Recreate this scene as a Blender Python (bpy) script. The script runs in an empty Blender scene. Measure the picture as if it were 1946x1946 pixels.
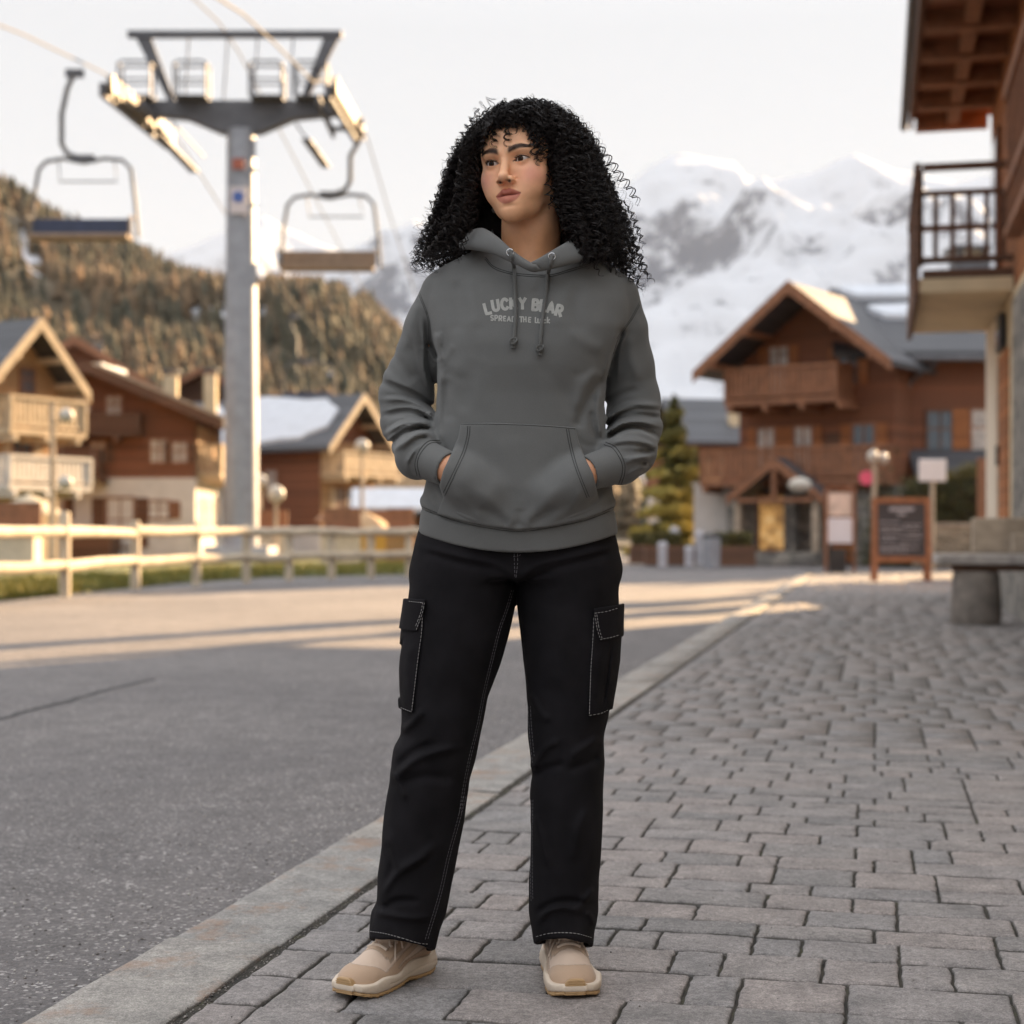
import bpy, math, random
import numpy as np
from mathutils import Vector, Matrix
from mathutils.bvhtree import BVHTree

# ------------------------------------------------------------------ camera, world, sun, exposure
scene = bpy.context.scene
F, CX, HY, EYE = 3027.0, 973.0, 1010.0, 0.87     # focal length, centre column and horizon row in photo pixels; eye height in metres
cam_d = bpy.data.cameras.new("camera"); cam = bpy.data.objects.new("camera", cam_d)
scene.collection.objects.link(cam); scene.camera = cam
cam.location = (0, 0, EYE); cam.rotation_euler = (math.radians(90), 0, 0)
cam_d.sensor_width = 36; cam_d.lens = 36 * F / 1946
cam_d.shift_y = (HY - 973) / 1946
cam_d.clip_start = 0.05; cam_d.clip_end = 20000
cam_d.dof.use_dof = True; cam_d.dof.focus_distance = 3.04; cam_d.dof.aperture_fstop = 3.4

SUN_EL, SUN_AZ = 17.0, 38.0        # azimuth from +Y towards +X
world = bpy.data.worlds.new("World"); scene.world = world; world.use_nodes = True
wn, wl = world.node_tree.nodes, world.node_tree.links
wn.clear()
wo = wn.new("ShaderNodeOutputWorld"); bg = wn.new("ShaderNodeBackground")
sky = wn.new("ShaderNodeTexSky"); sky.sky_type = 'NISHITA'; sky.sun_disc = False
sky.sun_elevation = math.radians(SUN_EL); sky.sun_rotation = math.radians(SUN_AZ)
sky.altitude = 1500; sky.air_density = 1.0; sky.dust_density = 3.0; sky.ozone_density = 0.6
hs = wn.new("ShaderNodeHueSaturation"); hs.inputs["Saturation"].default_value = 0.35; hs.inputs["Value"].default_value = 1.0
wl.new(sky.outputs[0], hs.inputs["Color"])
mx = wn.new("ShaderNodeMix"); mx.data_type = 'RGBA'; mx.inputs[0].default_value = 0.99; mx.inputs[7].default_value = (0.95, 0.98, 1.03, 1)   # thin bright high haze over the whole sky
wl.new(hs.outputs[0], mx.inputs[6])
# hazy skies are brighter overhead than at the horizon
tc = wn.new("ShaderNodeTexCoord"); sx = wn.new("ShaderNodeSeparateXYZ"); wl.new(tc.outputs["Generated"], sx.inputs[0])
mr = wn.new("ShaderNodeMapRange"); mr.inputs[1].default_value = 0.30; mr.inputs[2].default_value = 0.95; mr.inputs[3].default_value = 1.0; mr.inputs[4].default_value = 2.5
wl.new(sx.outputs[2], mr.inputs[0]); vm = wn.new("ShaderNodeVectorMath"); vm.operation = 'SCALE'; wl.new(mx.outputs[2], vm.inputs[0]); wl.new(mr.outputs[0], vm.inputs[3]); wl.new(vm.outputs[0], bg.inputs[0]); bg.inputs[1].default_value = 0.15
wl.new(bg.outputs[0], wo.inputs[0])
sun_d = bpy.data.lights.new("sun", 'SUN'); sun_d.energy = 4.6; sun_d.angle = math.radians(0.6); sun_d.color = (1.0, 0.68, 0.37)
sun = bpy.data.objects.new("sun", sun_d); scene.collection.objects.link(sun)
_el, _az = math.radians(SUN_EL), math.radians(SUN_AZ)
SUN_DIR = Vector((math.sin(_az) * math.cos(_el), math.cos(_az) * math.cos(_el), math.sin(_el)))
sun.rotation_euler = SUN_DIR.to_track_quat('Z', 'Y').to_euler()
sun.location = (20, 20, 30)
scene.view_settings.view_transform = 'Standard'; scene.view_settings.look = 'None'
scene.view_settings.gamma = 1.0; scene.view_settings.exposure = 2.42
scene.cycles.use_denoising = True
try: scene.cycles.denoiser = 'OPENIMAGEDENOISE'
except Exception: pass
scene.cycles.max_bounces = 6; scene.cycles.diffuse_bounces = 3; scene.cycles.glossy_bounces = 3
scene.cycles.transmission_bounces = 4; scene.cycles.transparent_max_bounces = 6; scene.cycles.volume_bounces = 0
scene.cycles.sample_clamp_indirect = 6; scene.cycles.caustics_reflective = False; scene.cycles.caustics_refractive = False

R = math.radians
rng = np.random.default_rng(7); random.seed(7)

def at(px, py, Y):                 # photo pixel + depth -> point
    return Vector(((px - CX) / F * Y, Y, EYE - (py - HY) / F * Y))
def ov(px, py, Y): return at(px * 1.00725, py * 1.00725, Y)
def gx(px, Y): return (px - CX) / F * Y
def gz(py, Y): return EYE - (py - HY) / F * Y

# ------------------------------------------------------------------ noise
def vnoise(p, seed=0):
    p = np.asarray(p, float); i = np.floor(p).astype(np.int64); f = p - i; f = f * f * (3 - 2 * f)
    def h(ix, iy, iz):
        n = (ix * 374761393 + iy * 668265263 + iz * 2147483647 + seed * 1274126177) & 0xffffffff
        n = ((n ^ (n >> 13)) * 1274126177) & 0xffffffff
        n = n ^ (n >> 16)
        return (n & 0xffff) / 32767.5 - 1.0
    x, y, z = i[..., 0], i[..., 1], i[..., 2]; fx, fy, fz = f[..., 0], f[..., 1], f[..., 2]
    def L(a, b, t): return a + (b - a) * t
    return L(L(L(h(x, y, z), h(x+1, y, z), fx), L(h(x, y+1, z), h(x+1, y+1, z), fx), fy),
             L(L(h(x, y, z+1), h(x+1, y, z+1), fx), L(h(x, y+1, z+1), h(x+1, y+1, z+1), fx), fy), fz)
def fbm(p, oct=4, seed=0, gain=0.5):
    s = 0; a = 1.0; q = np.asarray(p, float)
    for o in range(oct):
        s = s + a * vnoise(q, seed + o * 17); a *= gain; q = q * 2.03 + 11.3
    return s

# ------------------------------------------------------------------ materials
class NT:
    def __init__(s, name):
        s.m = bpy.data.materials.new(name); s.m.use_nodes = True
        s.t = s.m.node_tree; s.b = s.t.nodes["Principled BSDF"]
    def n(s, typ, **kw):
        nd = s.t.nodes.new(typ)
        for k, v in kw.items(): setattr(nd, k, v)
        return nd
    def l(s, a, b): s.t.links.new(a, b)
    def co(s, scale=(1, 1, 1), kind='Object', rot=(0, 0, 0)):
        c = s.n("ShaderNodeTexCoord"); mp = s.n("ShaderNodeMapping"); mp.inputs["Scale"].default_value = scale; mp.inputs["Rotation"].default_value = rot
        s.l(c.outputs[kind], mp.inputs[0]); return mp.outputs[0]
    def noise(s, vec, scale, detail=4, rough=0.55):
        nd = s.n("ShaderNodeTexNoise"); nd.inputs["Scale"].default_value = scale; nd.inputs["Detail"].default_value = detail
        nd.inputs["Roughness"].default_value = rough; s.l(vec, nd.inputs["Vector"]); return nd.outputs["Fac"]
    def ramp(s, fac, stops):
        r = s.n("ShaderNodeValToRGB"); e = r.color_ramp.elements
        while len(e) < len(stops): e.new(0.5)
        for el, (p, c) in zip(e, stops):
            el.position = p; el.color = (*c, 1) if len(c) == 3 else c
        s.l(fac, r.inputs[0]); return r.outputs[0]
    def mix(s, a, b, fac, mode='MIX'):
        m = s.n("ShaderNodeMix", data_type='RGBA', blend_type=mode)
        for sock, v in ((m.inputs[0], fac), (m.inputs[6], a), (m.inputs[7], b)):
            if hasattr(v, "is_linked") or isinstance(v, bpy.types.NodeSocket): s.l(v, sock)
            elif isinstance(v, (int, float)): sock.default_value = v
            else: sock.default_value = (*v, 1) if len(v) == 3 else v
        return m.outputs[2]
    def math(s, op, a, b=None):
        m = s.n("ShaderNodeMath", operation=op)
        for i, v in enumerate((a, b)):
            if v is None: continue
            if isinstance(v, bpy.types.NodeSocket): s.l(v, m.inputs[i])
            else: m.inputs[i].default_value = v
        return m.outputs[0]
    def attr(s, name):
        a = s.n("ShaderNodeAttribute"); a.attribute_name = name; return a.outputs["Color"]
    def color(s, c):
        if isinstance(c, bpy.types.NodeSocket): s.l(c, s.b.inputs["Base Color"])
        else: s.b.inputs["Base Color"].default_value = (*c, 1)
        return s
    def rough(s, v):
        if isinstance(v, bpy.types.NodeSocket): s.l(v, s.b.inputs["Roughness"])
        else: s.b.inputs["Roughness"].default_value = v
        return s
    def bump(s, h, strength=0.3, dist=0.01, prev=None):
        b = s.n("ShaderNodeBump"); b.inputs["Strength"].default_value = strength; b.inputs["Distance"].default_value = dist
        s.l(h, b.inputs["Height"])
        if prev is not None: s.l(prev, b.inputs["Normal"])
        s.l(b.outputs[0], s.b.inputs["Normal"]); return b.outputs[0]
MATS = {}
def plain(name, c, rough=0.7, var=0.25, scale=6, bump=0.15, metal=0.0, bscale=60, spec=0.5):
    """one surface colour with a mottled variation and a fine bump"""
    if name in MATS: return MATS[name]
    t = NT(name); v = t.co()
    n = t.noise(v, scale, 5)
    lo = tuple(x * (1 - var) for x in c); hi = tuple(min(1, x * (1 + var)) for x in c)
    t.color(t.ramp(n, [(0.3, lo), (0.7, hi)])).rough(rough)
    t.b.inputs["Metallic"].default_value = metal; t.b.inputs["Specular IOR Level"].default_value = spec
    if bump: t.bump(t.noise(v, bscale, 4), bump, 0.01)
    MATS[name] = t.m; return t.m
def planks(name, c, board=0.16, axis='Z', var=0.35, rough=0.75):
    """timber boarding; boards stacked along the given object axis"""
    if name in MATS: return MATS[name]
    t = NT(name); v = t.co()
    sp = t.n("ShaderNodeSeparateXYZ"); t.l(v, sp.inputs[0])
    z = t.math('DIVIDE', sp.outputs[axis], board); fl = t.math('FLOOR', z); fr = t.math('FRACT', z)
    wn_ = t.n("ShaderNodeTexWhiteNoise", noise_dimensions='1D'); t.l(fl, wn_.inputs["W"])
    grain = t.noise(t.co((2, 2, 18) if axis == 'Z' else (18, 18, 2)), 3, 6, 0.6)
    f = t.math('ADD', t.math('MULTIPLY', wn_.outputs["Value"], 0.5), t.math('MULTIPLY', grain, 0.6))
    lo = tuple(x * (1 - var) for x in c); hi = tuple(min(1, x * (1 + var)) for x in c)
    col = t.ramp(f, [(0.15, lo), (0.95, hi)])
    edge = t.math('LESS_THAN', fr, 0.09)
    t.color(t.mix(col, tuple(x * 0.25 for x in c), edge)).rough(rough)
    t.bump(t.math('SUBTRACT', grain, t.math('MULTIPLY', edge, 1.5)), 0.5, 0.012)
    MATS[name] = t.m; return t.m
def masonry(name, c1, c2, cm, scale=3.0, bump=0.8):
    if name in MATS: return MATS[name]
    t = NT(name); v = t.co((1, 1, 2.2))
    vo = t.n("ShaderNodeTexVoronoi"); vo.inputs["Scale"].default_value = scale; t.l(v, vo.inputs["Vector"])
    ve = t.n("ShaderNodeTexVoronoi", feature='DISTANCE_TO_EDGE'); ve.inputs["Scale"].default_value = scale; t.l(v, ve.inputs["Vector"])
    sp = t.n("ShaderNodeSeparateColor"); t.l(vo.outputs["Color"], sp.inputs[0])
    col = t.ramp(sp.outputs[0], [(0.1, c1), (0.9, c2)])
    nz = t.noise(v, 22, 5)
    col = t.mix(col, t.ramp(nz, [(0.2, (0.5, 0.5, 0.5)), (0.8, (1, 1, 1))]), 0.6, 'MULTIPLY')
    e = t.math('LESS_THAN', ve.outputs["Distance"], 0.035)
    t.color(t.mix(col, cm, e)).rough(0.9)
    t.bump(t.math('SUBTRACT', t.math('MULTIPLY', nz, 0.4), e), bump, 0.02)
    MATS[name] = t.m; return t.m

# ------------------------------------------------------------------ mesh building
def link(o, parent=None):
    scene.collection.objects.link(o)
    if parent is not None: o.parent = parent
    return o
def tag(o, label=None, cat=None, group=None, kind=None):
    if label: o["label"] = label
    if cat: o["category"] = cat
    if group: o["group"] = group
    if kind: o["kind"] = kind
    return o
def thing(name, label, cat, loc=(0, 0, 0), rz=0.0, group=None):
    o = bpy.data.objects.new(name, None); scene.collection.objects.link(o)
    o.location = loc; o.rotation_euler = (0, 0, rz); o.empty_display_size = 0.2
    return tag(o, label, cat, group)
def local_m(o):
    m = Matrix.LocRotScale(o.location, o.rotation_euler, o.scale)
    return (local_m(o.parent) @ m) if o.parent else m
def np_mesh(name, V, Fc, mat, parent=None, smooth=False, world=False, cols=None, mats=None, matidx=None):
    """V (n,3) floats, Fc (m,3|4) ints (or a list of index lists)"""
    me = bpy.data.meshes.new(name)
    V = np.asarray(V, float)
    if world and parent is not None:
        im = np.array(local_m(parent).inverted()); V = V @ im[:3, :3].T + im[:3, 3]
    if isinstance(Fc, np.ndarray):
        n, k = Fc.shape
        me.vertices.add(len(V)); me.vertices.foreach_set("co", V.astype(np.float32).ravel())
        me.loops.add(n * k); me.loops.foreach_set("vertex_index", Fc.astype(np.int32).ravel())
        me.polygons.add(n); me.polygons.foreach_set("loop_start", np.arange(0, n * k, k, dtype=np.int32))
        try: me.polygons.foreach_set("loop_total", np.full(n, k, np.int32))
        except Exception: pass
    else:
        me.from_pydata([tuple(v) for v in V], [], [list(f) for f in Fc])
    if cols is not None:
        a = me.color_attributes.new("Col", 'FLOAT_COLOR', 'POINT')
        c = np.ones((len(V), 4), np.float32); c[:, :cols.shape[1]] = cols
        a.data.foreach_set("color", c.ravel())
    for m in (mats or [mat]): me.materials.append(m)
    if matidx is not None: me.polygons.foreach_set("material_index", np.asarray(matidx, np.int32))
    me.update(calc_edges=True); me.validate()
    if smooth: me.polygons.foreach_set("use_smooth", np.ones(len(me.polygons), bool)); me.update()
    o = bpy.data.objects.new(name, me)
    return link(o, parent)
class MB:
    def __init__(s): s.V = []; s.F = []
    def add(s, V, Fc):
        b = len(s.V); s.V += [tuple(v) for v in V]; s.F += [[i + b for i in f] for f in Fc]; return s
    def box(s, x0, x1, y0, y1, z0, z1, m=None):
        V = [Vector((x, y, z)) for z in (z0, z1) for y in (y0, y1) for x in (x0, x1)]
        if m is not None: V = [m @ v for v in V]
        return s.add(V, [(0, 2, 3, 1), (4, 5, 7, 6), (0, 1, 5, 4), (2, 6, 7, 3), (0, 4, 6, 2), (1, 3, 7, 5)])
    def bar(s, a, b, w, h=None, up=(0, 0, 1)):
        """rectangular bar from a to b, w wide, h along up"""
        a = Vector(a); b = Vector(b); h = h or w; d = (b - a).normalized(); u = Vector(up)
        if abs(d.dot(u)) > 0.98: u = Vector((0, 1, 0))
        r = d.cross(u).normalized(); u = r.cross(d)
        V = [p + r * (i * w / 2) + u * (j * h / 2) for p in (a, b) for i, j in ((-1, -1), (1, -1), (1, 1), (-1, 1))]
        return s.add(V, [(3, 2, 1, 0), (4, 5, 6, 7), (0, 1, 5, 4), (1, 2, 6, 5), (2, 3, 7, 6), (3, 0, 4, 7)])
    def tube(s, pts, r, n=8, cap=True):
        pts = [Vector(p) for p in pts]; rs = r if hasattr(r, '__len__') else [r] * len(pts)
        rings = []; prev = None
        for i, p in enumerate(pts):
            d = (pts[min(i + 1, len(pts) - 1)] - pts[max(i - 1, 0)]).normalized()
            if prev is None: u = d.orthogonal().normalized()
            else: u = (prev - d * prev.dot(d)).normalized()
            prev = u; w = d.cross(u)
            rings.append([p + (u * math.cos(2 * math.pi * k / n) + w * math.sin(2 * math.pi * k / n)) * rs[i] for k in range(n)])
        V = [v for rg in rings for v in rg]
        Fc = [(i * n + k, i * n + (k + 1) % n, (i + 1) * n + (k + 1) % n, (i + 1) * n + k) for i in range(len(pts) - 1) for k in range(n)]
        if cap: Fc += [tuple(range(n - 1, -1, -1)), tuple((len(pts) - 1) * n + k for k in range(n))]
        return s.add(V, Fc)
    def lathe(s, prof, c, n=16):
        V = [(c[0] + r * math.cos(2 * math.pi * k / n), c[1] + r * math.sin(2 * math.pi * k / n), c[2] + z) for r, z in prof for k in range(n)]
        Fc = [(i * n + k, i * n + (k + 1) % n, (i + 1) * n + (k + 1) % n, (i + 1) * n + k) for i in range(len(prof) - 1) for k in range(n)]
        Fc += [tuple(range(n - 1, -1, -1)), tuple((len(prof) - 1) * n + k for k in range(n))]
        return s.add(V, Fc)
    def ball(s, c, r, n=10):
        rr = r if hasattr(r, '__len__') else (r, r, r)
        V = [(c[0] + rr[0] * math.sin(math.pi * i / n) * math.cos(2 * math.pi * k / (2 * n)), c[1] + rr[1] * math.sin(math.pi * i / n) * math.sin(2 * math.pi * k / (2 * n)), c[2] + rr[2] * math.cos(math.pi * i / n)) for i in range(1, n) for k in range(2 * n)]
        m = 2 * n; Fc = [(i * m + k, (i + 1) * m + k, (i + 1) * m + (k + 1) % m, i * m + (k + 1) % m) for i in range(n - 2) for k in range(m)]
        V += [(c[0], c[1], c[2] + rr[2]), (c[0], c[1], c[2] - rr[2])]; t = len(V) - 2
        Fc += [(t, k, (k + 1) % m) for k in range(m)] + [(t + 1, (n - 2) * m + (k + 1) % m, (n - 2) * m + k) for k in range(m)]
        return s.add(V, Fc)
    def prism(s, poly, d):
        """planar polygon (3-D points) pushed by vector d"""
        n = len(poly); d = Vector(d); V = [Vector(p) for p in poly] + [Vector(p) + d for p in poly]
        return s.add(V, [tuple(range(n - 1, -1, -1)), tuple(range(n, 2 * n))] + [(i, (i + 1) % n, n + (i + 1) % n, n + i) for i in range(n)])
    def build(s, name, mat, parent=None, smooth=False, world=False, bevel=0):
        V = s.V
        if world and parent is not None:
            im = local_m(parent).inverted(); V = [im @ Vector(v) for v in V]
        me = bpy.data.meshes.new(name); me.from_pydata([tuple(v) for v in V], [], s.F); me.materials.append(mat)
        import bmesh
        bm = bmesh.new(); bm.from_mesh(me); bmesh.ops.recalc_face_normals(bm, faces=bm.faces); bm.to_mesh(me); bm.free()
        me.update(); o = bpy.data.objects.new(name, me)
        if smooth:
            me.polygons.foreach_set("use_smooth", np.ones(len(me.polygons), bool))
            try: me.set_sharp_from_angle(angle=R(40))
            except Exception: pass
        if bevel:
            bv = o.modifiers.new("bevel", 'BEVEL'); bv.width = bevel; bv.segments = 2; bv.limit_method = 'ANGLE'
        return link(o, parent)
def copy_tree(o, parent=None):
    c = o.copy(); scene.collection.objects.link(c); c.parent = parent
    for ch in list(o.children): copy_tree(ch, c)
    return c
# ------------------------------------------------------------------ ground
KD = Vector((0.228, 1, 0)).normalized(); KN = Vector((KD.y, -KD.x, 0))     # along the kerb / across it to the right
K0 = Vector((-0.597, 2.84, 0))                                              # a point on the kerb's inner edge
def kw(u, v, z=0.0): return K0 + KD * u + KN * v + Vector((0, 0, z))
ROAD_Z = -0.05
def asphalt():
    t = NT("asphalt"); v = t.co()
    big = t.noise(v, 0.35, 4); mid = t.noise(v, 6, 5); fine = t.noise(v, 260, 3, 0.7)
    vo = t.n("ShaderNodeTexVoronoi"); vo.inputs["Scale"].default_value = 120; t.l(v, vo.inputs["Vector"])
    sp = t.n("ShaderNodeSeparateColor"); t.l(vo.outputs["Color"], sp.inputs[0])
    agg = t.ramp(sp.outputs[0], [(0.0, (0.115, 0.104, 0.101)), (0.84, (0.185, 0.167, 0.160)), (0.95, (0.31, 0.285, 0.27)), (1.0, (0.50, 0.47, 0.44))])
    c = t.mix(agg, t.ramp(big, [(0.3, (0.80, 0.80, 0.82)), (0.7, (1.2, 1.19, 1.18))]), 1.0, 'MULTIPLY')
    c = t.mix(c, t.ramp(mid, [(0.25, (0.75, 0.75, 0.75)), (0.7, (1.1, 1.1, 1.1))]), 1.0, 'MULTIPLY')
    c = t.mix(c, t.ramp(fine, [(0.3, (0.6, 0.6, 0.6)), (0.7, (1.25, 1.25, 1.25))]), 0.7, 'MULTIPLY')
    t.color(c).rough(0.85)
    h = t.math('ADD', t.math('MULTIPLY', vo.outputs["Distance"], 0.9), t.math('MULTIPLY', fine, 0.8))
    t.bump(h, 0.9, 0.004); return t.m
M_ASPH = asphalt()
gm = MB(); gm.add([(-2600, -60, ROAD_Z - 0.3), (2600, -60, ROAD_Z - 0.3), (2600, 5200, ROAD_Z - 0.3), (-2600, 5200, ROAD_Z - 0.3)], [(0, 1, 2, 3)])
tag(gm.build("ground", plain("meadow_soil", (0.10, 0.095, 0.06), 0.95, 0.4, 0.4)), "dull winter meadow ground reaching the mountains", "ground", kind='structure')
rd = MB()
V = []; NX, NY = 8, 30
rd.add([(-60, -12, ROAD_Z), (26, -12, ROAD_Z), (26, 66, ROAD_Z), (-60, 66, ROAD_Z)], [(0, 1, 2, 3)])
tag(rd.build("road", M_ASPH), kind='structure')
# crack sealed across the road
ck = MB()
def ground_at(px, py, z=ROAD_Z):
    Y = F * (EYE - z) / (py - HY); return Vector(((px - CX) / F * Y, Y, z))
pp = []
tr = [(-80, 1388), (0, 1367), (70, 1347), (120, 1336), (190, 1315), (262, 1298), (300, 1290)]
for i in range(len(tr) - 1):
    for k in range(8):
        a = k / 8; q = ground_at(tr[i][0] * (1 - a) + tr[i + 1][0] * a, tr[i][1] * (1 - a) + tr[i + 1][1] * a)
        pp.append(Vector((q.x + random.uniform(-.012, .012), q.y + random.uniform(-.03, .03), ROAD_Z + 0.004)))
for a, b in zip(pp[:-1], pp[1:]):
    d = (b - a).normalized(); n = Vector((-d.y, d.x, 0)) * random.uniform(.012, .02)
    ck.add([a - n, b - n, b + n, a + n], [(0, 1, 2, 3)])
tag(ck.build("road_crack", plain("crack_tar", (0.02, 0.02, 0.02), 0.8, 0.3, 30)), kind='structure')

def stone_mat(name, cols, spots=True, moss=0.35):
    t = NT(name); v = t.co(); a = t.attr("Col"); sp = t.n("ShaderNodeSeparateColor"); t.l(a, sp.inputs[0])
    base = t.ramp(sp.outputs[0], cols)
    n1 = t.noise(v, 9, 6, 0.65); n2 = t.noise(v, 70, 5, 0.7); n3 = t.noise(v, 260, 3, 0.85)
    c = t.mix(base, t.ramp(n1, [(0.28, (0.62, 0.62, 0.62)), (0.72, (1.22, 1.2, 1.18))]), 1.0, 'MULTIPLY')
    c = t.mix(c, t.ramp(n2, [(0.36, (0.68, 0.68, 0.68)), (0.64, (1.25, 1.25, 1.25))]), 0.8, 'MULTIPLY')
    c = t.mix(c, t.ramp(n3, [(0.40, (0.62, 0.62, 0.62)), (0.60, (1.34, 1.34, 1.34))]), 0.8, 'MULTIPLY')
    c = t.mix((0.03, 0.028, 0.02), c, t.ramp(sp.outputs[1], [(0.0, (0.1, 0.1, 0.1)), (0.55, (1, 1, 1))]))
    if moss > .5: c = t.mix(c, (0.30, 0.17, 0.10), t.ramp(t.noise(t.co((1, 1, 1)), 5.5, 7, 0.7), [(0.53, (0, 0, 0)), (0.66, (.6, .6, .6))]))
    t.color(c).rough(0.82)
    h = t.math('ADD', t.math('MULTIPLY', n1, 0.8), t.math('ADD', t.math('MULTIPLY', n2, 0.9), t.math('MULTIPLY', n3, 0.45)))
    t.bump(h, 0.75, 0.006); return t.m
M_PAVE = stone_mat("paving_stone", [(0.0, (0.215, 0.202, 0.196)), (0.35, (0.270, 0.246, 0.234)), (0.65, (0.300, 0.262, 0.245)), (1.0, (0.245, 0.232, 0.228))])
M_KERB = stone_mat("kerb_granite", [(0.0, (0.30, 0.285, 0.268)), (0.8, (0.35, 0.32, 0.287)), (0.96, (0.36, 0.34, 0.315)), (1.0, (0.78, 0.78, 0.78))], moss=.9)

def stones(cells, name, mat, near=9.0):
    """cells: (u0,u1,v0,v1,z,tilt,shade) in kerb coordinates; each becomes a slab with a worn rounded rim"""
    Vs, Fs, Cs = [], [], []; base = 0
    for (u0, u1, v0, v1, dz, tu, tv, sh) in cells:
        mid = kw((u0 + u1) / 2, (v0 + v1) / 2); det = mid.y < near
        n = 15 if det else 4
        def grid_(L):
            if not det: return np.array([0, .004 / L, 1 - .004 / L, 1.0])
            e_ = np.array([0, .0012, .004, .009]) / L; return np.concatenate([e_, np.linspace(e_[-1] + .06, 1 - e_[-1] - .06, n - 8), 1 - e_[::-1]])
        U, W = np.meshgrid(grid_(u1 - u0), grid_(v1 - v0), indexing='ij')
        d = np.minimum(np.minimum(U, 1 - U) * (u1 - u0), np.minimum(W, 1 - W) * (v1 - v0))
        z = dz - 0.006 * np.exp(-(d / 0.0035) ** 1.3) + tu * (U - .5) * (u1 - u0) + tv * (W - .5) * (v1 - v0)
        z[(U == 0) | (U == 1) | (W == 0) | (W == 1)] = -0.03
        uu = u0 + U * (u1 - u0); ww = v0 + W * (v1 - v0)
        if det:
            P = np.stack([uu * 22, ww * 22, np.full_like(uu, sh * 7)], -1)
            rim = d < 0.02
            z = z + np.where(z > -0.02, 0.0020 * fbm(P, 4, 3, .6), 0)
            P2 = np.stack([uu * 62, ww * 62, np.full_like(uu, 5.)], -1)
            uu = uu + np.where(rim, 0.0030 * vnoise(P2, 5), 0); ww = ww + np.where(rim, 0.0030 * vnoise(P2, 9), 0)
        X = K0.x + KD.x * uu + KN.x * ww; Y = K0.y + KD.y * uu + KN.y * ww
        Vs.append(np.stack([X, Y, z], -1).reshape(-1, 3))
        Cs.append(np.stack([np.full(n * n, sh), np.clip(d.ravel() / 0.005, 0, 1), np.zeros(n * n)], -1))
        i, j = np.meshgrid(np.arange(n - 1), np.arange(n - 1), indexing='ij'); k = (i * n + j).ravel() + base
        Fs.append(np.stack([k, k + 1, k + n + 1, k + n], -1)[:, ::-1]); base += n * n
    o = np_mesh(name, np.concatenate(Vs), np.concatenate(Fs), mat, smooth=True, cols=np.concatenate(Cs))
    return tag(o, kind='structure')
cells = []; u = -3.6
GAP = 0.0019
while u < 31.0:
    du = (random.choice((.12, .15, .175, .19)) * random.uniform(.97, 1.03)) if u < 3.5 else .18 * (1.0 if u < 12 else 1.6)
    v = 0.012; first = True
    vmax = 3.4 if u < 6 else 9.5
    while v < vmax:
        dv = random.choice((.1, .2, .2, .2, .15, .25, .3) if u < 3.5 else (.2, .2, .2, .2, .1, .3)) * (1.0 if u < 12 else 1.5)
        if first: dv *= random.choice((.5, 1.0)); first = False
        tl = 1.0 if u < 3 else .35; gu = .0027 + .0006 * max(0, min(u, 12)); gv = .0019 + .00022 * max(0, min(u, 12))
        cells.append((u + gu, u + du - gu, v + gv, v + dv - gv, random.uniform(-.0015, .0015) * tl, random.uniform(-.007, .007) * tl, random.uniform(-.007, .007) * tl, random.random()))
        v += dv
    u += du
stones(cells, "pavement", M_PAVE, near=6.5)
kc = []; u = -3.9; q = 0
while u < 30:
    L = random.uniform(.75, 1.25)
    sh = random.uniform(0, .9)
    if 4.2 < u < 4.9 and q == 0: sh = 1.0; L = .6; q = 1
    kc.append((u + .005, u + L - .005, -.262, -.012, random.uniform(-.002, .003), random.uniform(-.006, .006), random.uniform(-.01, .01), sh)); u += L
stones(kc, "kerb", M_KERB, near=9.0)
jb = MB(); jb.add([kw(-4, -.255, -.0085), kw(-4, 10, -.0085), kw(32, 10, -.0085), kw(32, -.255, -.0085)], [(0, 1, 2, 3)])
jb.add([kw(-4, -.255, -.0085), kw(32, -.255, -.0085), kw(32, -.262, ROAD_Z - .01), kw(-4, -.262, ROAD_Z - .01)], [(0, 1, 2, 3)])
jm = NT("joint_soil"); vv = jm.co(); jm.color(jm.ramp(jm.noise(vv, 14, 5), [(0.35, (0.025, 0.022, 0.018)), (0.6, (0.05, 0.043, 0.03)), (0.75, (0.06, 0.065, 0.022))])).rough(0.95); jm.bump(jm.noise(vv, 180, 3), 0.8, 0.006)
tag(jb.build("pavement_bedding", jm.m), kind='structure')
# grass verge beyond the road, left
edge = [(-400, 1175), (0, 1143), (150, 1128), (330, 1110), (500, 1098), (790, 1092), (1000, 1089)]
E = [ground_at(x, y) for x, y in edge]
V = []; Fc = []
for i, p in enumerate(E):
    d = Vector((p.x, p.y, 0)).normalized()
    for j, (k, z) in enumerate(((0, -.06), (.12, .03), (.5, .07), (1.8, .10), (4, .05), (26, .0))):
        V.append((p.x + d.x * k, p.y + d.y * k, z + ROAD_Z * (0 if j else 1)))
for i in range(len(E) - 1):
    for j in range(5): a = i * 6 + j; Fc.append((a, a + 6, a + 7, a + 1))
vg = MB().add(V, Fc)
tag(vg.build("grass_verge", plain("verge_turf", (0.11, 0.115, 0.035), 0.95, 0.5, 3, 0.8), smooth=True), kind='structure')
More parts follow.
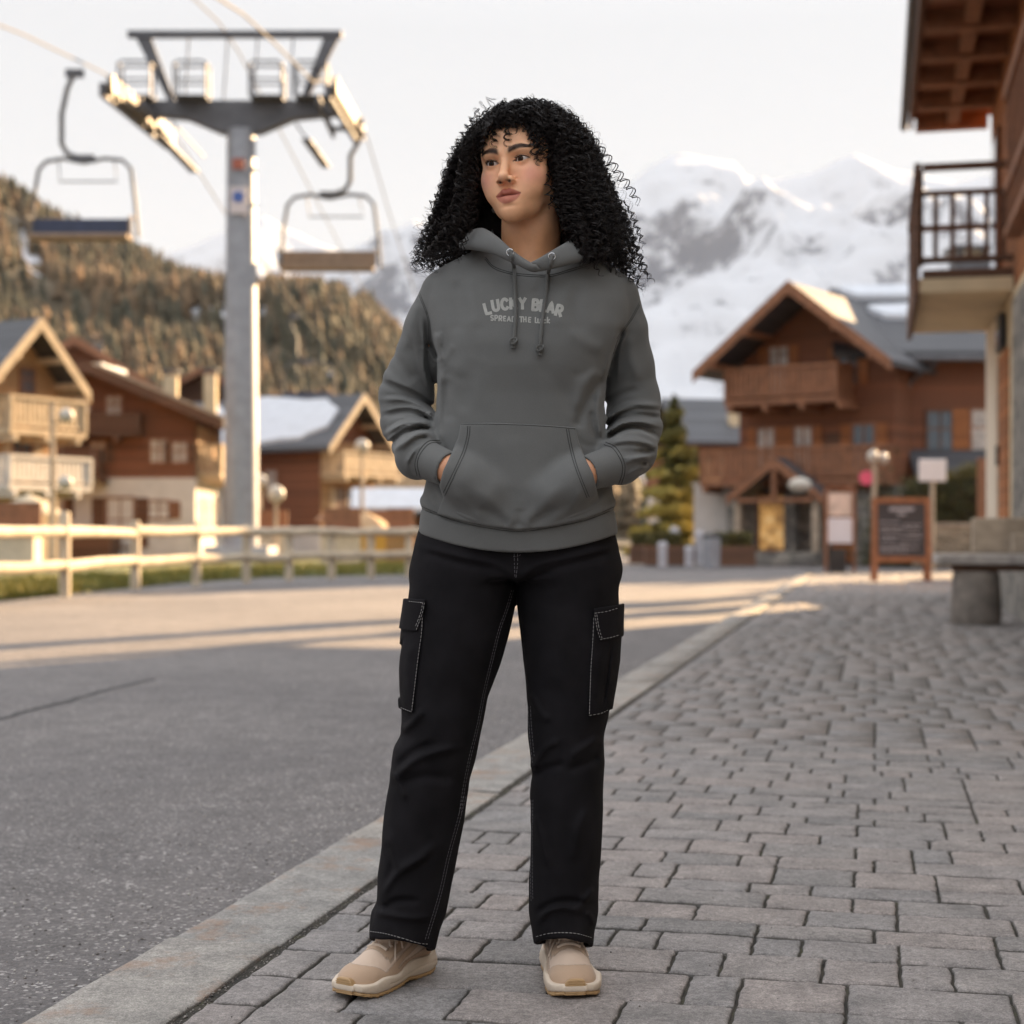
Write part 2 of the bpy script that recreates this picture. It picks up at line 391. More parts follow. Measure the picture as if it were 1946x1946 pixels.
# grass blades on the verge
nb = 26000; Vb = np.zeros((nb, 3, 3)); seg = rng.integers(0, len(E) - 1, nb); tt = rng.random(nb); off = rng.random(nb) ** 1.3 * 2.6
ex = np.array([(p.x, p.y) for p in E]); q = ex[seg] * (1 - tt[:, None]) + ex[seg + 1] * tt[:, None]
q = q + q / np.linalg.norm(q, axis=1)[:, None] * (off[:, None] + .03)
hh = rng.uniform(.05, .15, nb) * (.6 + .6 * (vnoise(np.stack([q[:, 0] * 2, q[:, 1] * 2, q[:, 0] * 0], -1), 3) > 0)); zz = np.interp(off, [0, .12, .5, 1.8, 4], [-.04, .03, .07, .1, .05])
aa = rng.uniform(0, 6.28, nb); w = .012
Vb[:, 0] = np.stack([q[:, 0] - w * np.cos(aa), q[:, 1] - w * np.sin(aa), zz - .01], -1); Vb[:, 1] = np.stack([q[:, 0] + w * np.cos(aa), q[:, 1] + w * np.sin(aa), zz - .01], -1)
Vb[:, 2] = np.stack([q[:, 0] + rng.normal(0, .03, nb), q[:, 1] + rng.normal(0, .03, nb), zz + hh], -1)
gt = NT("grass_blade"); a = gt.attr("Col"); sp = gt.n("ShaderNodeSeparateColor"); gt.l(a, sp.inputs[0])
gt.color(gt.ramp(sp.outputs[0], [(0, (0.10, 0.12, 0.02)), (0.6, (0.22, 0.20, 0.035)), (1, (0.36, 0.27, 0.06))])).rough(0.7)
cc = np.repeat(rng.random(nb)[:, None], 3, 1).reshape(-1, 1) * np.ones((1, 3))
o = np_mesh("grass", Vb.reshape(-1, 3), np.arange(nb * 3).reshape(-1, 3), gt.m, cols=cc)
tag(o, "yellow green sunlit grass tufts along the road edge", "grass", kind='stuff')

# loose grit and small pebbles gathered by the kerb and in the kerb joint
def pebbles(name, P, size, shade, mat):
    n = len(P); base = np.array([(1, 0, 0), (-1, 0, 0), (0, 1, 0), (0, -1, 0), (0, 0, .7), (0, 0, -.5)]); F8 = np.array([(0, 2, 4), (2, 1, 4), (1, 3, 4), (3, 0, 4), (2, 0, 5), (1, 2, 5), (3, 1, 5), (0, 3, 5)])
    a = rng.uniform(0, 6.28, n); c, s = np.cos(a), np.sin(a); B = base[None] * (size[:, None, None] * rng.uniform(.5, 1.4, (n, 6, 1)))
    V = np.stack([B[..., 0] * c[:, None] - B[..., 1] * s[:, None], B[..., 0] * s[:, None] + B[..., 1] * c[:, None], B[..., 2]], -1) + P[:, None]
    o = np_mesh(name, V.reshape(-1, 3), (F8[None] + (np.arange(n) * 6)[:, None, None]).reshape(-1, 3), mat, cols=np.repeat(shade, 6)[:, None] * np.ones((1, 3))); return o
t_ = NT("grit_stone"); sp_ = t_.n("ShaderNodeSeparateColor"); t_.l(t_.attr("Col"), sp_.inputs[0]); t_.color(t_.ramp(sp_.outputs[0], [(0, (.07, .06, .055)), (.5, (.24, .21, .19)), (1, (.62, .58, .52))])).rough(.9)
n = 5200; uu = rng.uniform(-1.5, 9, n); vv_ = -.275 - np.abs(rng.normal(0, .45, n)) ** 1.3; far = rng.random(n) < .35; vv_[far] = rng.uniform(-3.2, -.3, far.sum())
P = np.stack([K0.x + KD.x * uu + KN.x * vv_, K0.y + KD.y * uu + KN.y * vv_, np.full(n, ROAD_Z + .001)], -1)
tag(pebbles("road_grit", P, rng.uniform(.0012, .0045, n), rng.random(n), t_.m), "loose pale grit on the asphalt along the kerb", "grit", kind='stuff')
n = 3600; uu = rng.uniform(-1.5, 9, n); vv_ = rng.normal(-.001, .007, n)
P = np.stack([K0.x + KD.x * uu + KN.x * vv_, K0.y + KD.y * uu + KN.y * vv_, rng.uniform(-.009, -.003, n)], -1)
tag(pebbles("joint_grit", P, rng.uniform(.001, .0035, n), rng.random(n) ** 2 * .7, t_.m), "dark crumbs and grit in the joint behind the kerb", "grit", kind='stuff')
n = 900; uu = rng.uniform(-1.5, 6, n); vv_ = rng.uniform(0, 2.6, n)
P = np.stack([K0.x + KD.x * uu + KN.x * vv_, K0.y + KD.y * uu + KN.y * vv_, np.full(n, .0015)], -1)
tag(pebbles("pavement_grit", P, rng.uniform(.0008, .0026, n), rng.random(n) ** 2, t_.m), "scattered tiny grit on the paving stones", "grit", kind='stuff')
# ------------------------------------------------------------------ far terrain
def ridge_line(tab, Y):
    xs = [gx(p * 1.00725, Y) for p, q in tab]; zs = [gz(q * 1.00725, Y) for p, q in tab]
    return lambda x: np.interp(x, xs, zs)
def mountain(name, label, tab, Y, depth, x0, x1, nx, ny, mat, rough, seed, base=0.0, steep=1.25):
    rl = ridge_line(tab, Y)
    xs = np.linspace(x0, x1, nx); ts = np.linspace(0, 1.35, ny)
    X, T = np.meshgrid(xs, ts, indexing='ij')
    Yy = Y - depth * (1 - T); H = rl(X)
    prof = np.where(T <= 1, np.clip(T, 0, 1) ** steep, 1 - (T - 1) * 1.6)
    P = np.stack([X / rough, Yy / rough, X * 0], -1)
    rid = 1 - np.abs(fbm(P, 5, seed)) * 1.1
    n = (rid - 0.55) * 0.30 + fbm(P * 4, 4, seed + 5) * 0.05
    Z = base + (H - base) * (prof + n * np.clip(T * 1.6, 0, 1) * np.clip(np.abs(1 - T) * 6, 0.12, 1))
    # ribs running down the slope
    V = np.stack([X, Yy, Z], -1).reshape(-1, 3)
    i, j = np.meshgrid(np.arange(nx - 1), np.arange(ny - 1), indexing='ij'); k = (i * ny + j).ravel()
    o = np_mesh(name, V, np.stack([k, k + ny, k + ny + 1, k + 1], -1), mat, smooth=True)
    tag(o, label, None, kind='structure'); return X, Yy, Z
def snow_rock(name, rock, sc, thr):
    t = NT(name); v = t.co()
    g = t.n("ShaderNodeNewGeometry"); sp = t.n("ShaderNodeSeparateXYZ"); t.l(g.outputs["Normal"], sp.inputs[0])
    nz = t.noise(v, sc, 9, 0.74); n2 = t.noise(v, sc * 4, 6, 0.85)
    f = t.math('ADD', t.math('MULTIPLY', sp.outputs["Z"], 0.5), t.math('ADD', t.math('MULTIPLY', nz, 0.9), t.math('MULTIPLY', n2, 0.45)))
    t.color(t.ramp(t.math('SUBTRACT', f, 0.45), [(thr - .5, rock), (thr - .44, (0.52, 0.53, 0.56))])).rough(0.85)
    return t.m
M_SNOWMT = snow_rock("snow_and_rock", (0.14, 0.15, 0.18), 0.016, 0.965)
tabR = [(300, 560), (560, 560), (640, 500), (700, 462), (790, 432), (900, 420), (1000, 400), (1100, 385), (1185, 350), (1225, 322), (1262, 307), (1300, 302), (1385, 306), (1402, 330), (1430, 340), (1480, 335), (1530, 322), (1570, 300), (1612, 284), (1650, 300), (1690, 320), (1735, 330), (1800, 345), (1932, 330), (2300, 380), (2900, 520)]
mountain("mountain_range", "snow covered alpine peaks behind the brown chalet", tabR, 2600, 1500, gx(300, 2600), gx(3200, 2600), 420, 170, M_SNOWMT, 520, 4, 0)
tabL = [(-300, 430), (100, 460), (300, 470), (365, 452), (400, 440), (440, 425), (498, 402), (540, 425), (590, 448), (640, 470), (720, 520), (900, 640)]
mountain("distant_mountain", "pale snowy peak far behind the lift pylon", tabL, 3400, 1500, gx(-600, 3400), gx(950, 3400), 220, 110, M_SNOWMT, 480, 9, 0)
# wooded hill on the left
tabH = [(-500, 160), (-200, 285), (0, 388), (60, 415), (130, 440), (200, 476), (260, 494), (330, 536), (430, 570), (500, 592), (560, 580), (600, 590), (640, 600), (720, 628), (770, 680), (800, 722), (860, 790), (950, 900), (1050, 970)]
hill_m = snow_rock("hill_side", (0.13, 0.10, 0.06), 0.02, 0.9)
ht = NT("hill_floor"); v = ht.co((1, 1, 1)); ht.color(ht.ramp(ht.noise(v, 0.035, 5, 0.6), [(0.40, (0.12, 0.085, 0.05)), (0.54, (0.10, 0.08, 0.05)), (0.58, (0.62, 0.63, 0.67))])).rough(0.9)
HY0, HDEP = 420.0, 320.0
hx, hy, hz = mountain("hill", "hillside", tabH, HY0, HDEP, gx(-700, HY0), gx(1150, HY0), 160, 90, ht.m, 120, 21, 0, steep=1.1)
# forest on the hill: far-off wood
def forest():
    V0 = []; F0 = []
    def one(s):
        r = np.random.default_rng(s); vs = []; fs = []
        nl = 6
        for l in range(nl):
            z0 = 0.1 + 0.9 * l / nl; z1 = min(1.0, z0 + 0.30); rr = 0.22 * (1 - z0) ** 0.8 + 0.02; n = 7; b = len(vs)
            for k in range(n):
                a = 6.283 * (k + r.random() * .6) / n; q = rr * r.uniform(.6, 1.25)
                vs.append((q * math.cos(a), q * math.sin(a), z0 + r.uniform(-.04, .03)))
            vs.append((0, 0, z1))
            for k in range(n): fs.append((b + k, b + (k + 1) % n, b + n))
        return np.array(vs), np.array(fs)
    protos = [one(i) for i in range(8)]
    N = 16000; Vs, Fs, Cs = [], [], []; base = 0; r = np.random.default_rng(3)
    nx, ny = hx.shape; cnt = 0
    while cnt < N:
        i = r.uniform(0, nx - 2); j = r.uniform(3, ny * 0.76); ii, jj = int(i), int(j); a, b = i - ii, j - jj
        def bl(A): return (A[ii, jj] * (1 - a) + A[ii + 1, jj] * a) * (1 - b) + (A[ii, jj + 1] * (1 - a) + A[ii + 1, jj + 1] * a) * b
        x, y, z = bl(hx), bl(hy), bl(hz)
        px = x / y * F + CX; py = HY - (z - EYE) / y * F
        # snow gully left clear of trees
        gully = abs(px - (20 + (py - 420) * 0.42)) < 14 + 8 * math.sin(py * .05) and py > 400 and py < 640
        dens = vnoise(np.array([[x * .03, y * .03, 0]]), 8)[0]
        if gully or dens < -0.85 or r.random() > (j / ny) ** .15: continue
        h = r.uniform(4.8, 8.6) * (0.85 if py < 560 else 1.0) * (0.6 + 0.4 * y / HY0); v, f = protos[r.integers(8)]
        an = r.uniform(0, 6.28); c, s = math.cos(an), math.sin(an); w = h * r.uniform(.75, 1.2)
        vv = np.stack([(v[:, 0] * c - v[:, 1] * s) * w + x, (v[:, 0] * s + v[:, 1] * c) * w + y, v[:, 2] * h + z - .3], -1)
        lar = 0.54 + .45 * vnoise(np.array([[x * .018, y * .018, 7]]), 2)[0] + r.normal(0, .22)
        Vs.append(vv); Fs.append(f + base); base += len(v); Cs.append(np.full((len(v), 3), np.clip(lar, 0, 1))); cnt += 1
    t = NT("forest_needles"); sp = t.n("ShaderNodeSeparateColor"); t.l(t.attr("Col"), sp.inputs[0])
    t.color(t.ramp(sp.outputs[0], [(0.0, (0.032, 0.036, 0.022)), (0.42, (0.060, 0.053, 0.030)), (0.62, (0.115, 0.078, 0.042)), (1.0, (0.20, 0.118, 0.060))])).rough(0.9)
    o = np_mesh("forest", np.concatenate(Vs), np.concatenate(Fs), t.m, cols=np.concatenate(Cs))
    tag(o, "larch and spruce wood on the far hillside", "forest", kind='stuff')
forest()

# ------------------------------------------------------------------ shared materials
W_BROWN = planks("brown_boards", (0.19, 0.070, 0.032), 0.19, 'Z')
W_ORANGE = planks("orange_boards", (0.33, 0.12, 0.038), 0.17, 'Z')
W_DARK = planks("dark_boards", (0.13, 0.062, 0.034), 0.19, 'Z')
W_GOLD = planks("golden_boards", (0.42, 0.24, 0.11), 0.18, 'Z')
W_TRIM = plain("timber_trim", (0.23, 0.10, 0.05), 0.7, 0.3, 5)
W_GREY = plain("weathered_timber", (0.36, 0.29, 0.22), 0.8, 0.3, 5)
W_PALE = plain("pale_peeled_timber", (0.50, 0.38, 0.25), 0.75, 0.25, 4)
PLASTER = plain("white_render", (0.62, 0.58, 0.54), 0.9, 0.08, 3)
CREAM = plain("cream_render", (0.62, 0.50, 0.33), 0.9, 0.08, 3)
SLATE = planks("slate_roof", (0.066, 0.066, 0.074), 0.28, 'Z', 0.3, 0.6)
SNOW = plain("old_snow", (0.58, 0.60, 0.64), 0.85, 0.08, 3, 0.5, bscale=12)
STEEL = plain("galvanised_steel", (0.30, 0.31, 0.34), 0.55, 0.15, 3, 0.1, metal=0.35)
STEELD = plain("dark_steel", (0.11, 0.11, 0.12), 0.55, 0.2, 3, 0.1, metal=0.3)
STONEW = masonry("grey_masonry", (0.16, 0.15, 0.14), (0.34, 0.31, 0.27), (0.10, 0.095, 0.085))
STONEB = masonry("sandy_masonry", (0.24, 0.19, 0.13), (0.42, 0.34, 0.24), (0.14, 0.11, 0.08), 3.4)
GLASS = plain("window_glass", (0.10, 0.12, 0.14), 0.08, 0.2, 1, 0)
GLASSL = plain("curtained_glass", (0.45, 0.40, 0.36), 0.25, 0.35, 5, 0)
lt = NT("lit_interior"); lt.b.inputs["Emission Color"].default_value = (1.0, 0.60, 0.22, 1); lt.b.inputs["Emission Strength"].default_value = 0.10
lt.color(lt.ramp(lt.noise(lt.co(), 2.5, 4), [(0.35, (0.15, 0.06, 0.02)), (0.6, (0.8, 0.5, 0.2))])); LIT = lt.m
_c = lt.ramp(lt.noise(lt.co(), 3.2, 5, 0.7), [(0.38, (0.12, 0.05, 0.02)), (0.55, (0.8, 0.42, 0.12)), (0.7, (1.0, 0.8, 0.45))]); lt.l(_c, lt.b.inputs["Emission Color"])
LAMPM = NT("lamp_glass"); LAMPM.color((0.5, 0.46, 0.40)); LAMPM = LAMPM.m
IRON = plain("black_iron", (0.03, 0.03, 0.032), 0.5, 0.2, 5, 0.1)

def face_front(a, L): return Matrix.Identity(4)
def face_right(a, L): return Matrix.Translation((a, 0, 0)) @ Matrix.Rotation(R(90), 4, 'Z')
def face_left(a, L): return Matrix.Translation((-a, L, 0)) @ Matrix.Rotation(R(-90), 4, 'Z')
def xf(mb, M):
    mb.V = [tuple(M @ Vector(v)) for v in mb.V]; return mb
def window(par, M, x, z, w, h, frame=None, pane=None, shut=None, name="window"):
    f = MB(); t = .07
    f.box(x - w/2 - t, x - w/2, -.07, .02, z - t, z + h + t).box(x + w/2, x + w/2 + t, -.07, .02, z - t, z + h + t)
    f.box(x - w/2, x + w/2, -.068, .02, z + h, z + h + t).box(x - w/2, x + w/2, -.068, .02, z - t, z).box(x - .025, x + .025, -.05, .0, z, z + h).box(x - w/2, x + w/2, -.046, .0, z + h*.55, z + h*.55 + .04)
    fo = xf(f, M).build(name, frame or W_TRIM, par)
    p = xf(MB().box(x - w/2, x + w/2, -.03, -.012, z, z + h), M).build("pane", pane or GLASS, fo)
    if shut:
        for sgn in (-1, 1):
            cx = x + sgn * (w * .5 + t + w * .26)
            s = MB().box(cx - w*.24, cx + w*.24, -.075, -.03, z - .03, z + h + .03)
            s.box(cx - w*.24, cx + w*.24, -.1, -.076, z + h*.2, z + h*.28).box(cx - w*.24, cx + w*.24, -.1, -.076, z + h*.72, z + h*.8)
            xf(s, M).build("shutter", shut, fo)
    return fo
def balcony(par, M, x0, x1, z, d, h=0.95, mat=None, solid=True, floor=None):
    b = MB().box(x0, x1, -d, -.002, z - .16, z)
    for k in range(int((x1 - x0) / 1.1) + 1): b.box(x0 + .1 + k*1.1, x0 + .24 + k*1.1, -d - .05, -.004, z - .34, z - .162)
    bo = xf(b, M).build("balcony", floor or mat or W_DARK, par)
    r = MB(); r.box(x0, x1, -d - .03, -d + .06, z + h - .09, z + h).box(x0, x1, -d, -d + .05, z + .06, z + .14)
    for xx in (x0, x1 - .09): r.box(xx, xx + .09, -d + .062, -.003, z + h - .088, z + h - .002).box(xx, xx + .09, -d - .032, -d + .058, z + .0, z + h - .092)
    st = .15 if solid else .16; bw = .125 if solid else .045
    n = int((x1 - x0 - .2) / st)
    for k in range(n): xx = x0 + .12 + k * (x1 - x0 - .24) / max(1, n - 1); r.box(xx - bw/2, xx + bw/2, -d + .008, -d + .03, z + .145, z + h - .095)
    n2 = int((d - .15) / st)
    for k in range(n2):
        yy = -d + .12 + k * (d - .2) / max(1, n2 - 1)
        for xx in (x0 + .03, x1 - .06): r.box(xx, xx + .03, yy - bw/2, yy + bw/2, z + .02, z + h - .095)
    xf(r, M).build("railing", mat or W_TRIM, bo)
    return bo
def gable(par, a, L, he, hr, oh, os_, wall, roof=None, barge=None, base=None, bh=0, th=.16, rest=None):
    roof = roof or SLATE
    w = MB().prism([(-a, 0, bh), (a, 0, bh), (a, 0, he), (0, 0, hr - .05), (-a, 0, he)], (0, L, 0)); w.build("wall", wall, par)
    if base: MB().box(-a - .04, a + .04, -.04, L + .04, 0, bh + .003).build("ground_floor", base, par)
    sl = (hr - he) / a; ro = MB()
    for s in (-1, 1):
        e = (s * (a + os_), he - sl * os_)
        P = [(0, -oh, hr), (e[0], -oh, e[1]), (e[0], -oh, e[1] + th), (0, -oh, hr + th)]
        ro.prism(P, (0, L + oh + (rest or .5), 0))
    r = ro.build("roof", roof, par)
    bb = MB()
    for s in (-1, 1):
        e = (s * (a + os_ + .03), he - sl * (os_ + .03))
        bb.prism([(0, -oh - .05, hr - .16), (e[0], -oh - .05, e[1] - .14), (e[0], -oh - .05, e[1] + th + .02), (0, -oh - .05, hr + th + .03)], (0, .046, 0))
    bb.build("bargeboard", barge or W_TRIM, r)
    for q in (-1, -.55, 0, .55, 1):
        xx = a * q; zz = hr - sl * abs(xx) - .22
        MB().box(xx - .09, xx + .09, -oh + .02, -.002, zz, zz + .16).build("purlin", barge or W_TRIM, r)
    return r
def snow_patch(par, x0, x1, y0, y1, he, hr, a, side=1, th=.16, name="snow"):
    """x measured down the slope from the ridge"""
    sl = (hr - he) / a; pts = []; n = 26
    for k in range(n):
        an = 6.283 * k / n; q = 1 + .10 * math.sin(3 * an + x0) + .07 * math.sin(7 * an)
        cx_, cy_ = (x0 + x1) / 2, (y0 + y1) / 2
        c, s_ = math.cos(an), math.sin(an); e = .55
        xx = cx_ + (x1 - x0) / 2 * math.copysign(abs(c) ** e, c) * q; yy = cy_ + (y1 - y0) / 2 * math.copysign(abs(s_) ** e, s_) * q
        pts.append((side * xx, yy, hr - sl * xx + th + .005))
    return MB().prism(pts, (0, 0, .13)).build(name, SNOW, par)
def chimney(par, x, y, z0, z1, w=.5, mat=None, cap=True):
    c = MB().box(x - w/2, x + w/2, y - w/2, y + w/2, z0, z1)
    co = c.build("chimney", mat or STONEW, par)
    if cap: MB().box(x - w*.65, x + w*.65, y - w*.65, y + w*.65, z1 + .16, z1 + .22).box(x - w*.4, x - w*.3, y - .05, y + .05, z1, z1 + .16).box(x + w*.3, x + w*.4, y - .05, y + .05, z1, z1 + .16).build("cap", STEELD, co)
    return co

# ------------------------------------------------------------------ chalet on the right (gable block + wing)
E = thing("chalet", "large brown timber chalet with slate roof, snow patches and balconies, right of the woman", "building", (8.5, 44.64, 0), R(-35))
EA, EL, EHE, EHR = 2.35, 6.0, 5.65, 7.50
I4 = Matrix.Identity(4)
er = gable(E, EA, EL, EHE, EHR, 1.75, .55, W_BROWN, base=STONEW, bh=2.15)
for M_, a, b, dd in ((I4, -2.2, 1.2, 1.25),): balcony(E, M_, a, b, 4.55, dd, .9, W_TRIM)
window(E, I4, -1.1, 4.75, .55, 1.35, W_TRIM, GLASSL, W_ORANGE); window(E, I4, 1.0, 4.95, .5, 1.0, W_TRIM, GLASS, W_ORANGE)
balcony(E, I4, -3.0, 2.35, 2.3, 1.2, .9, W_TRIM)
for x in (-1.5, -.35): window(E, I4, x, 2.55, .5, 1.25, W_TRIM, GLASSL, W_ORANGE)
window(E, I4, 1.45, 2.55, .6, 1.25, W_TRIM, GLASS, W_ORANGE)
MB().prism([(.25, -.05, 2.45), (1.0, -.05, 2.45), (1.0, -.05, 3.3), (.82, -.05, 3.62), (.43, -.05, 3.62), (.25, -.05, 3.3)], (0, .04, 0)).build("door", W_DARK, E)
# glazed shop front and entrance in the ground floor
sh = MB().box(-1.75, -.65, -.12, -.045, .25, 1.95); so = sh.build("shop_window", W_TRIM, E); MB().box(-1.65, -.75, -.14, -.122, .35, 1.85).build("pane", LIT, so)
dr = MB().box(.55, 1.35, -.12, -.045, .02, 2.0).build("entrance_door", W_ORANGE, E); MB().box(.62, .66, -.16, -.122, .95, 1.15).build("handle", IRON, dr)
for x in (-2.1, -.35, 1.75): MB().box(x - .17, x + .17, -.95, -.6, 0, 1.95).build("stone_pillar", STONEW, E)
# gabled porch roof
pc = MB()
for s in (-1, 1): pc.prism([(-.3, -2.0, 2.75), (-.3 + s*1.35, -2.0, 1.75), (-.3 + s*1.35, -2.0, 1.87), (-.3, -2.0, 2.89)], (0, 1.2, 0))
po = pc.build("porch_roof", SLATE, E)
pb = MB()
for s in (-1, 1): pb.prism([(-.3, -2.06, 2.62), (-.3 + s*1.42, -2.06, 1.60), (-.3 + s*1.42, -2.06, 1.84), (-.3, -2.06, 2.9)], (0, .055, 0))
pb.bar((-1.4, -2.0, 1.72), (.8, -2.0, 1.72), .12).bar((-.3, -2.0, 1.72), (-.3, -2.0, 2.6), .12)
pb.build("bargeboard", W_TRIM, po)
for x in (-1.45, .85): MB().box(x - .08, x + .08, -1.95, -1.79, 0, 1.68).build("porch_post", W_GREY, E)
# side wing with its own long roof facing the street
Wm = local_m(E).inverted()
def WP(x, y, z): return tuple(Wm @ Vector((x, y, z)))
wx0, wx1, wy0, wy1 = 10.52, 15.6, 44.3, 49.0
w = MB(); w.box(wx0, wx1, wy0, wy1, 0, 5.95, Wm); w.build("wing_wall", W_BROWN, E)
ro = MB(); ro.prism([WP(8.8, 43.6, 5.62), WP(16.1, 43.6, 5.62), WP(16.1, 48.2, 8.05), WP(9.6, 48.2, 8.05)], (0, 0, .18))
ro.prism([WP(9.6, 48.2, 8.05), WP(16.1, 48.2, 8.05), WP(16.1, 52, 6.0), WP(9.6, 52, 6.0)], (0, 0, .18)); wr = ro.build("wing_roof", SLATE, E)
for (xa, xb, ta, tb) in ((9.9, 15.9, .80, .97), (10.45, 15.9, .47, .65)):
    P = []
    for k in range(28):
        an = 6.283 * k / 28; c, s_ = math.cos(an), math.sin(an); q = 1 + .05 * math.sin(5 * an)
        x = (xa + xb)/2 + (xb - xa)/2 * math.copysign(abs(c)**.4, c) * q; t_ = (ta + tb)/2 + (tb - ta)/2 * math.copysign(abs(s_)**.5, s_) * q
        P.append(WP(x, 43.6 + 4.6*t_, 5.62 + 2.43*t_ + .19))
    MB().prism(P, (0, 0, .16)).build("snow", SNOW, wr)
MB().tube([WP(10.9, 43.5, 5.6), WP(16.1, 43.5, 5.6)], .09).build("gutter", STEELD, wr, smooth=True)
MB().tube([WP(11.6, 43.55, 5.5), WP(11.1, 44.1, 5.1), WP(10.95, 44.18, 4.8), WP(10.95, 44.18, .2)], .06).build("downpipe", STEELD, E, smooth=True)
cw = MB().box(13.3, 14.3, 47.6, 48.5, 7.6, 9.0, Wm); cwo = cw.build("chimney", STEELD, E)
MB().box(13.15, 14.45, 47.45, 48.65, 9.3, 9.42, Wm).box(13.35, 13.5, 47.7, 47.85, 9.0, 9.3, Wm).box(14.1, 14.25, 47.7, 47.85, 9.0, 9.3, Wm).build("cap", STEELD, cwo)
Mw = Wm @ Matrix.Translation((0, wy0, 0))
window(E, Mw, 13.25, 3.1, .95, 1.15, W_TRIM, GLASSL, W_ORANGE)
window(E, Mw, 11.9, 3.1, .7, 1.1, W_DARK, GLASS, None)
lean = MB().prism([WP(11.0, 42.9, 1.9), WP(15.6, 42.9, 1.9), WP(15.6, 44.25, 3.05), WP(11.0, 44.25, 3.05)], (0, 0, .1)); lean.build("lean_to_roof", SLATE, E)
MB().prism([WP(12.0, 42.75, 1.75), WP(15.6, 42.75, 3.35), WP(15.6, 42.75, 3.55), WP(12.0, 42.75, 1.95)], tuple(Wm.to_3x3() @ Vector((0, .1, 0)))).build("stair_stringer", W_PALE, E)

# small house behind
Fh = thing("house", "small grey roofed house behind the conifer", "building", (gx(1355, 62), 62, 0), R(12))
MB().box(-1.2, 2.4, 0, 5, 2.6, 4.3).build("wall", W_BROWN, Fh); MB().box(-1.15, 2.35, .04, 4.9, 0, 2.6).build("ground_floor", PLASTER, Fh)
rf = MB().prism([(-1.7, -.6, 4.2), (2.8, -.6, 4.2), (2.8, 2.6, 6.1), (-1.3, 2.6, 6.1)], (0, 0, .15)); rf.prism([(-1.3, 2.6, 6.1), (2.8, 2.6, 6.1), (2.8, 5.6, 4.2), (-1.3, 5.6, 4.2)], (0, 0, .15)); rr = rf.build("roof", SLATE, Fh)
window(Fh, I4, .2, 3.0, .6, .8, W_TRIM, GLASS); window(Fh, I4, 1.0, .9, .7, .9, W_TRIM, GLASSL)
MB().box(.9, 1.25, .5, .85, 4.6, 5.6).build("chimney", CREAM, rr)
gw = thing("garden_wall", "white rendered wall beside the shop entrance of the brown chalet", "wall", (gx(1368, 46), 46, 0), R(-10))
MB().box(-.75, .65, 0, .3, .15, 2.2).box(-.8, .7, -.03, .33, 2.2, 2.28).build("panel", PLASTER, gw); MB().box(-.8, .72, -.06, .36, 0, .5).build("plinth", STONEW, gw)
MB().box(-1.3, 1.1, -.35, -.25, .02, .42).build("board", W_DARK, gw)

# ------------------------------------------------------------------ near building at the right edge
G = thing("corner_building", "cream and timber building with stone base and balcony at the right edge", "building", (6.6, 22, 0), 0)
Gd = -KD; Gn = -KN
def GP(s, t, z): return Vector((6.6, 22, 0)) + Gd * s + Gn * t + Vector((0, 0, z))
def gbox(mb, s0, s1, t0, t1, z0, z1):
    V = [GP(s, t, z) for z in (z0, z1) for t in (t0, t1) for s in (s0, s1)]
    return mb.add(V, [(0, 2, 3, 1), (4, 5, 7, 6), (0, 1, 5, 4), (2, 6, 7, 3), (0, 4, 6, 2), (1, 3, 7, 5)])
gb = lambda *a: gbox(MB(), *a)
gb(0, 13.8, -8, 0, .9, 3.62).build("wall", CREAM, G, world=True)
gb(-.03, 1.85, -.4, .05, .9, 3.6).build("pilaster", plain("pale_render", (0.72, 0.62, 0.5), 0.9, .06, 3), G, world=True)
gb(0.02, 13.8, -8, -.02, 3.62, 7.2).build("upper_wall", W_ORANGE, G, world=True)
gb(-.12, 13.9, -8.1, .14, 0, .9).build("plinth", STONEW, G, world=True)
d = gb(1.95, 3.3, -.02, .03, .92, 3.05).build("door", W_ORANGE, G, world=True); gb(2.05, 2.1, .03, .07, 1.7, 1.95).build("handle", IRON, d, world=True)
gb(4.3, 7.2, -.1, .05, .9, 3.45).build("stone_pillar", STONEW, G, world=True)
fb = MB(); gbox(fb, 2.3, 3.0, .032, .09, 3.08, 3.5); fo = fb.build("window", IRON, G, world=True); gb(2.36, 2.94, .091, .1, 3.14, 3.44).build("pane", GLASS, fo, world=True)
# balcony
bs0, bs1, bt = -.05, 3.85, 1.05
sl = gb(bs0, bs1, 0.0, bt, 3.64, 3.80).build("balcony", CREAM, G, world=True)
rl_ = MB(); gbox(rl_, bs0 - .02, bs1 + .02, bt, bt + .06, 3.55, 3.95); gbox(rl_, bs0 - .02, bs1 + .02, bt - .03, bt + .05, 5.05, 5.14)
for s_ in (bs0, (bs0 + bs1) / 2, bs1 - .08): gbox(rl_, s_, s_ + .09, bt - .05, bt + .04, 3.952, 5.048)
k = bs0 + .1
while k < bs1: gbox(rl_, k, k + .09, bt - .012, bt + .015, 3.952, 5.045); k += .135
gbox(rl_, bs0, bs0 + .07, 0, bt - .04, 5.05, 5.13)
for s_ in (bs1 - .06,):
    gbox(rl_, s_, s_ + .07, 0, bt - .04, 5.05, 5.13); gbox(rl_, s_, s_ + .06, 0, bt - .04, 4.76, 4.82); gbox(rl_, s_, s_ + .06, 0, bt - .04, 3.98, 4.05); gbox(rl_, s_, s_ + .06, .0, bt - .04, 3.80, 3.90)
    for q in range(5): gbox(rl_, s_ + .012, s_ + .05, .075 + q * .19, .13 + q * .19, 4.05, 4.76)
rl_.build("railing", W_DARK, sl, world=True)
js = MB(); gbox(js, 5.0, 9.5, .12, .20, 5.50, 5.62); gbox(js, 5.0, 9.5, .12, .19, 4.50, 4.60); gbox(js, 5.0, 9.5, .02, .19, 4.02, 4.12)
k = 5.05
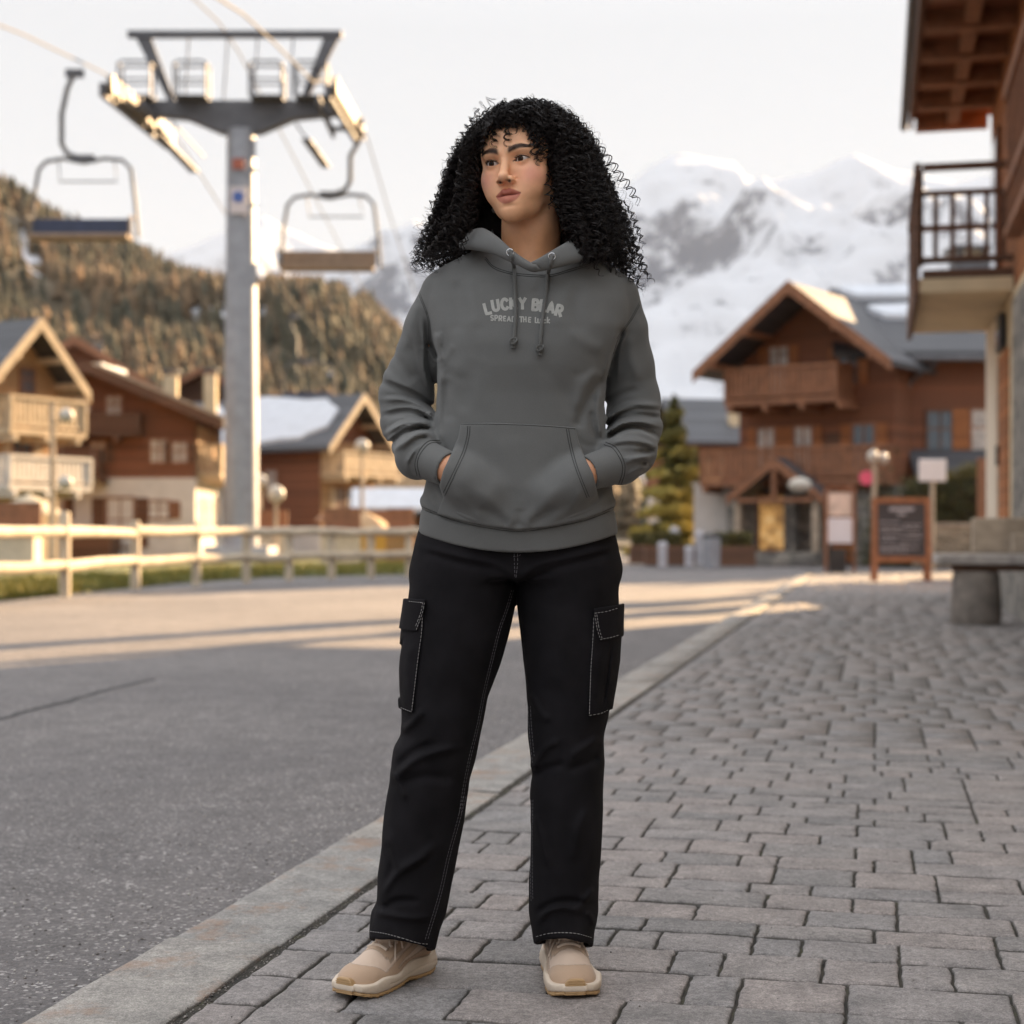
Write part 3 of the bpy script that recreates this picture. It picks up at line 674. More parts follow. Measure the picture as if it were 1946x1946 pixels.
while k < 9.5: gbox(js, k, k + .05, .14, .17, 4.12, 5.50); k += .28
for s_ in (5.0, 7, 9.4): gbox(js, s_, s_ + .1, .0, .12, 5.5, 5.6)
js.build("balcony", W_TRIM, G, world=True)
ww = MB(); gbox(ww, 1.0, 1.9, -.02, .05, 4.0, 6.0); wo_ = ww.build("window", W_TRIM, G, world=True); gb(1.08, 1.82, .051, .06, 4.1, 5.9).build("pane", GLASS, wo_, world=True)
# roof overhang with rafters
rf = MB(); gbox(rf, -.65, 14.4, -8.5, 1.02, 6.78, 6.98); ro_ = rf.build("roof", W_BROWN, G, world=True)
rb = MB(); k = -.55
while k < 12: gbox(rb, k, k + .18, 0, .98, 6.56, 6.778); k += 1.15
gbox(rb, -.65, 14.4, .4, .56, 6.6, 6.776); rb.build("rafter", W_TRIM, ro_, world=True)
gb(-.68, 14.4, 1.022, 1.07, 6.64, 7.05).build("fascia", W_DARK, ro_, world=True)
MB().tube([GP(-.85, 1.14, 6.72), GP(14, 1.14, 6.72)], .055).build("gutter", STEELD, ro_, smooth=True, world=True)
gb(-.6, 14.4, -8.5, 1.0, 6.985, 7.2).build("roof_covering", SLATE, ro_, world=True)
# neighbouring house continuing the row towards the camera
H = thing("townhouse", "rendered townhouse behind the right edge of the pavement", "building", (3.75, 8.0, 0), 0)
MB().box(3.75, 12, -16, 8.0, 0, 4.7).build("wall", CREAM, H, world=True)
MB().box(3.3, 12.4, -16.4, 8.3, 4.7, 4.95).build("roof", SLATE, H, world=True)
for yy in (-10, -6.5, -3, .5, 4.0):
    Mh = local_m(H).inverted() @ Matrix.Translation((3.75, yy, 0)) @ Matrix.Rotation(R(-90), 4, 'Z')
    for zz in (1.0,): window(H, Mh, 0, zz, 1.0, 1.4, W_TRIM, GLASSL, W_ORANGE)

# ------------------------------------------------------------------ right street furniture
# bench of weathered slabs on stone blocks
bn = thing("bench", "rough grey stone bench on block legs before the corner building", "bench", (gx(1870, 14.6), 14.9, 0), R(-12))
tp = MB().box(-.36, 1.5, -.16, .36, .56, .66)
tp.build("seat", plain("weathered_bench_top", (0.40, 0.36, 0.33), .85, .3, 8, .6), bn, bevel=.02)
lg = MB().lathe([(.21, 0), (.235, .06), (.225, .3), (.215, .47), (.19, .50)], (0.02, .08, 0), 18)
LEGM = plain("bench_leg_stone", (0.21, 0.18, 0.155), .9, .35, 7, .7)
lg.build("leg", LEGM, bn, smooth=True); MB().lathe([(.19, 0), (.21, .06), (.2, .3), (.19, .47), (.17, .50)], (.82, .1, 0), 18).build("leg", LEGM, bn, smooth=True)
MB().box(-.2, 1.3, -.02, .2, .5, .56).build("beam", W_DARK, bn)
bk = MB().box(.0, 1.5, .32, .42, .66, 1.0).box(.35, .5, .1, .32, .66, .85); bk.build("backrest", W_GREY, bn, bevel=.02)
# menu blackboard
cb = thing("menu_board", "wooden framed chalkboard menu standing on the pavement", "sign", (gx(1713, 28.0), 28.0, 0), R(-6))
f = MB(); hw = .46
for s in (-1, 1): f.bar((s * hw, -.08, 0), (s * hw, .06, 1.46), .09, .05, up=(0, 1, 0))
f.bar((-hw, .055, 1.42), (hw, .055, 1.42), .1, .05, up=(0, 1, 0)).bar((-hw, -.045, .38), (hw, -.045, .38), .1, .05, up=(0, 1, 0)); f.build("frame", W_TRIM, cb)
sw = Matrix.Rotation(R(5.5), 4, 'X')
bd = MB().box(-hw + .04, hw - .04, -.012, .012, .42, 1.38, Matrix.Translation((0, -.072, 0)) @ Matrix.Rotation(R(-5.5), 4, 'X')); bd.build("board", plain("blackboard", (0.022, 0.026, 0.038), .6, .2, 6), cb)
wr_ = MB(); Mb = Matrix.Translation((0, -.072, 0)) @ Matrix.Rotation(R(-5.5), 4, 'X')
wr_.box(-.2, .22, -.016, -.0135, 1.24, 1.30, Mb).box(-.07, .08, -.016, -.0135, 1.16, 1.20, Mb)
for q, (xa, xb) in enumerate(((-.36, -.03), (.05, .34), (-.36, .3), (-.36, .02), (.08, .33), (-.36, .36), (-.36, -.1), (-.02, .3), (-.36, .1), (-.36, .28), (-.36, .12))):
    zz = 1.04 - q * .052; x = xa
    while x < xb: L = random.uniform(.03, .09); wr_.box(x, min(xb, x + L), -.016, -.0135, zz - .011, zz + .011, Mb); x += L + .02
wr_.build("chalk_writing", plain("chalk", (0.30, 0.31, 0.36), .9, .3, 40), cb)
for s in (-1, 1): MB().bar((s * hw, .42, 0), (s * hw, .07, 1.4), .06, .04, up=(0, 1, 0)).build("rear_leg", W_TRIM, cb)
# white information stand
ib = thing("information_board", "white notice board in a light wooden frame before the chalet porch", "sign", (gx(1598, 34), 34, 0), R(-4))
MB().box(-.28, .24, -.02, .02, .62, 1.16).build("notice", plain("white_notice", (0.72, 0.70, 0.74), .5, .04, 4, 0), ib)
MB().box(-.27, .23, -.025, .02, 1.2, 1.7).build("map_panel", plain("map_print", (0.62, 0.50, 0.42), .5, .35, 3, 0), ib)
MB().box(-.35, -.285, -.05, .05, 0, 1.76).box(.245, .31, -.05, .05, 0, 1.76).box(-.35, .31, -.052, .052, 1.76, 1.83).build("frame", W_TRIM, ib)
MB().box(-.25, .1, -.04, .1, 0, .5).build("base", IRON, ib)
# slim lamp pole with pink disc
lp = thing("lamp_post", "slim grey lamp pole with a pink round sign, before the brown chalet", "lamp", (gx(1661, 33), 33, 0))
MB().tube([(0, 0, 0), (0, 0, 2.6)], .055, 10).build("pole", W_GREY, lp, smooth=True)
MB().ball((-.03, -.02, 2.42), (.12, .12, .14)).build("lantern", LAMPM, lp, smooth=True); MB().ball((.2, .02, 2.38), (.1, .1, .13)).build("lantern", GLASSL, lp, smooth=True)
MB().bar((0, 0, 2.3), (.2, .02, 2.28), .03).build("arm", IRON, lp)
MB().tube([(-.16, -.03, 1.98), (-.16, -.005, 1.98)], .15, 20).build("round_sign", plain("pink_sign", (0.62, 0.09, 0.17), .5, .1, 3, 0), lp)
# white rectangular sign on post
ws = thing("street_sign", "white rectangular sign on a post above the hedge", "sign", (gx(1772, 36), 36, 0))
MB().box(-.31, .31, -.02, .02, 2.0, 2.5).build("panel", plain("white_sign", (0.78, 0.72, 0.70), .5, .04, 3, 0), ws, bevel=.05); MB().tube([(0, .03, 0), (0, .03, 2.1)], .05).build("post", W_GREY, ws)
# stone wall, hedge, posts
sw_ = thing("stone_wall", "low sandy stone wall under the hedge beside the chalkboard", "wall", (gx(1812, 39), 39, 0))
MB().box(-.9, 1.6, 0, .4, 0, 1.0).build("masonry", STONEB, sw_); MB().box(-.94, 1.64, -.04, .44, 1.0, 1.08).build("coping", W_GREY, sw_)
for px, lab in ((1866, "brown timber post at the right end of the hedge"),):
    p = MB().box(-.09, .09, -.09, .09, 0, 2.6).bar((0, 0, 2.5), (.9, 0, 2.5), .12); o = p.build("timber_post", W_TRIM); o.location = (gx(px, 37.5), 37.5, 0); tag(o, lab, "post")

def leaf_cloud(name, pts, size, mat, par, shades):
    n = len(pts); a = rng.normal(size=(n, 3)); a /= np.linalg.norm(a, axis=1)[:, None]; b = np.cross(a, rng.normal(size=(n, 3))); b /= np.linalg.norm(b, axis=1)[:, None]
    s = (size * rng.uniform(.5, 1.4, n))[:, None]
    V = np.stack([pts - a * s, pts + b * s * .45, pts + a * s, pts - b * s * .45], 1).reshape(-1, 3)
    return np_mesh(name, V, np.arange(n * 4).reshape(-1, 4), mat, par, cols=np.repeat(shades, 4, 0))
def leaf_mat(name, stops):
    t = NT(name); sp = t.n("ShaderNodeSeparateColor"); t.l(t.attr("Col"), sp.inputs[0]); t.color(t.ramp(sp.outputs[0], stops)).rough(0.75); return t.m
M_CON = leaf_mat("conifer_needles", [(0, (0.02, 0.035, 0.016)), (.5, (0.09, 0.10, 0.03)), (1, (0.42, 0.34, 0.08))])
M_HEDGE = leaf_mat("hedge_leaves", [(0, (0.03, 0.035, 0.012)), (.6, (0.09, 0.08, 0.02)), (1, (0.25, 0.19, 0.04))])
M_BARK = plain("bark", (0.09, 0.065, 0.045), .9, .4, 8, .8)
def conifer(label, loc, h, r, n=9000, seed=1, gold=.5, mat=None):
    g = np.random.default_rng(seed); t = thing("conifer_tree", label, "tree", loc)
    MB().tube([(0, 0, 0), (.02, 0, h * .5), (0, 0, h * .97)], [.045 * h * .4 + .04, .05, .012], 8).build("trunk", M_BARK, t, smooth=True)
    u = g.random(n) ** .8; z = .08 * h + u * .92 * h; nb = 46; br = g.integers(0, nb, n); bz = (br / nb); ba = br * 2.399
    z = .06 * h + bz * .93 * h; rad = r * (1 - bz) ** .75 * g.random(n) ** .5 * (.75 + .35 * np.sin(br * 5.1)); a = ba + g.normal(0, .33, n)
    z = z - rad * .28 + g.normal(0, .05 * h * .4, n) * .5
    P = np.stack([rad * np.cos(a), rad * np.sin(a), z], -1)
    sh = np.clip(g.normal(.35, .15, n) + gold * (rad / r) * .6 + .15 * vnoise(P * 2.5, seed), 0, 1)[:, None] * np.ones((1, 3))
    leaf_cloud("crown", P, .11 * h / 5, mat or M_CON, t, sh); return t
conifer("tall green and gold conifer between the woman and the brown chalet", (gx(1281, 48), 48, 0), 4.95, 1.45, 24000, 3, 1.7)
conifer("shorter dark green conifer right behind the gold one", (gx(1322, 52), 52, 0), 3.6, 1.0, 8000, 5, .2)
hd = thing("hedge", "dark leafy hedge above the low stone wall", "hedge", (gx(1812, 39.7), 39.7, 1.0))
n = 12000; P = np.stack([rng.uniform(-1.0, 1.3, n), rng.uniform(-.1, .9, n), rng.uniform(0, 1, n)], -1); P[:, 2] = P[:, 2] * (1.15 + .45 * (P[:, 0] + 1) / 2.3 + .2 * vnoise(P * np.array([3, 3, 0]), 4))
leaf_cloud("foliage", P, .05, M_HEDGE, hd, (np.clip(rng.normal(.3, .2, n) + .35 * (P[:, 2] > 1.2), 0, 1))[:, None] * np.ones((1, 3)))
MB().box(-.9, 1.2, .2, .6, 0, .9).build("branches", M_BARK, hd)
b2 = thing("shrub", "round dark shrub between pole and stone wall", "shrub", (gx(1700, 41), 41, 0))
n = 5000; P = rng.normal(size=(n, 3)) * .36; P[:, 2] = np.abs(P[:, 2]) * 2.2
leaf_cloud("foliage", P, .06, M_HEDGE, b2, np.clip(rng.normal(.25, .15, n), 0, 1)[:, None] * np.ones((1, 3))); MB().tube([(0, 0, 0), (0, 0, .8)], .05).build("stem", M_BARK, b2)
# planters, bollards and people-height clutter at the far end of the street
POT = plain("terracotta", (0.22, 0.10, 0.06), .8, .2, 5); GREYP = plain("concrete_post", (0.45, 0.44, 0.47), .8, .15, 5)
for k, (px, Y, w_, lab) in enumerate(((1226, 43, .42, "brown box planter farthest left of the row by the conifer"), (1262, 41, .5, "wide wooden planter under the gold conifer"), (1392, 40, .55, "dark wooden planter under the white garden wall"))):
    t = thing("planter", lab, "planter", (gx(px, Y), Y, 0), 0, "planters along the far street edge")
    MB().box(-w_, w_, -.25, .25, 0, .5).build("box", W_DARK, t); n = 1200; P = np.stack([rng.uniform(-w_ * .85, w_ * .85, n), rng.uniform(-.2, .2, n), rng.uniform(.48, .85, n)], -1)
    leaf_cloud("plants", P, .05, M_HEDGE, t, np.clip(rng.normal(.5, .25, n), 0, 1)[:, None] * np.ones((1, 3)))
for k, (px, Y, h, lab) in enumerate(((1259, 39, .62, "leftmost pale stone bollard under the conifer"), (1282, 42, 1.0, "taller pale bollard beside the conifer trunk"), (1310, 40, .5, "short grey bollard right of the conifer"), (1330, 42, .9, "grey bollard before the white garden wall"))):
    t = MB().lathe([(.11, 0), (.11, h * .8), (.13, h * .82), (.12, h * .92), (.07, h)], (0, 0, 0), 12).build("bollard", GREYP, None, smooth=True)
    t.location = (gx(px, Y), Y, 0); tag(t, lab, "bollard", "bollards at the end of the street")
tb = thing("litter_bin", "grey metal litter bin near the chalet steps", "bin", (gx(1352, 38), 38, 0)); MB().lathe([(.2, 0), (.22, .7), (.2, .72)], (0, 0, 0), 14).build("body", STEEL, tb, smooth=True); MB().lathe([(.23, .72), (.2, .8), (.05, .84)], (0, 0, 0), 14).build("lid", IRON, tb, smooth=True)
st = thing("steps", "two pale stone steps before the chalet shop window", "steps", (gx(1452, 42.3), 42.3, 0), R(-35)); MB().box(-1.5, 1.6, -.5, .6, 0, .16).box(-1.4, 1.5, -.2, .6, .16, .32).build("tread", STONEW, st)
pl = thing("pendant_lamp", "round white lamp hanging under the chalet porch eave", "lamp", (gx(1520, 40.5), 40.5, 2.05)); MB().ball((0, 0, 0), (.3, .3, .2)).build("shade", LAMPM, pl, smooth=True); MB().tube([(0, 0, .18), (0, 0, .75)], .015).build("cord", IRON, pl)

gs = thing("shadow_shed", "unseen timber shed added behind the corner building to shade the road", "shed", (9.2, 25.4, 0)); MB().box(0, 3.2, 0, 4.6, 0, 2.7).build("wall", W_DARK, gs)  # added out of view to cast a band of shadow on the road
MB().prism([(-.2, -.2, 2.7), (3.4, -.2, 2.7), (1.6, -.2, 3.5)], (0, 5, 0)).build("roof", SLATE, gs)

conifer("slender conifer added out of view to streak the road with shadow", (9.4, 27.6, 0), 6.5, .8, 5000, 8, .6)  # this and the next conifer are added unseen for their shadow streaks
conifer("taller unseen conifer added behind the first for a further shadow streak", (12.0, 33.2, 0), 9.0, .9, 6000, 9, .6)
# ------------------------------------------------------------------ chair lift
PX_, PY_ = -7.65, 45.0
P = thing("lift_pylon", "tall grey steel chairlift tower with crossarm and sheave trains", "lift tower", (PX_, PY_, 0))
MB().tube([(0, 0, -.1), (0, 0, 6), (0, 0, 12.2)], [.50, .455, .40], 28).build("pole", STEEL, P, smooth=True)
MB().box(-.9, .9, -.9, .9, -.1, .45).build("footing", GREYP, P)
a = MB()
a.prism([(-3.1, -.22, 12.66), (-1.5, -.22, 12.5), (-.55, -.22, 12.1), (.55, -.22, 12.1), (1.5, -.22, 12.5), (3.1, -.22, 12.66), (3.1, -.22, 13.0), (-3.1, -.22, 13.0)], (0, .44, 0)); a.build("crossarm", STEELD, P)
MB().box(-3.2, 2.85, -.1, .1, 14.82, 15.0).build("gantry_beam", STEELD, P)
for s, x0, x1 in ((-1, -2.75, -1.95), (1, 2.55, 1.75)):
    MB().prism([(x0 - .22, -.06, 14.8), (x0 + .22, -.06, 14.8), (x1 + .1, -.06, 13.0), (x1 - .1, -.06, 13.0)], (0, .12, 0)).build("strut", STEELD, P)
for x in (-1.6, -.5, .35, 1.35): MB().tube([(x, 0, 13), (x + .12, 0, 14.8)], .03, 5).build("stay_rod", STEEL, P)
for k, x0 in enumerate((-3.3, -1.75, .35, 1.6)):
    c = MB()
    for y in (-.75, -.2):
        c.tube([(x0, y, 13.0), (x0, y, 13.85), (x0 + .1, y, 13.95), (x0 + .8, y, 13.95), (x0 + .9, y, 13.85), (x0 + .9, y, 13.0)], .035, 5).tube([(x0, y, 13.45), (x0 + .9, y, 13.45)], .028, 5)
    c.tube([(x0, -.75, 13.9), (x0, -.2, 13.9)], .03, 5).tube([(x0 + .9, -.75, 13.9), (x0 + .9, -.2, 13.9)], .03, 5); c.box(x0, x0 + .9, -.8, -.2, 12.96, 13.0)
    c.build("cage", STEELD, P)
def train(sx, z0, zz):
    t = MB(); n = 12; x = sx * 2.9; ya, yb = -4.0, 3.8
    za, zb = z0, zz
    t.bar((x, ya, za), (x, yb, zb), .16, .34); t.bar((x + .5 * -sx, ya * .5, (za + zb) / 2), (x + .5 * -sx, yb * .5, (za + zb) / 2), .10, .22)
    t.bar((x - sx * .5, -1.2, (za + zb)/2), (x, -1.2, (za + zb)/2), .12, .12).bar((x - sx * .5, 1.2, (za + zb)/2), (x, 1.2, (za + zb)/2), .12, .12)
    o = t.build("sheave_train", STEELD, P)
    for k in range(n):
        f = (k + .5) / n; y = ya + (yb - ya) * f; z = za + (zb - za) * f + .17
        w = MB().tube([(x + .10, y, z), (x + .24, y, z)], .27, 14); w.build("sheave", plain("sheave_metal", (.20, .17, .14), .5, .2, 4, 0, metal=.2), o, smooth=True)
    MB().bar((x - sx * .9, ya * .3, za - .55), (x - sx * .9, yb * .9, zb - .95), .26, .06).bar((x - sx * 1.2, ya * .3, za - .1), (x - sx * 1.2, yb * .9, zb - .5), .04).build("catwalk", STEELD, P)
train(-1, 12.25, 12.75); train(1, 12.2, 12.9)
sg = MB().box(-.24, .24, -.50, -.47, 9.75, 10.5); so = sg.build("tower_sign", plain("tower_sign_white", (.62, .55, .55), .5, .05, 3, 0), P)
MB().tube([(0, -.52, 10.22), (0, -.501, 10.22)], .16, 20).build("blue_disc", plain("tower_sign_blue", (.07, .13, .38), .5, .05, 3, 0), so)
MB().box(-.17, .17, -.49, -.465, 11.0, 11.3).build("tower_plate", plain("tower_sign_red", (.35, .10, .06), .5, .1, 3, 0), P)
CABLE = plain("lift_cable", (.11, .10, .09), .8, .1, 3, 0, metal=0)
def cable(pts, lab):
    ys = np.array([p[1] for p in pts]); Yg = np.linspace(ys[0], ys[-1], 60)
    Xg = np.interp(Yg, ys, [p[0] for p in pts]); Zg = np.interp(Yg, ys, [p[2] for p in pts])
    o = MB().tube([(x, y, z) for x, y, z in zip(Xg, Yg, Zg)], .024, 6).build("haul_cable", CABLE, None, smooth=True); tag(o, lab, "cable")
cable([(-10.35, 8, 5.6), (-10.38, 20, 8.6), (-10.4, 32.7, 11.25), (-10.4, 41, 12.62), (-10.4, 49, 13.15), (-10.5, 59, 12.45), (-10.5, 114, 10.6), (-10.5, 200, 9)], "steel haul cable on the outer left sheaves of the lift tower")
cable([(-4.6, 8, 4.6), (-4.62, 25.8, 9.5), (-4.65, 31, 10.4), (-4.65, 38, 11.5), (-4.55, 41, 12.6), (-4.55, 49, 13.3), (-4.6, 60, 12.8), (-4.6, 114, 10.6), (-4.6, 200, 9)], "steel haul cable on the right hand sheaves of the lift tower")
cable([(-9.0, 12, 9.6), (-8.6, 28, 13.0), (-8.05, 45, 15.05), (-8.0, 80, 14.0), (-8, 200, 11)], "thin signal cable running over the tower's top beam")
NAVY = plain("navy_padding", (.035, .045, .085), .6, .15, 5); TANP = plain("tan_padding", (.26, .18, .12), .7, .2, 5)
CH_ST = plain("chair_tube_steel", (.10, .095, .09), .5, .1, 4, 0, metal=.3)
def chair(lab, c, grip, sc, mirror, pad, under):
    """c: bracket point, grip: cable point"""
    t = thing("lift_chair", lab, "chairlift chair", c, 0, "chairs hanging on the ski lift"); m = -1 if mirror else 1
    g = Vector(grip) - Vector(c); u = .0127 * sc
    arm = [g, Vector((g.x - m * 14 * u, g.y, g.z * .82)), Vector((-m * 42 * u, g.y * .5, g.z * .52)), Vector((-m * 42 * u, 0, 28 * u)), Vector((-m * 32 * u, 0, 10 * u)), Vector((-m * 8 * u, 0, 0))]
    MB().tube(arm, .065 * sc, 10).build("hanger", CH_ST, t, smooth=True)
    MB().box(g.x - .22, g.x + .22, -.05 + g.y, .05 + g.y, g.z - .12, g.z + .08).build("grip", STEELD, t)
    MB().box(-.26 * sc, .26 * sc, -.08, .08, -.10, .08).build("bracket", STEELD, t)
    fr = MB().tube([(-98 * u, .0, -150 * u), (-94 * u, 0, -70 * u), (-86 * u, 0, -22 * u), (-72 * u, 0, -6 * u), (-40 * u, 0, 0), (0, 0, -8 * u), (40 * u, 0, 0), (74 * u, 0, -3 * u), (90 * u, 0, -20 * u), (98 * u, 0, -80 * u), (104 * u, 0, -150 * u)], .048 * sc, 8)
    fr.build("frame", CH_ST, t, smooth=True)
    bar = MB().tube([(-45 * u, -.1, -4 * u), (-38 * u, -.35, -50 * u), (70 * u, -.35, -50 * u), (60 * u, -.1, -4 * u)], .022 * sc, 6); bar.build("safety_bar", CH_ST, t, smooth=True)
    MB().box(-97 * u, 92 * u, -.04, .05, -148 * u, -115 * u).build("backrest", pad, t, bevel=.02)
    MB().box(-97 * u, 92 * u, -.5 * sc, .04, -158 * u, -149 * u).build("seat", under, t, bevel=.02)
    for xx in (-99 * u, 96 * u):
        MB().tube([(xx, -.46, -152 * u), (xx, -.46, -118 * u), (xx, -.05, -114 * u)], .03 * sc, 7).build("armrest", TANP if xx > 0 else CH_ST, t, smooth=True)
    return t
chair("lift chair with navy padding at the far left", (ov(158, 299, 38.5)), ov(141, 137, 38.5), 1.0, False, NAVY, TANP)
chair("lift chair with tan padding right of the lift tower", (ov(622, 367, 46.5)), ov(672, 228, 46.5), 1.13, True, TANP, TANP)
chair("small distant lift chair above the snowy chalet roof", (ov(582, 683, 80)), ov(556, 596, 80), 1.05, False, NAVY, NAVY)

# ------------------------------------------------------------------ rail fence on the verge
posts = [(-215, 1156, 940), (-45, 1139, 962), (123, 1126, 972), (257, 1113, 989), (373, 1106, 993), (468, 1101, 998), (549, 1097, 1001), (630, 1094, 1003), (705, 1092, 1005), (778, 1091, 1006), (850, 1090, 1007)]
FP = []
for px, yb, yt in posts:
    Y = F * (EYE - .06) / (yb - HY); FP.append((gx(px, Y), Y, gz(yt, Y)))
fe = thing("fence", "pale round-rail timber fence along the grassy road edge", "fence", (FP[2][0], FP[2][1], 0))
FENCE = plain("fence_timber", (.50, .42, .31), .8, .22, 4, .4)
for k, (x, y, z) in enumerate(FP):
    MB().tube([(x, y, 0), (x, y, z - .03), (x, y, z)], [.075, .07, .05], 10).build("post", FENCE, fe, smooth=True, world=True)
for (x0, y0, z0), (x1, y1, z1) in zip(FP[:-1], FP[1:]):
    for h in (.86, .42):
        MB().tube([(x0, y0 - .09, h + random.uniform(-.02, .03)), ((x0 + x1)/2, (y0 + y1)/2 - .09, h + random.uniform(-.03, .02)), (x1, y1 - .09, h + random.uniform(-.02, .03))], [.085, .075, .07], 10).build("rail", FENCE, fe, smooth=True, world=True)

# ------------------------------------------------------------------ chalets on the left
RIGHT = lambda a, L: Matrix.Translation((a, 0, 0)) @ Matrix.Rotation(R(90), 4, 'Z')
A = thing("chalet", "golden lit chalet with steep gable and balconies at the left edge", "building", (-13.15, 42.4, 0), R(60))
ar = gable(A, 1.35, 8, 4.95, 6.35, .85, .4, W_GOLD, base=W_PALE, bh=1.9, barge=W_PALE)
balcony(A, I4, -1.2, 1.5, 3.55, 1.0, .85, W_PALE); balcony(A, I4, -1.4, 1.5, 2.1, 1.2, .75, plain("white_painted_boards", (.62, .56, .50), .7, .1, 4))
window(A, I4, .1, 2.5, .6, .9, W_TRIM, GLASS, W_PALE); window(A, I4, -.3, .6, .9, .9, W_TRIM, GLASSL, W_TRIM); window(A, I4, .3, 4.6, .4, .6, W_TRIM, GLASS)
ML = Matrix.Translation((-1.35, 8, 0)) @ Matrix.Rotation(R(-90), 4, 'Z')
for q in (5.2, 2.6, 7.0): window(A, ML, q, 2.6, .7, .9, W_TRIM, GLASS, W_TRIM)
snow_patch(A, .5, 1.5, 1.5, 6.5, 4.95, 6.35, 1.35, -1)
N1 = thing("chalet", "narrow timber house behind the golden chalet at far left", "building", (gx(120, 60), 60, 0), R(20))
gable(N1, 2.4, 7, 5.6, 7.1, .7, .5, W_DARK, base=PLASTER, bh=2.4, barge=W_TRIM); snow_patch(N1, .3, 2.2, .5, 6, 5.6, 7.1, 2.4, 1); window(N1, I4, .3, 4.0, .6, .8, W_TRIM, GLASSL, W_TRIM)
B = thing("chalet", "wide dark brown chalet with white ground floor, left of the lift tower", "building", (-13.2, 50, 0), R(3))
br_ = gable(B, 3.2, 6.5, 4.60, 5.95, .9, 1.0, W_BROWN, base=PLASTER, bh=2.55, barge=W_DARK)
MB().prism([(.3, -.98, 5.99), (4.25, -.98, 4.33), (4.25, -.98, 4.43), (.3, -.98, 6.09)], (0, .5, 0)).build("ridge_capping", W_GREY, br_)
for x, z, w, h in ((-.25, 4.6, .42, .5), (.7, 4.55, .42, .55), (-1.0, 3.15, .4, .6), (2.1, 3.05, .5, .7)): window(B, I4, x, z, w, h, W_TRIM, GLASSL)
window(B, I4, 2.1, 1.3, .6, .5, W_TRIM, GLASSL, W_TRIM); window(B, I4, -1.1, 1.3, .5, .6, W_TRIM, GLASSL, W_DARK)
balcony(B, I4, -3.0, .4, 2.7, .9, .75, W_DARK)
balcony(B, I4, -1.5, 1.6, 4.02, .6, .5, W_DARK)
for x in (.2, 2.75): window(B, I4, x, 3.05, .42, .62, W_TRIM, GLASSL, W_DARK)
window(B, I4, .9, .4, .8, 1.5, W_TRIM, GLASS, W_DARK); window(B, I4, -2.3, .9, .6, .9, W_TRIM, GLASSL, W_DARK)
Mr = RIGHT(3.2, 6.5)
balcony(B, Mr, .3, 5.8, 2.75, .8, .9, W_PALE)
for q in (1.0, 2.6, 4.6): window(B, Mr, q, 3.2, .7, .95, W_PALE, GLASSL, W_GOLD); window(B, Mr, q + .2, 1.0, .6, .9, W_TRIM, GLASSL, PLASTER)
MB().box(-1.2, .9, -1.6, -.06, 0, .9).build("terrace", W_DARK, B)
snow_patch(B, -.2, 1.0, .5, 5.5, 4.60, 5.95, 3.2, -1)
chimney(B, 1.9, 3.6, 4.6, 6.1, .45, CREAM); chimney(B, 3.0, 5.2, 4.4, 6.3, .42, CREAM)
C_ = thing("chalet", "chalet with snow covered roof and sunlit gable, right of the lift tower", "building", (-6.35, 61.5, 0), R(60))
cr = gable(C_, 1.75, 9.5, 4.35, 6.0, .8, .5, W_BROWN, base=PLASTER, bh=1.0, barge=W_PALE)
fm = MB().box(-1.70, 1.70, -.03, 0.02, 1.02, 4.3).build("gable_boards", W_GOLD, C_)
balcony(C_, I4, -1.75, 2.2, 3.1, 1.1, .8, W_PALE); window(C_, I4, -.5, 1.3, .6, 1.2, W_TRIM, GLASSL, W_PALE); window(C_, I4, .9, 1.3, .5, 1.1, W_TRIM, GLASSL, W_PALE)
snow_patch(C_, .15, 2.1, .2, 5.2, 4.35, 6.0, 1.75, -1); snow_patch(C_, .3, 1.7, 5.6, 9.2, 4.35, 6.0, 1.75, -1, name="snow")
MLc = Matrix.Translation((-1.75, 9.5, 0)) @ Matrix.Rotation(R(-90), 4, 'Z'); window(C_, MLc, 7.2, 2.6, .5, .6, W_TRIM, GLASSL)
D_ = thing("chalet", "dark slate roofed house peeping out behind the lift tower", "building", (-15.0, 68, 0), R(0))
gable(D_, 3.6, 6, 4.9, 6.6, .6, .5, W_DARK, base=PLASTER, bh=2.4)
D2 = thing("chalet", "small gabled house just left of the woman's elbow", "building", (gx(735, 74), 74, 0), R(52))
gable(D2, 1.9, 8, 4.4, 6.1, .8, .5, W_BROWN, base=PLASTER, bh=1.6, barge=W_PALE); snow_patch(D2, .2, 2.0, .3, 6.5, 4.4, 6.1, 1.9, -1); balcony(D2, I4, -1.8, 1.9, 2.8, .9, .8, W_PALE)
window(D2, I4, 0, 1.4, .8, 1.1, W_TRIM, GLASSL, W_PALE)
L_ = thing("shed", "low shed with flat snow covered roof beside the woman's hip", "building", (gx(735, 54), 54, 0), R(4))
MB().box(-1.0, 1.3, 0, .9, 0, 1.5).build("wall", W_DARK, L_); r0 = MB().prism([(-1.3, -.5, 1.42), (1.6, -.5, 1.42), (1.6, 1.0, 2.15), (-1.3, 1.0, 2.15)], (0, 0, .1)).build("roof", SLATE, L_)
MB().prism([(-1.2, -.45, 1.54), (1.5, -.45, 1.54), (1.5, .95, 2.23), (-1.2, .95, 2.23)], (0, 0, .14)).build("snow", SNOW, r0)
s0 = MB().box(-.2, 1.0, -.03, .0, .35, 1.3).build("window", W_TRIM, L_); MB().box(-.1, .9, -.05, -.031, .45, 1.2).build("pane", LIT, s0)
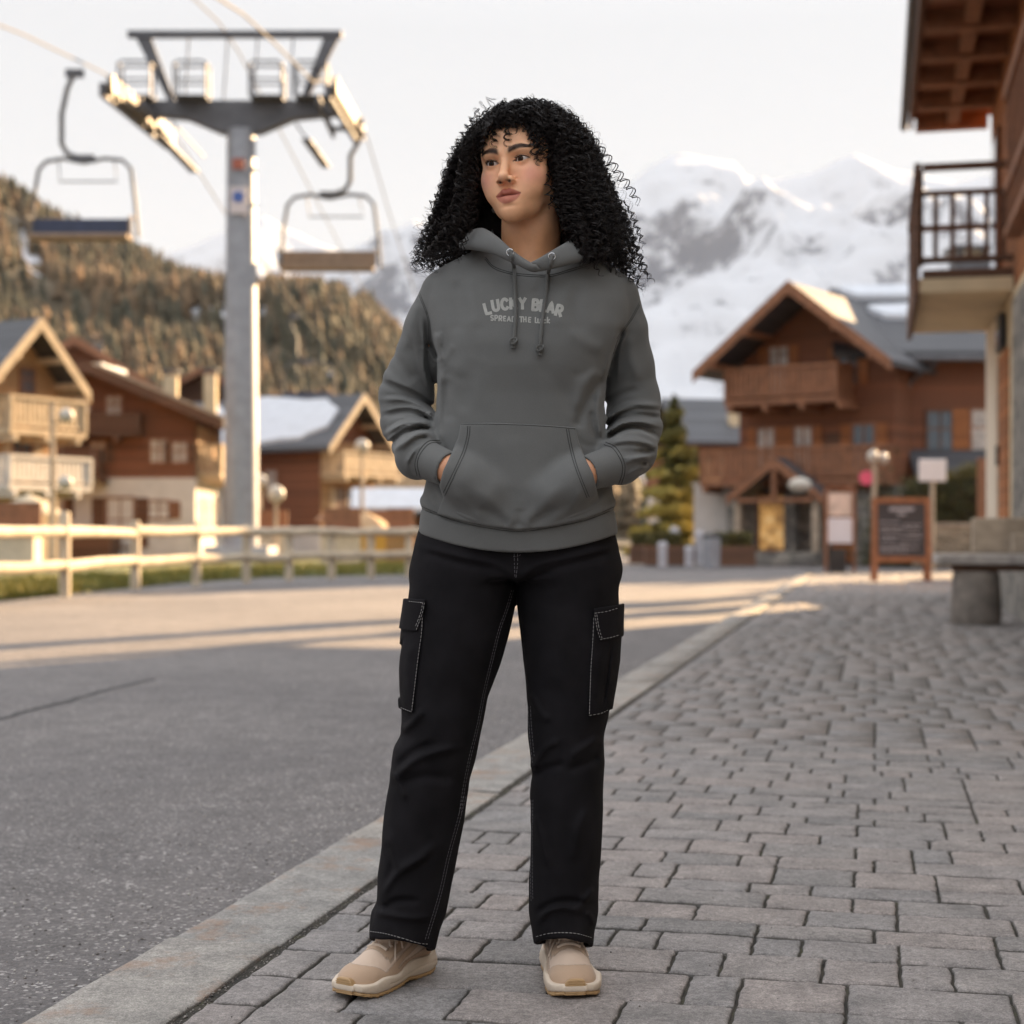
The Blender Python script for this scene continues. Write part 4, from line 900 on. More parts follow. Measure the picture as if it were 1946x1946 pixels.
# parasol and stalls
def parasol(px, Y, lab, col, r=1.1, h=1.9):
    t = thing("parasol", lab, "parasol", (gx(px, Y), Y, 0), 0, "parasols of the market stalls")
    MB().lathe([(r, h - .42), (r * .97, h - .36), (r * .55, h - .12), (.05, h + .05), (.02, h + .12)], (0, 0, 0), 8).build("canopy", plain("parasol_" + lab.split()[0], col, .8, .1, 5), t)
    MB().tube([(0, 0, 0), (0, 0, h)], .03).build("pole", W_GREY, t); MB().lathe([(.28, 0), (.26, .08), (.05, .12)], (0, 0, 0), 12).build("base", IRON, t)
parasol(695, 44, "tan canvas parasol near the woman's left hip", (.42, .28, .15), .75, 1.35); parasol(55, 38, "cream canvas parasol behind the fence at the left edge", (.5, .42, .3), .8, 1.7)
parasol(640, 50, "brown canvas parasol before the snowy roofed chalet", (.30, .17, .10), .7, 1.6)
STN = [(648, 42, (.62, .5, .36), "pale market stall with white counter behind the fence", .5), (706, 46, (.55, .33, .06), "yellow market stall under the tan parasol", .45), (10, 34, (.62, .52, .40), "cream market stall at the left edge behind the fence", .7), (512, 47, (.52, .48, .42), "grey white market stall right of the lift tower", .5), (760, 43, (.36, .20, .08), "brown market stall close to the woman's hip", .35)]
for px, Y, c_, lab, w_ in STN:
    t = thing("market_stall", lab, "stall", (gx(px, Y), Y, 0), 0, "small stalls behind the fence")
    MB().box(-w_, w_, -.3, .3, 0, .78).build("counter", plain("stall_" + lab.split()[0], c_, .8, .15, 3), t); MB().box(-w_ * 1.1, w_ * 1.1, -.36, .36, .78, .85).build("counter_top", W_PALE, t)
    MB().box(-w_, w_, .22, .28, .85, 1.5).build("back_panel", W_TRIM, t)
# street lamps
def lamp(px, Y, h, lab, heads, r=.2):
    t = thing("street_lamp", lab, "lamp", (gx(px, Y), Y, 0), 0, "street lamps among the chalets"); MB().tube([(0, 0, 0), (0, 0, h)], [.07, .05], 8).build("pole", W_GREY, t, smooth=True)
    for dx, z in heads:
        o = MB().bar((0, 0, z - .05), (dx, 0, z - .02), .03).build("arm", IRON, t); MB().ball((dx, 0, z + .1), (r, r, r)).build("globe", LAMPM, t, smooth=True)
lamp(100, 32, 3.45, "tall pale lamp post with two heads beside the golden chalet", ((.28, 3.1), (.26, 1.75)), .15)
lamp(524, 46, 1.8, "globe lamp just right of the lift tower", ((0, 1.85),), .26); lamp(494, 49, 2.4, "globe lamp half hidden by the lift tower", ((0, 2.3),), .24)
lamp(688, 52, 3.5, "globe lamp before the sunlit snowy roofed chalet gable", ((0, 3.55),), .24)

for px, Y, rz, a_, he_, hr_, L2, wall_, lab in ((388, 78, 4, 3.2, 6.9, 8.7, 8, W_DARK, "dark gabled chalet peeping over the wide brown one, left of the tower"), (140, 66, 18, 3.0, 6.9, 8.7, 8, W_BROWN, "brown chalet rising between the golden and the wide brown chalet")):
    v_ = thing("chalet", lab, "building", (gx(px, Y), Y, 0), R(rz)); gable(v_, a_, L2, he_, hr_, .9, .6, wall_, base=PLASTER, bh=2.4, barge=W_PALE if px in (30, 560) else W_TRIM)
    snow_patch(v_, .3, a_ * .9, .4, L2 * .8, he_, hr_, a_, -1 if px != 560 else -1); balcony(v_, I4, -a_ * .8, a_ * .8, 3.3, 1.0, .85, W_TRIM)
    for x_ in (-.5 * a_, .1 * a_, .6 * a_): window(v_, I4, x_, 3.7, .5, .8, W_TRIM, GLASSL, W_DARK)
    chimney(v_, a_ * .4, L2 * .5, he_, hr_ + .5, .5, STONEW)
# ------------------------------------------------------------------ implicit modelling tools
def smin(a, b, k):
    h = np.clip(.5 + .5 * (b - a) / k, 0, 1); return b + (a - b) * h - k * h * (1 - h)
def smax(a, b, k): return -smin(-a, -b, k)
def sph(p, c, r): return np.linalg.norm(p - np.asarray(c), axis=-1) - r
def ell(p, c, r):
    r = np.asarray(r, float); q = (p - np.asarray(c)) / r; k0 = np.linalg.norm(q, axis=-1); k1 = np.linalg.norm(q / r, axis=-1)
    return k0 * (k0 - 1) / np.maximum(k1, 1e-9)
def cap(p, a, b, ra, rb=None):
    a = np.asarray(a, float); b = np.asarray(b, float); rb = ra if rb is None else rb
    ab = b - a; t = np.clip(((p - a) @ ab) / (ab @ ab), 0, 1)
    return np.linalg.norm(p - a - t[:, None] * ab, axis=-1) - (ra + (rb - ra) * t)
def poly_dist(P, poly):
    """signed distance to a closed 2-D polygon (negative inside)"""
    poly = np.asarray(poly, float); n = len(poly); d = np.full(len(P), 1e9); ins = np.zeros(len(P), bool)
    for i in range(n):
        a, b = poly[i], poly[(i + 1) % n]; e = b - a; w = P - a; t = np.clip((w @ e) / (e @ e), 0, 1)
        d = np.minimum(d, np.hypot(*(w - t[:, None] * e).T))
        c = ((a[1] > P[:, 1]) != (b[1] > P[:, 1])); 
        with np.errstate(all='ignore'): xx = (b[0] - a[0]) * (P[:, 1] - a[1]) / (b[1] - a[1]) + a[0]
        ins ^= c & (P[:, 0] < xx)
    return np.where(ins, -d, d)
def line_dist(P, line):
    line = np.asarray(line, float); d = np.full(len(P), 1e9); tt = np.zeros(len(P)); n = len(line) - 1
    for i in range(n):
        a, b = line[i], line[i + 1]; e = b - a; w = P - a; t = np.clip((w @ e) / (e @ e), 0, 1)
        q = np.hypot(*(w - t[:, None] * e).T); m = q < d; d = np.where(m, q, d); tt = np.where(m, (i + t) / n, tt)
    return d, tt
def proj(p): return np.stack([CX + F * p[:, 0] / p[:, 1], HY - (p[:, 2] - EYE) * F / p[:, 1]], -1)
def mesh_sdf(fn, lo, hi, h, blk=8):
    lo = np.array(lo, float); n = (np.ceil((np.array(hi) - lo) / h / blk).astype(int)) * blk; nb = n // blk
    g = np.stack(np.meshgrid(*[(np.arange(k) + .5) * blk * h for k in nb], indexing='ij'), -1).reshape(-1, 3) + lo
    dc = fn(g); act = np.abs(dc) < blk * h * 1.35
    D = np.repeat(np.repeat(np.repeat(np.where(dc < 0, -1., 1.).reshape(nb), blk, 0), blk, 1), blk, 2)
    loc = np.stack(np.meshgrid(*[np.arange(blk)] * 3, indexing='ij'), -1).reshape(-1, 3)
    bi = np.stack(np.unravel_index(np.nonzero(act)[0], nb), -1) * blk
    CH = 600
    for s in range(0, len(bi), CH):
        idx = (bi[s:s + CH, None, :] + loc[None]).reshape(-1, 3)
        D[idx[:, 0], idx[:, 1], idx[:, 2]] = fn(lo + idx * h)
    S = D < 0; nx, ny, nz = D.shape
    cnt = sum(S[a:nx - 1 + a, b:ny - 1 + b, c:nz - 1 + c].astype(np.int8) for a in (0, 1) for b in (0, 1) for c in (0, 1))
    ci = np.stack(np.nonzero((cnt > 0) & (cnt < 8)), -1); ids = np.full((nx - 1, ny - 1, nz - 1), -1, np.int64); ids[ci[:, 0], ci[:, 1], ci[:, 2]] = np.arange(len(ci))
    acc = np.zeros((len(ci), 3)); w = np.zeros(len(ci)); off = [(a, b, c) for a in (0, 1) for b in (0, 1) for c in (0, 1)]
    for o1 in off:
        for ax in range(3):
            if o1[ax]: continue
            o2 = list(o1); o2[ax] = 1
            d1 = D[ci[:, 0] + o1[0], ci[:, 1] + o1[1], ci[:, 2] + o1[2]]; d2 = D[ci[:, 0] + o2[0], ci[:, 1] + o2[1], ci[:, 2] + o2[2]]
            m = (d1 < 0) != (d2 < 0); t = np.where(m, d1 / np.where(m, d1 - d2, 1), 0)
            q = np.array(o1, float)[None] + np.zeros((len(ci), 3)); q[:, ax] = t
            acc += q * m[:, None]; w += m
    V = lo + (ci + acc / w[:, None]) * h
    Fs = []
    for ax in range(3):
        sl1 = [slice(None)] * 3; sl2 = [slice(None)] * 3; sl1[ax] = slice(0, -1); sl2[ax] = slice(1, None)
        s1, s2 = S[tuple(sl1)], S[tuple(sl2)]; e = np.stack(np.nonzero(s1 != s2), -1)
        u, v = (ax + 1) % 3, (ax + 2) % 3
        ok = (e[:, u] > 0) & (e[:, v] > 0) & (e[:, u] < D.shape[u] - 1) & (e[:, v] < D.shape[v] - 1); e = e[ok]
        fl = s1[e[:, 0], e[:, 1], e[:, 2]]
        def cid(du, dv):
            c = e.copy(); c[:, u] -= du; c[:, v] -= dv; return ids[c[:, 0], c[:, 1], c[:, 2]]
        q = np.stack([cid(1, 1), cid(0, 1), cid(0, 0), cid(1, 0)], -1); q[~fl] = q[~fl][:, ::-1]; Fs.append(q)
    Fc = np.concatenate(Fs); Fc = Fc[(Fc >= 0).all(1)]
    return V, Fc
def bvh_of(V, Fc): return BVHTree.FromPolygons([tuple(v) for v in V], [tuple(int(i) for i in f) for f in Fc])
CAMP = Vector((0, 0, EYE))
def cast(bvh, px, py, lift=0.0):
    d = (at(px, py, 3.0) - CAMP).normalized(); loc, n, i, dist = bvh.ray_cast(CAMP, d)
    if loc is None: return None
    if n.dot(d) > 0: n = -n
    return loc + n * lift
def on_surface(bvh, pts, lift, step=4.0):
    out = []
    for (x0, y0), (x1, y1) in zip(pts[:-1], pts[1:]):
        k = max(1, int(math.hypot(x1 - x0, y1 - y0) / step))
        for i in range(k): out.append(cast(bvh, x0 + (x1 - x0) * i / k, y0 + (y1 - y0) * i / k, lift))
    out.append(cast(bvh, *pts[-1], lift))
    runs = [[]]
    for p in out:
        if p is None or (runs[-1] and (p - runs[-1][-1]).length > .03): runs.append([])
        if p is not None: runs[-1].append(p)
    return [r for r in runs if len(r) > 1]
def spline(pts, n=6):
    P = np.array(pts, float)
    if len(P) < 3: return pts
    Q = np.vstack([2 * P[0] - P[1], P, 2 * P[-1] - P[-2]]); out = []
    for i in range(1, len(Q) - 2):
        for k in range(n):
            t = k / n; a, b, c, d = Q[i - 1], Q[i], Q[i + 1], Q[i + 2]
            out.append(.5 * ((2 * b) + (c - a) * t + (2 * a - 5 * b + 4 * c - d) * t * t + (3 * b - a - 3 * c + d) * t ** 3))
    out.append(P[-1]); return [tuple(o) for o in out]
def seam(bvh, name, lines, mat, par, r=.0008, lift=.0004, dash=None):
    mb = MB()
    for ln in lines:
        for run in on_surface(bvh, spline(ln), lift, 2.0 if dash else 4.0):
            if dash:
                L = 0; on = True; cur = [run[0]]
                for a, b in zip(run[:-1], run[1:]):
                    L += (b - a).length; cur.append(b)
                    if L > (dash[0] if on else dash[1]):
                        if on and len(cur) > 1: mb.tube(cur, r, 4)
                        on = not on; L = 0; cur = [b]
            else: mb.tube(run, r, 5)
    return mb.build(name, mat, par, smooth=True) if mb.V else None
def fold_field(p, folds, ymax=3.25):
    """folds traced over the cloth: (polyline in photo pixels, width px, height m); positive raises the cloth"""
    P = proj(p); out = np.zeros(len(p)); m0 = p[:, 1] < ymax
    for ln, w, hgt in folds:
        l = np.array(spline(ln, 4)); lo = l.min(0) - w * 3; hi = l.max(0) + w * 3
        m = m0 & (P[:, 0] > lo[0]) & (P[:, 0] < hi[0]) & (P[:, 1] > lo[1]) & (P[:, 1] < hi[1])
        if not m.any(): continue
        d, t = line_dist(P[m], l); fade = np.clip(np.minimum(t, 1 - t) * 5, 0, 1); fade = fade * fade * (3 - 2 * fade)
        out[m] += hgt * np.exp(-(d / w) ** 2) * (.15 + .85 * fade)
    return out
def smooth_tab(rows, n=200, it=6):
    R_ = np.array(rows, float); y = np.linspace(R_[0, 0], R_[-1, 0], n); T = [np.interp(y, R_[:, 0], R_[:, k]) for k in range(1, R_.shape[1])]
    for _ in range(it): T = [np.concatenate([[t[0]], (t[:-2] + 2 * t[1:-1] + t[2:]) / 4, [t[-1]]]) for t in T]
    return y, T
def column(p, tab, n=2.3):
    """upright body of rows (photo y, left x, right x, half depth, centre depth) seen at depth 3.12"""
    y, T = tab; s = 3.12 / F; py = HY - (p[:, 2] - EYE) / s
    xl, xr, b, yc = [np.interp(py, y, t) for t in T]; a = (xr - xl) / 2 * s; xc = ((xl + xr) / 2 - CX) * s
    X = np.abs(p[:, 0] - xc) / a + 1e-6; Y = np.abs(p[:, 1] - yc) / b + 1e-6
    q = (X ** n + Y ** n) ** (1 / n); gx_ = q ** (1 - n) * X ** (n - 1) / a; gy_ = q ** (1 - n) * Y ** (n - 1) / b
    return (q - 1) / np.maximum(np.hypot(gx_, gy_), 1e-3)
# ------------------------------------------------------------------ the woman: clothes
WOMAN = thing("person", "curly haired woman in grey hoodie and black cargo trousers, hands in her front pocket", "person", (0, 3.1, 0))
def s_(l): return [(x * 1.00725, y * 1.00725) for x, y in l]
def c2(l): return [(690 + x * .31056, 480 + y * .31056) for x, y in l]
def c3(l): return [(690 + x * .28986, 1000 + y * .28986) for x, y in l]
def c4(l): return [(600 + x * .33126, 1500 + y * .33126) for x, y in l]
def fabric(name, c, weave=900, rough=.92, var=.05, b=.25):
    t = NT(name); v = t.co(); n = t.noise(v, 14, 4); n2 = t.noise(v, weave, 2, .8); n3 = t.noise(v, 160, 4, .7)
    t.color(t.mix(t.ramp(n, [(.3, tuple(x * (1 - var) for x in c)), (.7, tuple(x * (1 + var) for x in c))]), t.ramp(n2, [(.3, (.8, .8, .8)), (.7, (1.15, 1.15, 1.15))]), .5, 'MULTIPLY')).rough(rough)
    t.b.inputs["Sheen Weight"].default_value = .08; t.b.inputs["Sheen Roughness"].default_value = .5; t.b.inputs["Specular IOR Level"].default_value = .25
    t.bump(t.math('ADD', n2, t.math('MULTIPLY', n3, .5)), b, .0012); return t
M_HOOD = fabric("grey_fleece", (.136, .136, .132)).m
M_RIB = fabric("grey_rib", (.130, .130, .126)).m
M_SEAM = plain("grey_thread", (.17, .17, .165), .8, .1, 5, 0); M_SEAMD = plain("dark_seam", (.045, .045, .044), .9, .1, 5, 0)
tj = fabric("black_denim", (.0110, .0098, .0112), 1200, .85, .3, .35); tj.b.inputs["Sheen Weight"].default_value = .0; tj.b.inputs["Specular IOR Level"].default_value = .12; M_JEAN = tj.m
M_STITCH = plain("white_stitch", (.42, .40, .39), .8, .15, 30, 0)

TORSO = smooth_tab([(y * 1.00725, a * 1.00725, b * 1.00725, c, d) for y, a, b, c, d in [
    (440, 925, 1080, .050, 3.19), (455, 905, 1095, .060, 3.185), (475, 872, 1125, .075, 3.18), (490, 842, 1150, .088, 3.175), (505, 820, 1172, .097, 3.17), (530, 806, 1190, .108, 3.16),
    (570, 802, 1192, .119, 3.15), (620, 808, 1184, .129, 3.14), (660, 820, 1166, .134, 3.135), (700, 825, 1148, .133, 3.13), (750, 824, 1141, .128, 3.13),
    (800, 822, 1142, .125, 3.125), (850, 817, 1146, .126, 3.12), (900, 806, 1151, .130, 3.12), (940, 798, 1157, .134, 3.12), (975, 792, 1165, .136, 3.12), (1000, 789, 1169, .134, 3.12), (1050, 797, 1163, .132, 3.12)]])
def op(x, y, Y): return np.array(ov(x, y, Y))
SL = [(op(832, 552, 3.155), .040), (op(806, 620, 3.17), .043), (op(784, 690, 3.19), .049), (op(766, 748, 3.20), .055), (op(770, 792, 3.185), .055), (op(786, 830, 3.12), .050), (np.array(at(795, 866, 3.05)), .0455)]
SLc = [(np.array(at(803, 871, 3.035)), .0385), (np.array(at(853, 892, 2.995)), .0335)]
SR = [(op(1168, 558, 3.155), .040), (op(1180, 620, 3.17), .043), (op(1188, 690, 3.19), .048), (op(1194, 752, 3.20), .052), (op(1196, 808, 3.18), .053), (op(1189, 850, 3.11), .050), (np.array(at(1178, 876, 3.05)), .046)]
SRc = [(np.array(at(1170, 882, 3.035)), .0385), (np.array(at(1114, 900, 2.995)), .0335)]
HEMB = c2([(330, 1520), (380, 1575), (600, 1650), (800, 1690), (950, 1706), (1100, 1690), (1350, 1640), (1530, 1570), (1580, 1520)])   # seam of the waistband
FOLDS = [(c2(l), w * .8, h * .0018) for l, w, h in [
    # left sleeve
    ([(440, 1010), (380, 950), (250, 900), (105, 900)], 6.0, 5.0), ([(440, 955), (350, 890), (230, 835), (110, 790)], 7.5, -5.0),
    ([(440, 1060), (360, 1000), (250, 975), (110, 1000)], 7, -5), ([(430, 1045), (350, 1035), (240, 1050), (120, 1120)], 5.5, 5),
    ([(430, 1085), (340, 1075), (240, 1110), (140, 1190)], 6, -5), ([(440, 1110), (350, 1100), (270, 1150), (180, 1220)], 5, 4.5),
    ([(400, 1130), (320, 1160), (240, 1240)], 5.5, -4.5), ([(390, 1165), (310, 1220), (260, 1300)], 5, 4), ([(345, 1210), (305, 1290), (300, 1350)], 5, -4),
    ([(290, 430), (335, 600), (380, 760), (430, 860)], 10, 3.0), ([(385, 380), (400, 560), (400, 700), (440, 850)], 7, -6.5), ([(380, 560), (430, 590), (465, 660)], 6, -5),
    ([(450, 480), (455, 580), (480, 680)], 9, 4), ([(330, 300), (300, 430), (250, 620)], 12, 2.5), ([(150, 560), (240, 700), (330, 790)], 13, -2.5), ([(100, 700), (200, 790), (330, 840)], 12, 2.5),
    # right sleeve
    ([(1480, 1085), (1560, 1015), (1700, 995), (1840, 1015)], 7, -5), ([(1480, 1050), (1560, 965), (1680, 930), (1840, 940)], 7, 4.5),
    ([(1480, 1150), (1580, 1085), (1700, 1075), (1820, 1130)], 6.5, -5), ([(1490, 1120), (1580, 1050), (1700, 1035), (1830, 1065)], 5.5, 4.5), ([(1500, 1170), (1600, 1150), (1720, 1160), (1800, 1200)], 6, 4),
    ([(1560, 1230), (1660, 1225), (1790, 1205)], 6, -4.5), ([(1590, 1290), (1680, 1260), (1770, 1250)], 5.5, 4), ([(1590, 1340), (1680, 1290), (1740, 1290)], 5.5, -4),
    ([(1475, 960), (1560, 880), (1700, 830)], 9, -3), ([(1530, 780), (1540, 600), (1600, 440)], 9, -4), ([(1475, 770), (1520, 620), (1560, 470)], 8, 3), ([(1640, 480), (1640, 650), (1700, 800)], 13, 2.5),
    # body
    ([(1480, 745), (1400, 860), (1330, 1010), (1310, 1080)], 12, -4.5), ([(1440, 700), (1350, 820), (1290, 980)], 16, 3.0), ([(1390, 960), (1400, 1050), (1440, 1180)], 8, -3), ([(1450, 830), (1440, 980), (1460, 1150)], 8, 3.5),
    ([(470, 700), (475, 850), (465, 1050), (490, 1180)], 8, 3.0), ([(520, 760), (510, 900), (540, 1050)], 14, -2.5), ([(560, 160), (590, 330), (570, 520)], 16, -2.2), ([(640, 140), (680, 300), (690, 480)], 16, 1.6),
    ([(1330, 190), (1300, 330), (1340, 520)], 16, -2.2), ([(1260, 170), (1210, 320), (1190, 470)], 16, 1.6), ([(1120, 150), (1050, 260)], 12, -1.5), ([(1250, 460), (1380, 560), (1480, 600)], 16, 2.0),
    ([(1060, 640), (1200, 820), (1300, 1000)], 22, -1.6), ([(700, 640), (640, 820), (600, 1000)], 22, -1.6),
    ([(430, 1400), (500, 1520), (620, 1610), (760, 1660)], 9, 3), ([(1510, 1440), (1430, 1530), (1300, 1600), (1150, 1660)], 9, 3),
    ([(395, 1500), (480, 1600), (640, 1660)], 6, -2.5)]]
_ex = []
for l, w, h in FOLDS[:26]:
    if abs(h) > .0045:
        L0 = np.array(l, float); dv = L0[-1] - L0[0]; nrm = np.array((-dv[1], dv[0])) / (np.hypot(*dv) + 1e-9)
        _ex.append(([tuple(q) for q in L0 + nrm * 9], 2.6, -h * .32)); _ex.append(([tuple(q) for q in L0[:max(2, len(L0) - 1)] - nrm * 7], 2.4, h * .26))
FOLDS += _ex + [(c2(l), w, h) for l, w, h in [([(300, 820), (370, 870), (430, 905)], 2.5, -.0018), ([(215, 1010), (290, 1012), (350, 1010)], 2.4, .0016), ([(180, 1120), (240, 1080), (300, 1075)], 2.4, -.0016), ([(1560, 960), (1640, 940), (1720, 950)], 2.5, -.0016), ([(1640, 1110), (1720, 1120), (1790, 1160)], 2.4, .0016), ([(500, 1180), (520, 1320)], 4, -.002),
    ([(560, 560), (520, 620), (480, 700)], 7, .002), ([(500, 720), (560, 760), (640, 780)], 9, -.0016), ([(1420, 700), (1350, 740), (1260, 760)], 9, -.0018), ([(1300, 1130), (1370, 1180), (1450, 1170)], 6, -.002), ([(420, 1480), (440, 1560)], 5, .002)]]
POCKF = [(c2(l), w, h * .001) for l, w, h in [
    ([(640, 1420), (800, 1540), (880, 1620), (930, 1680)], 13, 4.5), ([(700, 1560), (820, 1610), (900, 1680)], 10, -4.5), ([(1230, 1400), (1120, 1530), (1030, 1620), (980, 1690)], 13, 4), ([(1180, 1560), (1090, 1620), (1010, 1680)], 10, -4.5),
    ([(560, 1450), (640, 1560), (760, 1640)], 9, 3), ([(1330, 1430), (1280, 1560), (1130, 1640)], 9, 3), ([(930, 1100), (950, 1300), (940, 1500)], 30, 2.0), ([(960, 1560), (955, 1690)], 10, -3)]]
def wob(p, sc, amp, seed=0): return amp * fbm(p * sc, 3, seed)
def torso(p): return column(p, TORSO, 2.35)
def sleeves(p):
    d = np.full(len(p), 9.)
    for ch in (SL, SR):
        e = np.full(len(p), 9.)
        for (a, ra), (b, rb) in zip(ch[:-1], ch[1:]): e = smin(e, cap(p, a, b, ra, rb), .012)
        d = np.minimum(d, e)
    return d
def cuffs(p):
    d = np.full(len(p), 9.)
    for (a, ra), (b, rb) in (SLc, SRc):
        e = cap(p, a + (a - b) * .2, b, ra, rb); ax = (b - a) / np.linalg.norm(b - a)
        e = smax(e, (p - b) @ ax, .003); inner = cap(p, a + (b - a) * .4, b + ax * .05, rb - .0045)
        e = smax(e, -inner, .002); d = np.minimum(d, e)
    return d
def hemcut(p):
    P = proj(p); f = p[:, 1] < 3.12; x0, x1 = 795., 1177.
    u = np.clip((P[:, 0] - (x0 + x1) / 2) / ((x1 - x0) / 2), -1.1, 1.1)
    zc = np.where(f, EYE - (1014 + 36 * (1 - np.abs(u) ** 2.0) - HY) / F * 3.0, EYE - (1014 + 8 * (1 - u ** 2) - HY) / F * 3.2)
    return zc - p[:, 2]
_hb = np.array(spline(HEMB))
def band(p):
    P = proj(p); y = np.interp(P[:, 0], _hb[:, 0], _hb[:, 1]); y = np.where(p[:, 1] > 3.15, 990., y); return (P[:, 1] - y)   # px below the seam
def hoodie(p):
    near = smin(torso(p), sleeves(p), .014)
    m = np.abs(near) < .03; d = near.copy(); q = p[m]
    if len(q):
        x = near[m] - fold_field(q, FOLDS) - wob(q, 9, .0022, 4)
        b = band(q); x = x + .0035 * np.exp(-(b / 3.2) ** 2) - .004 * np.exp(-((b + 13) / 11) ** 2) * (b < 6) + np.where(b > 0, .0025, 0)
        d[m] = x
    d = smin(d, cuffs(p), .003); d = smax(d, hemcut(p), .003)
    # hollow under the hem and at the neck
    nk = cap(p, op(1003, 470, 3.16), op(1006, 300, 3.13), .062, .062); d = smax(d, -nk, .006)
    vp = poly_dist(proj(p), [(925, 405), (1098, 405), (1078, 468), (1010, 514), (948, 470)]) / F * 3.0
    d = smax(d, -np.maximum(vp, p[:, 1] - 3.2), .004)
    return d
hv, hf = mesh_sdf(hoodie, (-.32, 2.9, .80), (.33, 3.36, 1.50), .0031)
hood_o = np_mesh("hoodie", hv, hf, M_HOOD, WOMAN, smooth=True, world=True)
HB = bvh_of(hv, hf)
# kangaroo pocket
PK = c2([(598, 1045), (800, 1042), (1100, 1055), (1300, 1070), (1318, 1150), (1356, 1250), (1408, 1355), (1430, 1448), (1438, 1480), (1466, 1590), (1350, 1632), (1150, 1678), (950, 1698), (750, 1672), (600, 1642), (452, 1600), (490, 1500), (466, 1428), (492, 1330), (538, 1232), (582, 1130)])
HL = [(np.array(at(838, 884, 3.0)), .022), (np.array(at(850, 893, 3.0)), .024), (np.array(at(884, 915, 2.995)), .027), (np.array(at(925, 936, 2.99)), .022)]
HR = [(np.array(at(1132, 892, 3.0)), .022), (np.array(at(1120, 900, 3.0)), .024), (np.array(at(1085, 920, 2.995)), .027), (np.array(at(1044, 940, 2.99)), .022)]
def pocket(p):
    b = torso(p) - .0085
    for ch in (HL, HR):
        for (a, ra), (c, rc) in zip(ch[:-1], ch[1:]): b = smin(b, cap(p, a, c, ra + .006, rc + .006), .03)
    m = np.abs(b) < .03; q = p[m]; b = b.copy(); b[m] = b[m] - fold_field(q, POCKF) * .9 - wob(q, 11, .0015, 9)
    e = poly_dist(proj(p), PK) / F * 3.0
    d = smax(b, e, .004); return np.maximum(d, p[:, 1] - 3.09)
pv, pf = mesh_sdf(pocket, (-.19, 2.9, .84), (.18, 3.10, 1.09), .0026)
pk_o = np_mesh("pocket", pv, pf, M_HOOD, hood_o, smooth=True); pk_o.matrix_parent_inverse = local_m(hood_o).inverted(); PB = bvh_of(pv, pf)
def wbuild(mb, name, mat, par, **k): return mb.build(name, mat, par, world=True, **k)
# hood lying round the neck, made as a folded strap between an upper and a lower edge
def strap(Tp, Bp, th, n=18, m=8, bulge=.5):
    T = np.array(spline([tuple(t) for t in Tp], m)); B = np.array(spline([tuple(t) for t in Bp], m)); V = []; N = len(T)
    for i in range(N):
        c = (T[i] + B[i]) / 2; ax = (T[i] - B[i]) / 2; tg = T[min(i + 1, N - 1)] - T[max(i - 1, 0)] + B[min(i + 1, N - 1)] - B[max(i - 1, 0)]
        nr = np.cross(ax, tg); nr /= np.linalg.norm(nr) + 1e-9; tt = th * (.35 + .65 * min(1, 4 * min(i, N - 1 - i) / N))
        for k in range(n):
            a = 2 * math.pi * k / n; ca, sa = math.cos(a), math.sin(a)
            V.append(c + ax * math.copysign(abs(ca) ** .8, ca) + nr * tt * math.copysign(abs(sa) ** .9, sa))
    Fc = [(i * n + k, i * n + (k + 1) % n, (i + 1) * n + (k + 1) % n, (i + 1) * n + k) for i in range(N - 1) for k in range(n)] + [tuple(range(n))[::-1], tuple((N - 1) * n + k for k in range(n))]
    return np.array(V), Fc
def k1(x, y, Y): return tuple(at(760 + x * .26915, 160 + y * .26915, Y))
# left (upper) lap and right lap meeting at the V
TL = [k1(960, 1275, 2.992), k1(915, 1262, 2.990), k1(800, 1175, 3.005), k1(700, 1085, 3.03), k1(610, 1025, 3.075), k1(560, 1030, 3.13), k1(560, 1035, 3.2), k1(640, 1020, 3.255)]
BL = [k1(1010, 1318, 3.012), k1(930, 1318, 3.000), k1(790, 1262, 3.005), k1(640, 1195, 3.03), k1(500, 1165, 3.07), k1(420, 1160, 3.13), k1(440, 1180, 3.2), k1(560, 1180, 3.27)]
TR = [k1(905, 1268, 2.998), k1(960, 1240, 3.002), k1(1080, 1170, 3.02), k1(1170, 1120, 3.05), k1(1240, 1085, 3.10), k1(1260, 1070, 3.16), k1(1230, 1060, 3.22), k1(1100, 1040, 3.27), k1(900, 1030, 3.285), k1(640, 1020, 3.255)]
BR = [k1(930, 1312, 3.012), k1(1010, 1318, 3.010), k1(1130, 1290, 3.012), k1(1280, 1250, 3.04), k1(1390, 1215, 3.09), k1(1430, 1190, 3.16), k1(1380, 1180, 3.23), k1(1200, 1180, 3.31), k1(900, 1190, 3.33), k1(560, 1180, 3.27)]
hm = MB()
for T_, B_, th in ((TR, BR, .0105), (TL, BL, .0115)):
    V, Fc = strap(T_, B_, th); hm.add([Vector(v) for v in V], Fc)
ho = wbuild(hm, "hood", M_HOOD, hood_o, smooth=True); ho.matrix_parent_inverse = Matrix.Identity(4)
hbv = BVHTree.FromPolygons([Vector(v) for v in hm.V], hm.F)
# hood bulk behind the neck
def hoodback(p):
    d = ell(p, op(1005, 520, 3.30), (.15, .055, .075)); return d - wob(p, 12, .004, 3)
bv_, bf_ = mesh_sdf(hoodback, (-.16, 3.2, 1.25), (.24, 3.40, 1.50), .006); o = np_mesh("hood_back", bv_, bf_, M_HOOD, hood_o, smooth=True, world=False); o.matrix_parent_inverse = local_m(hood_o).inverted()

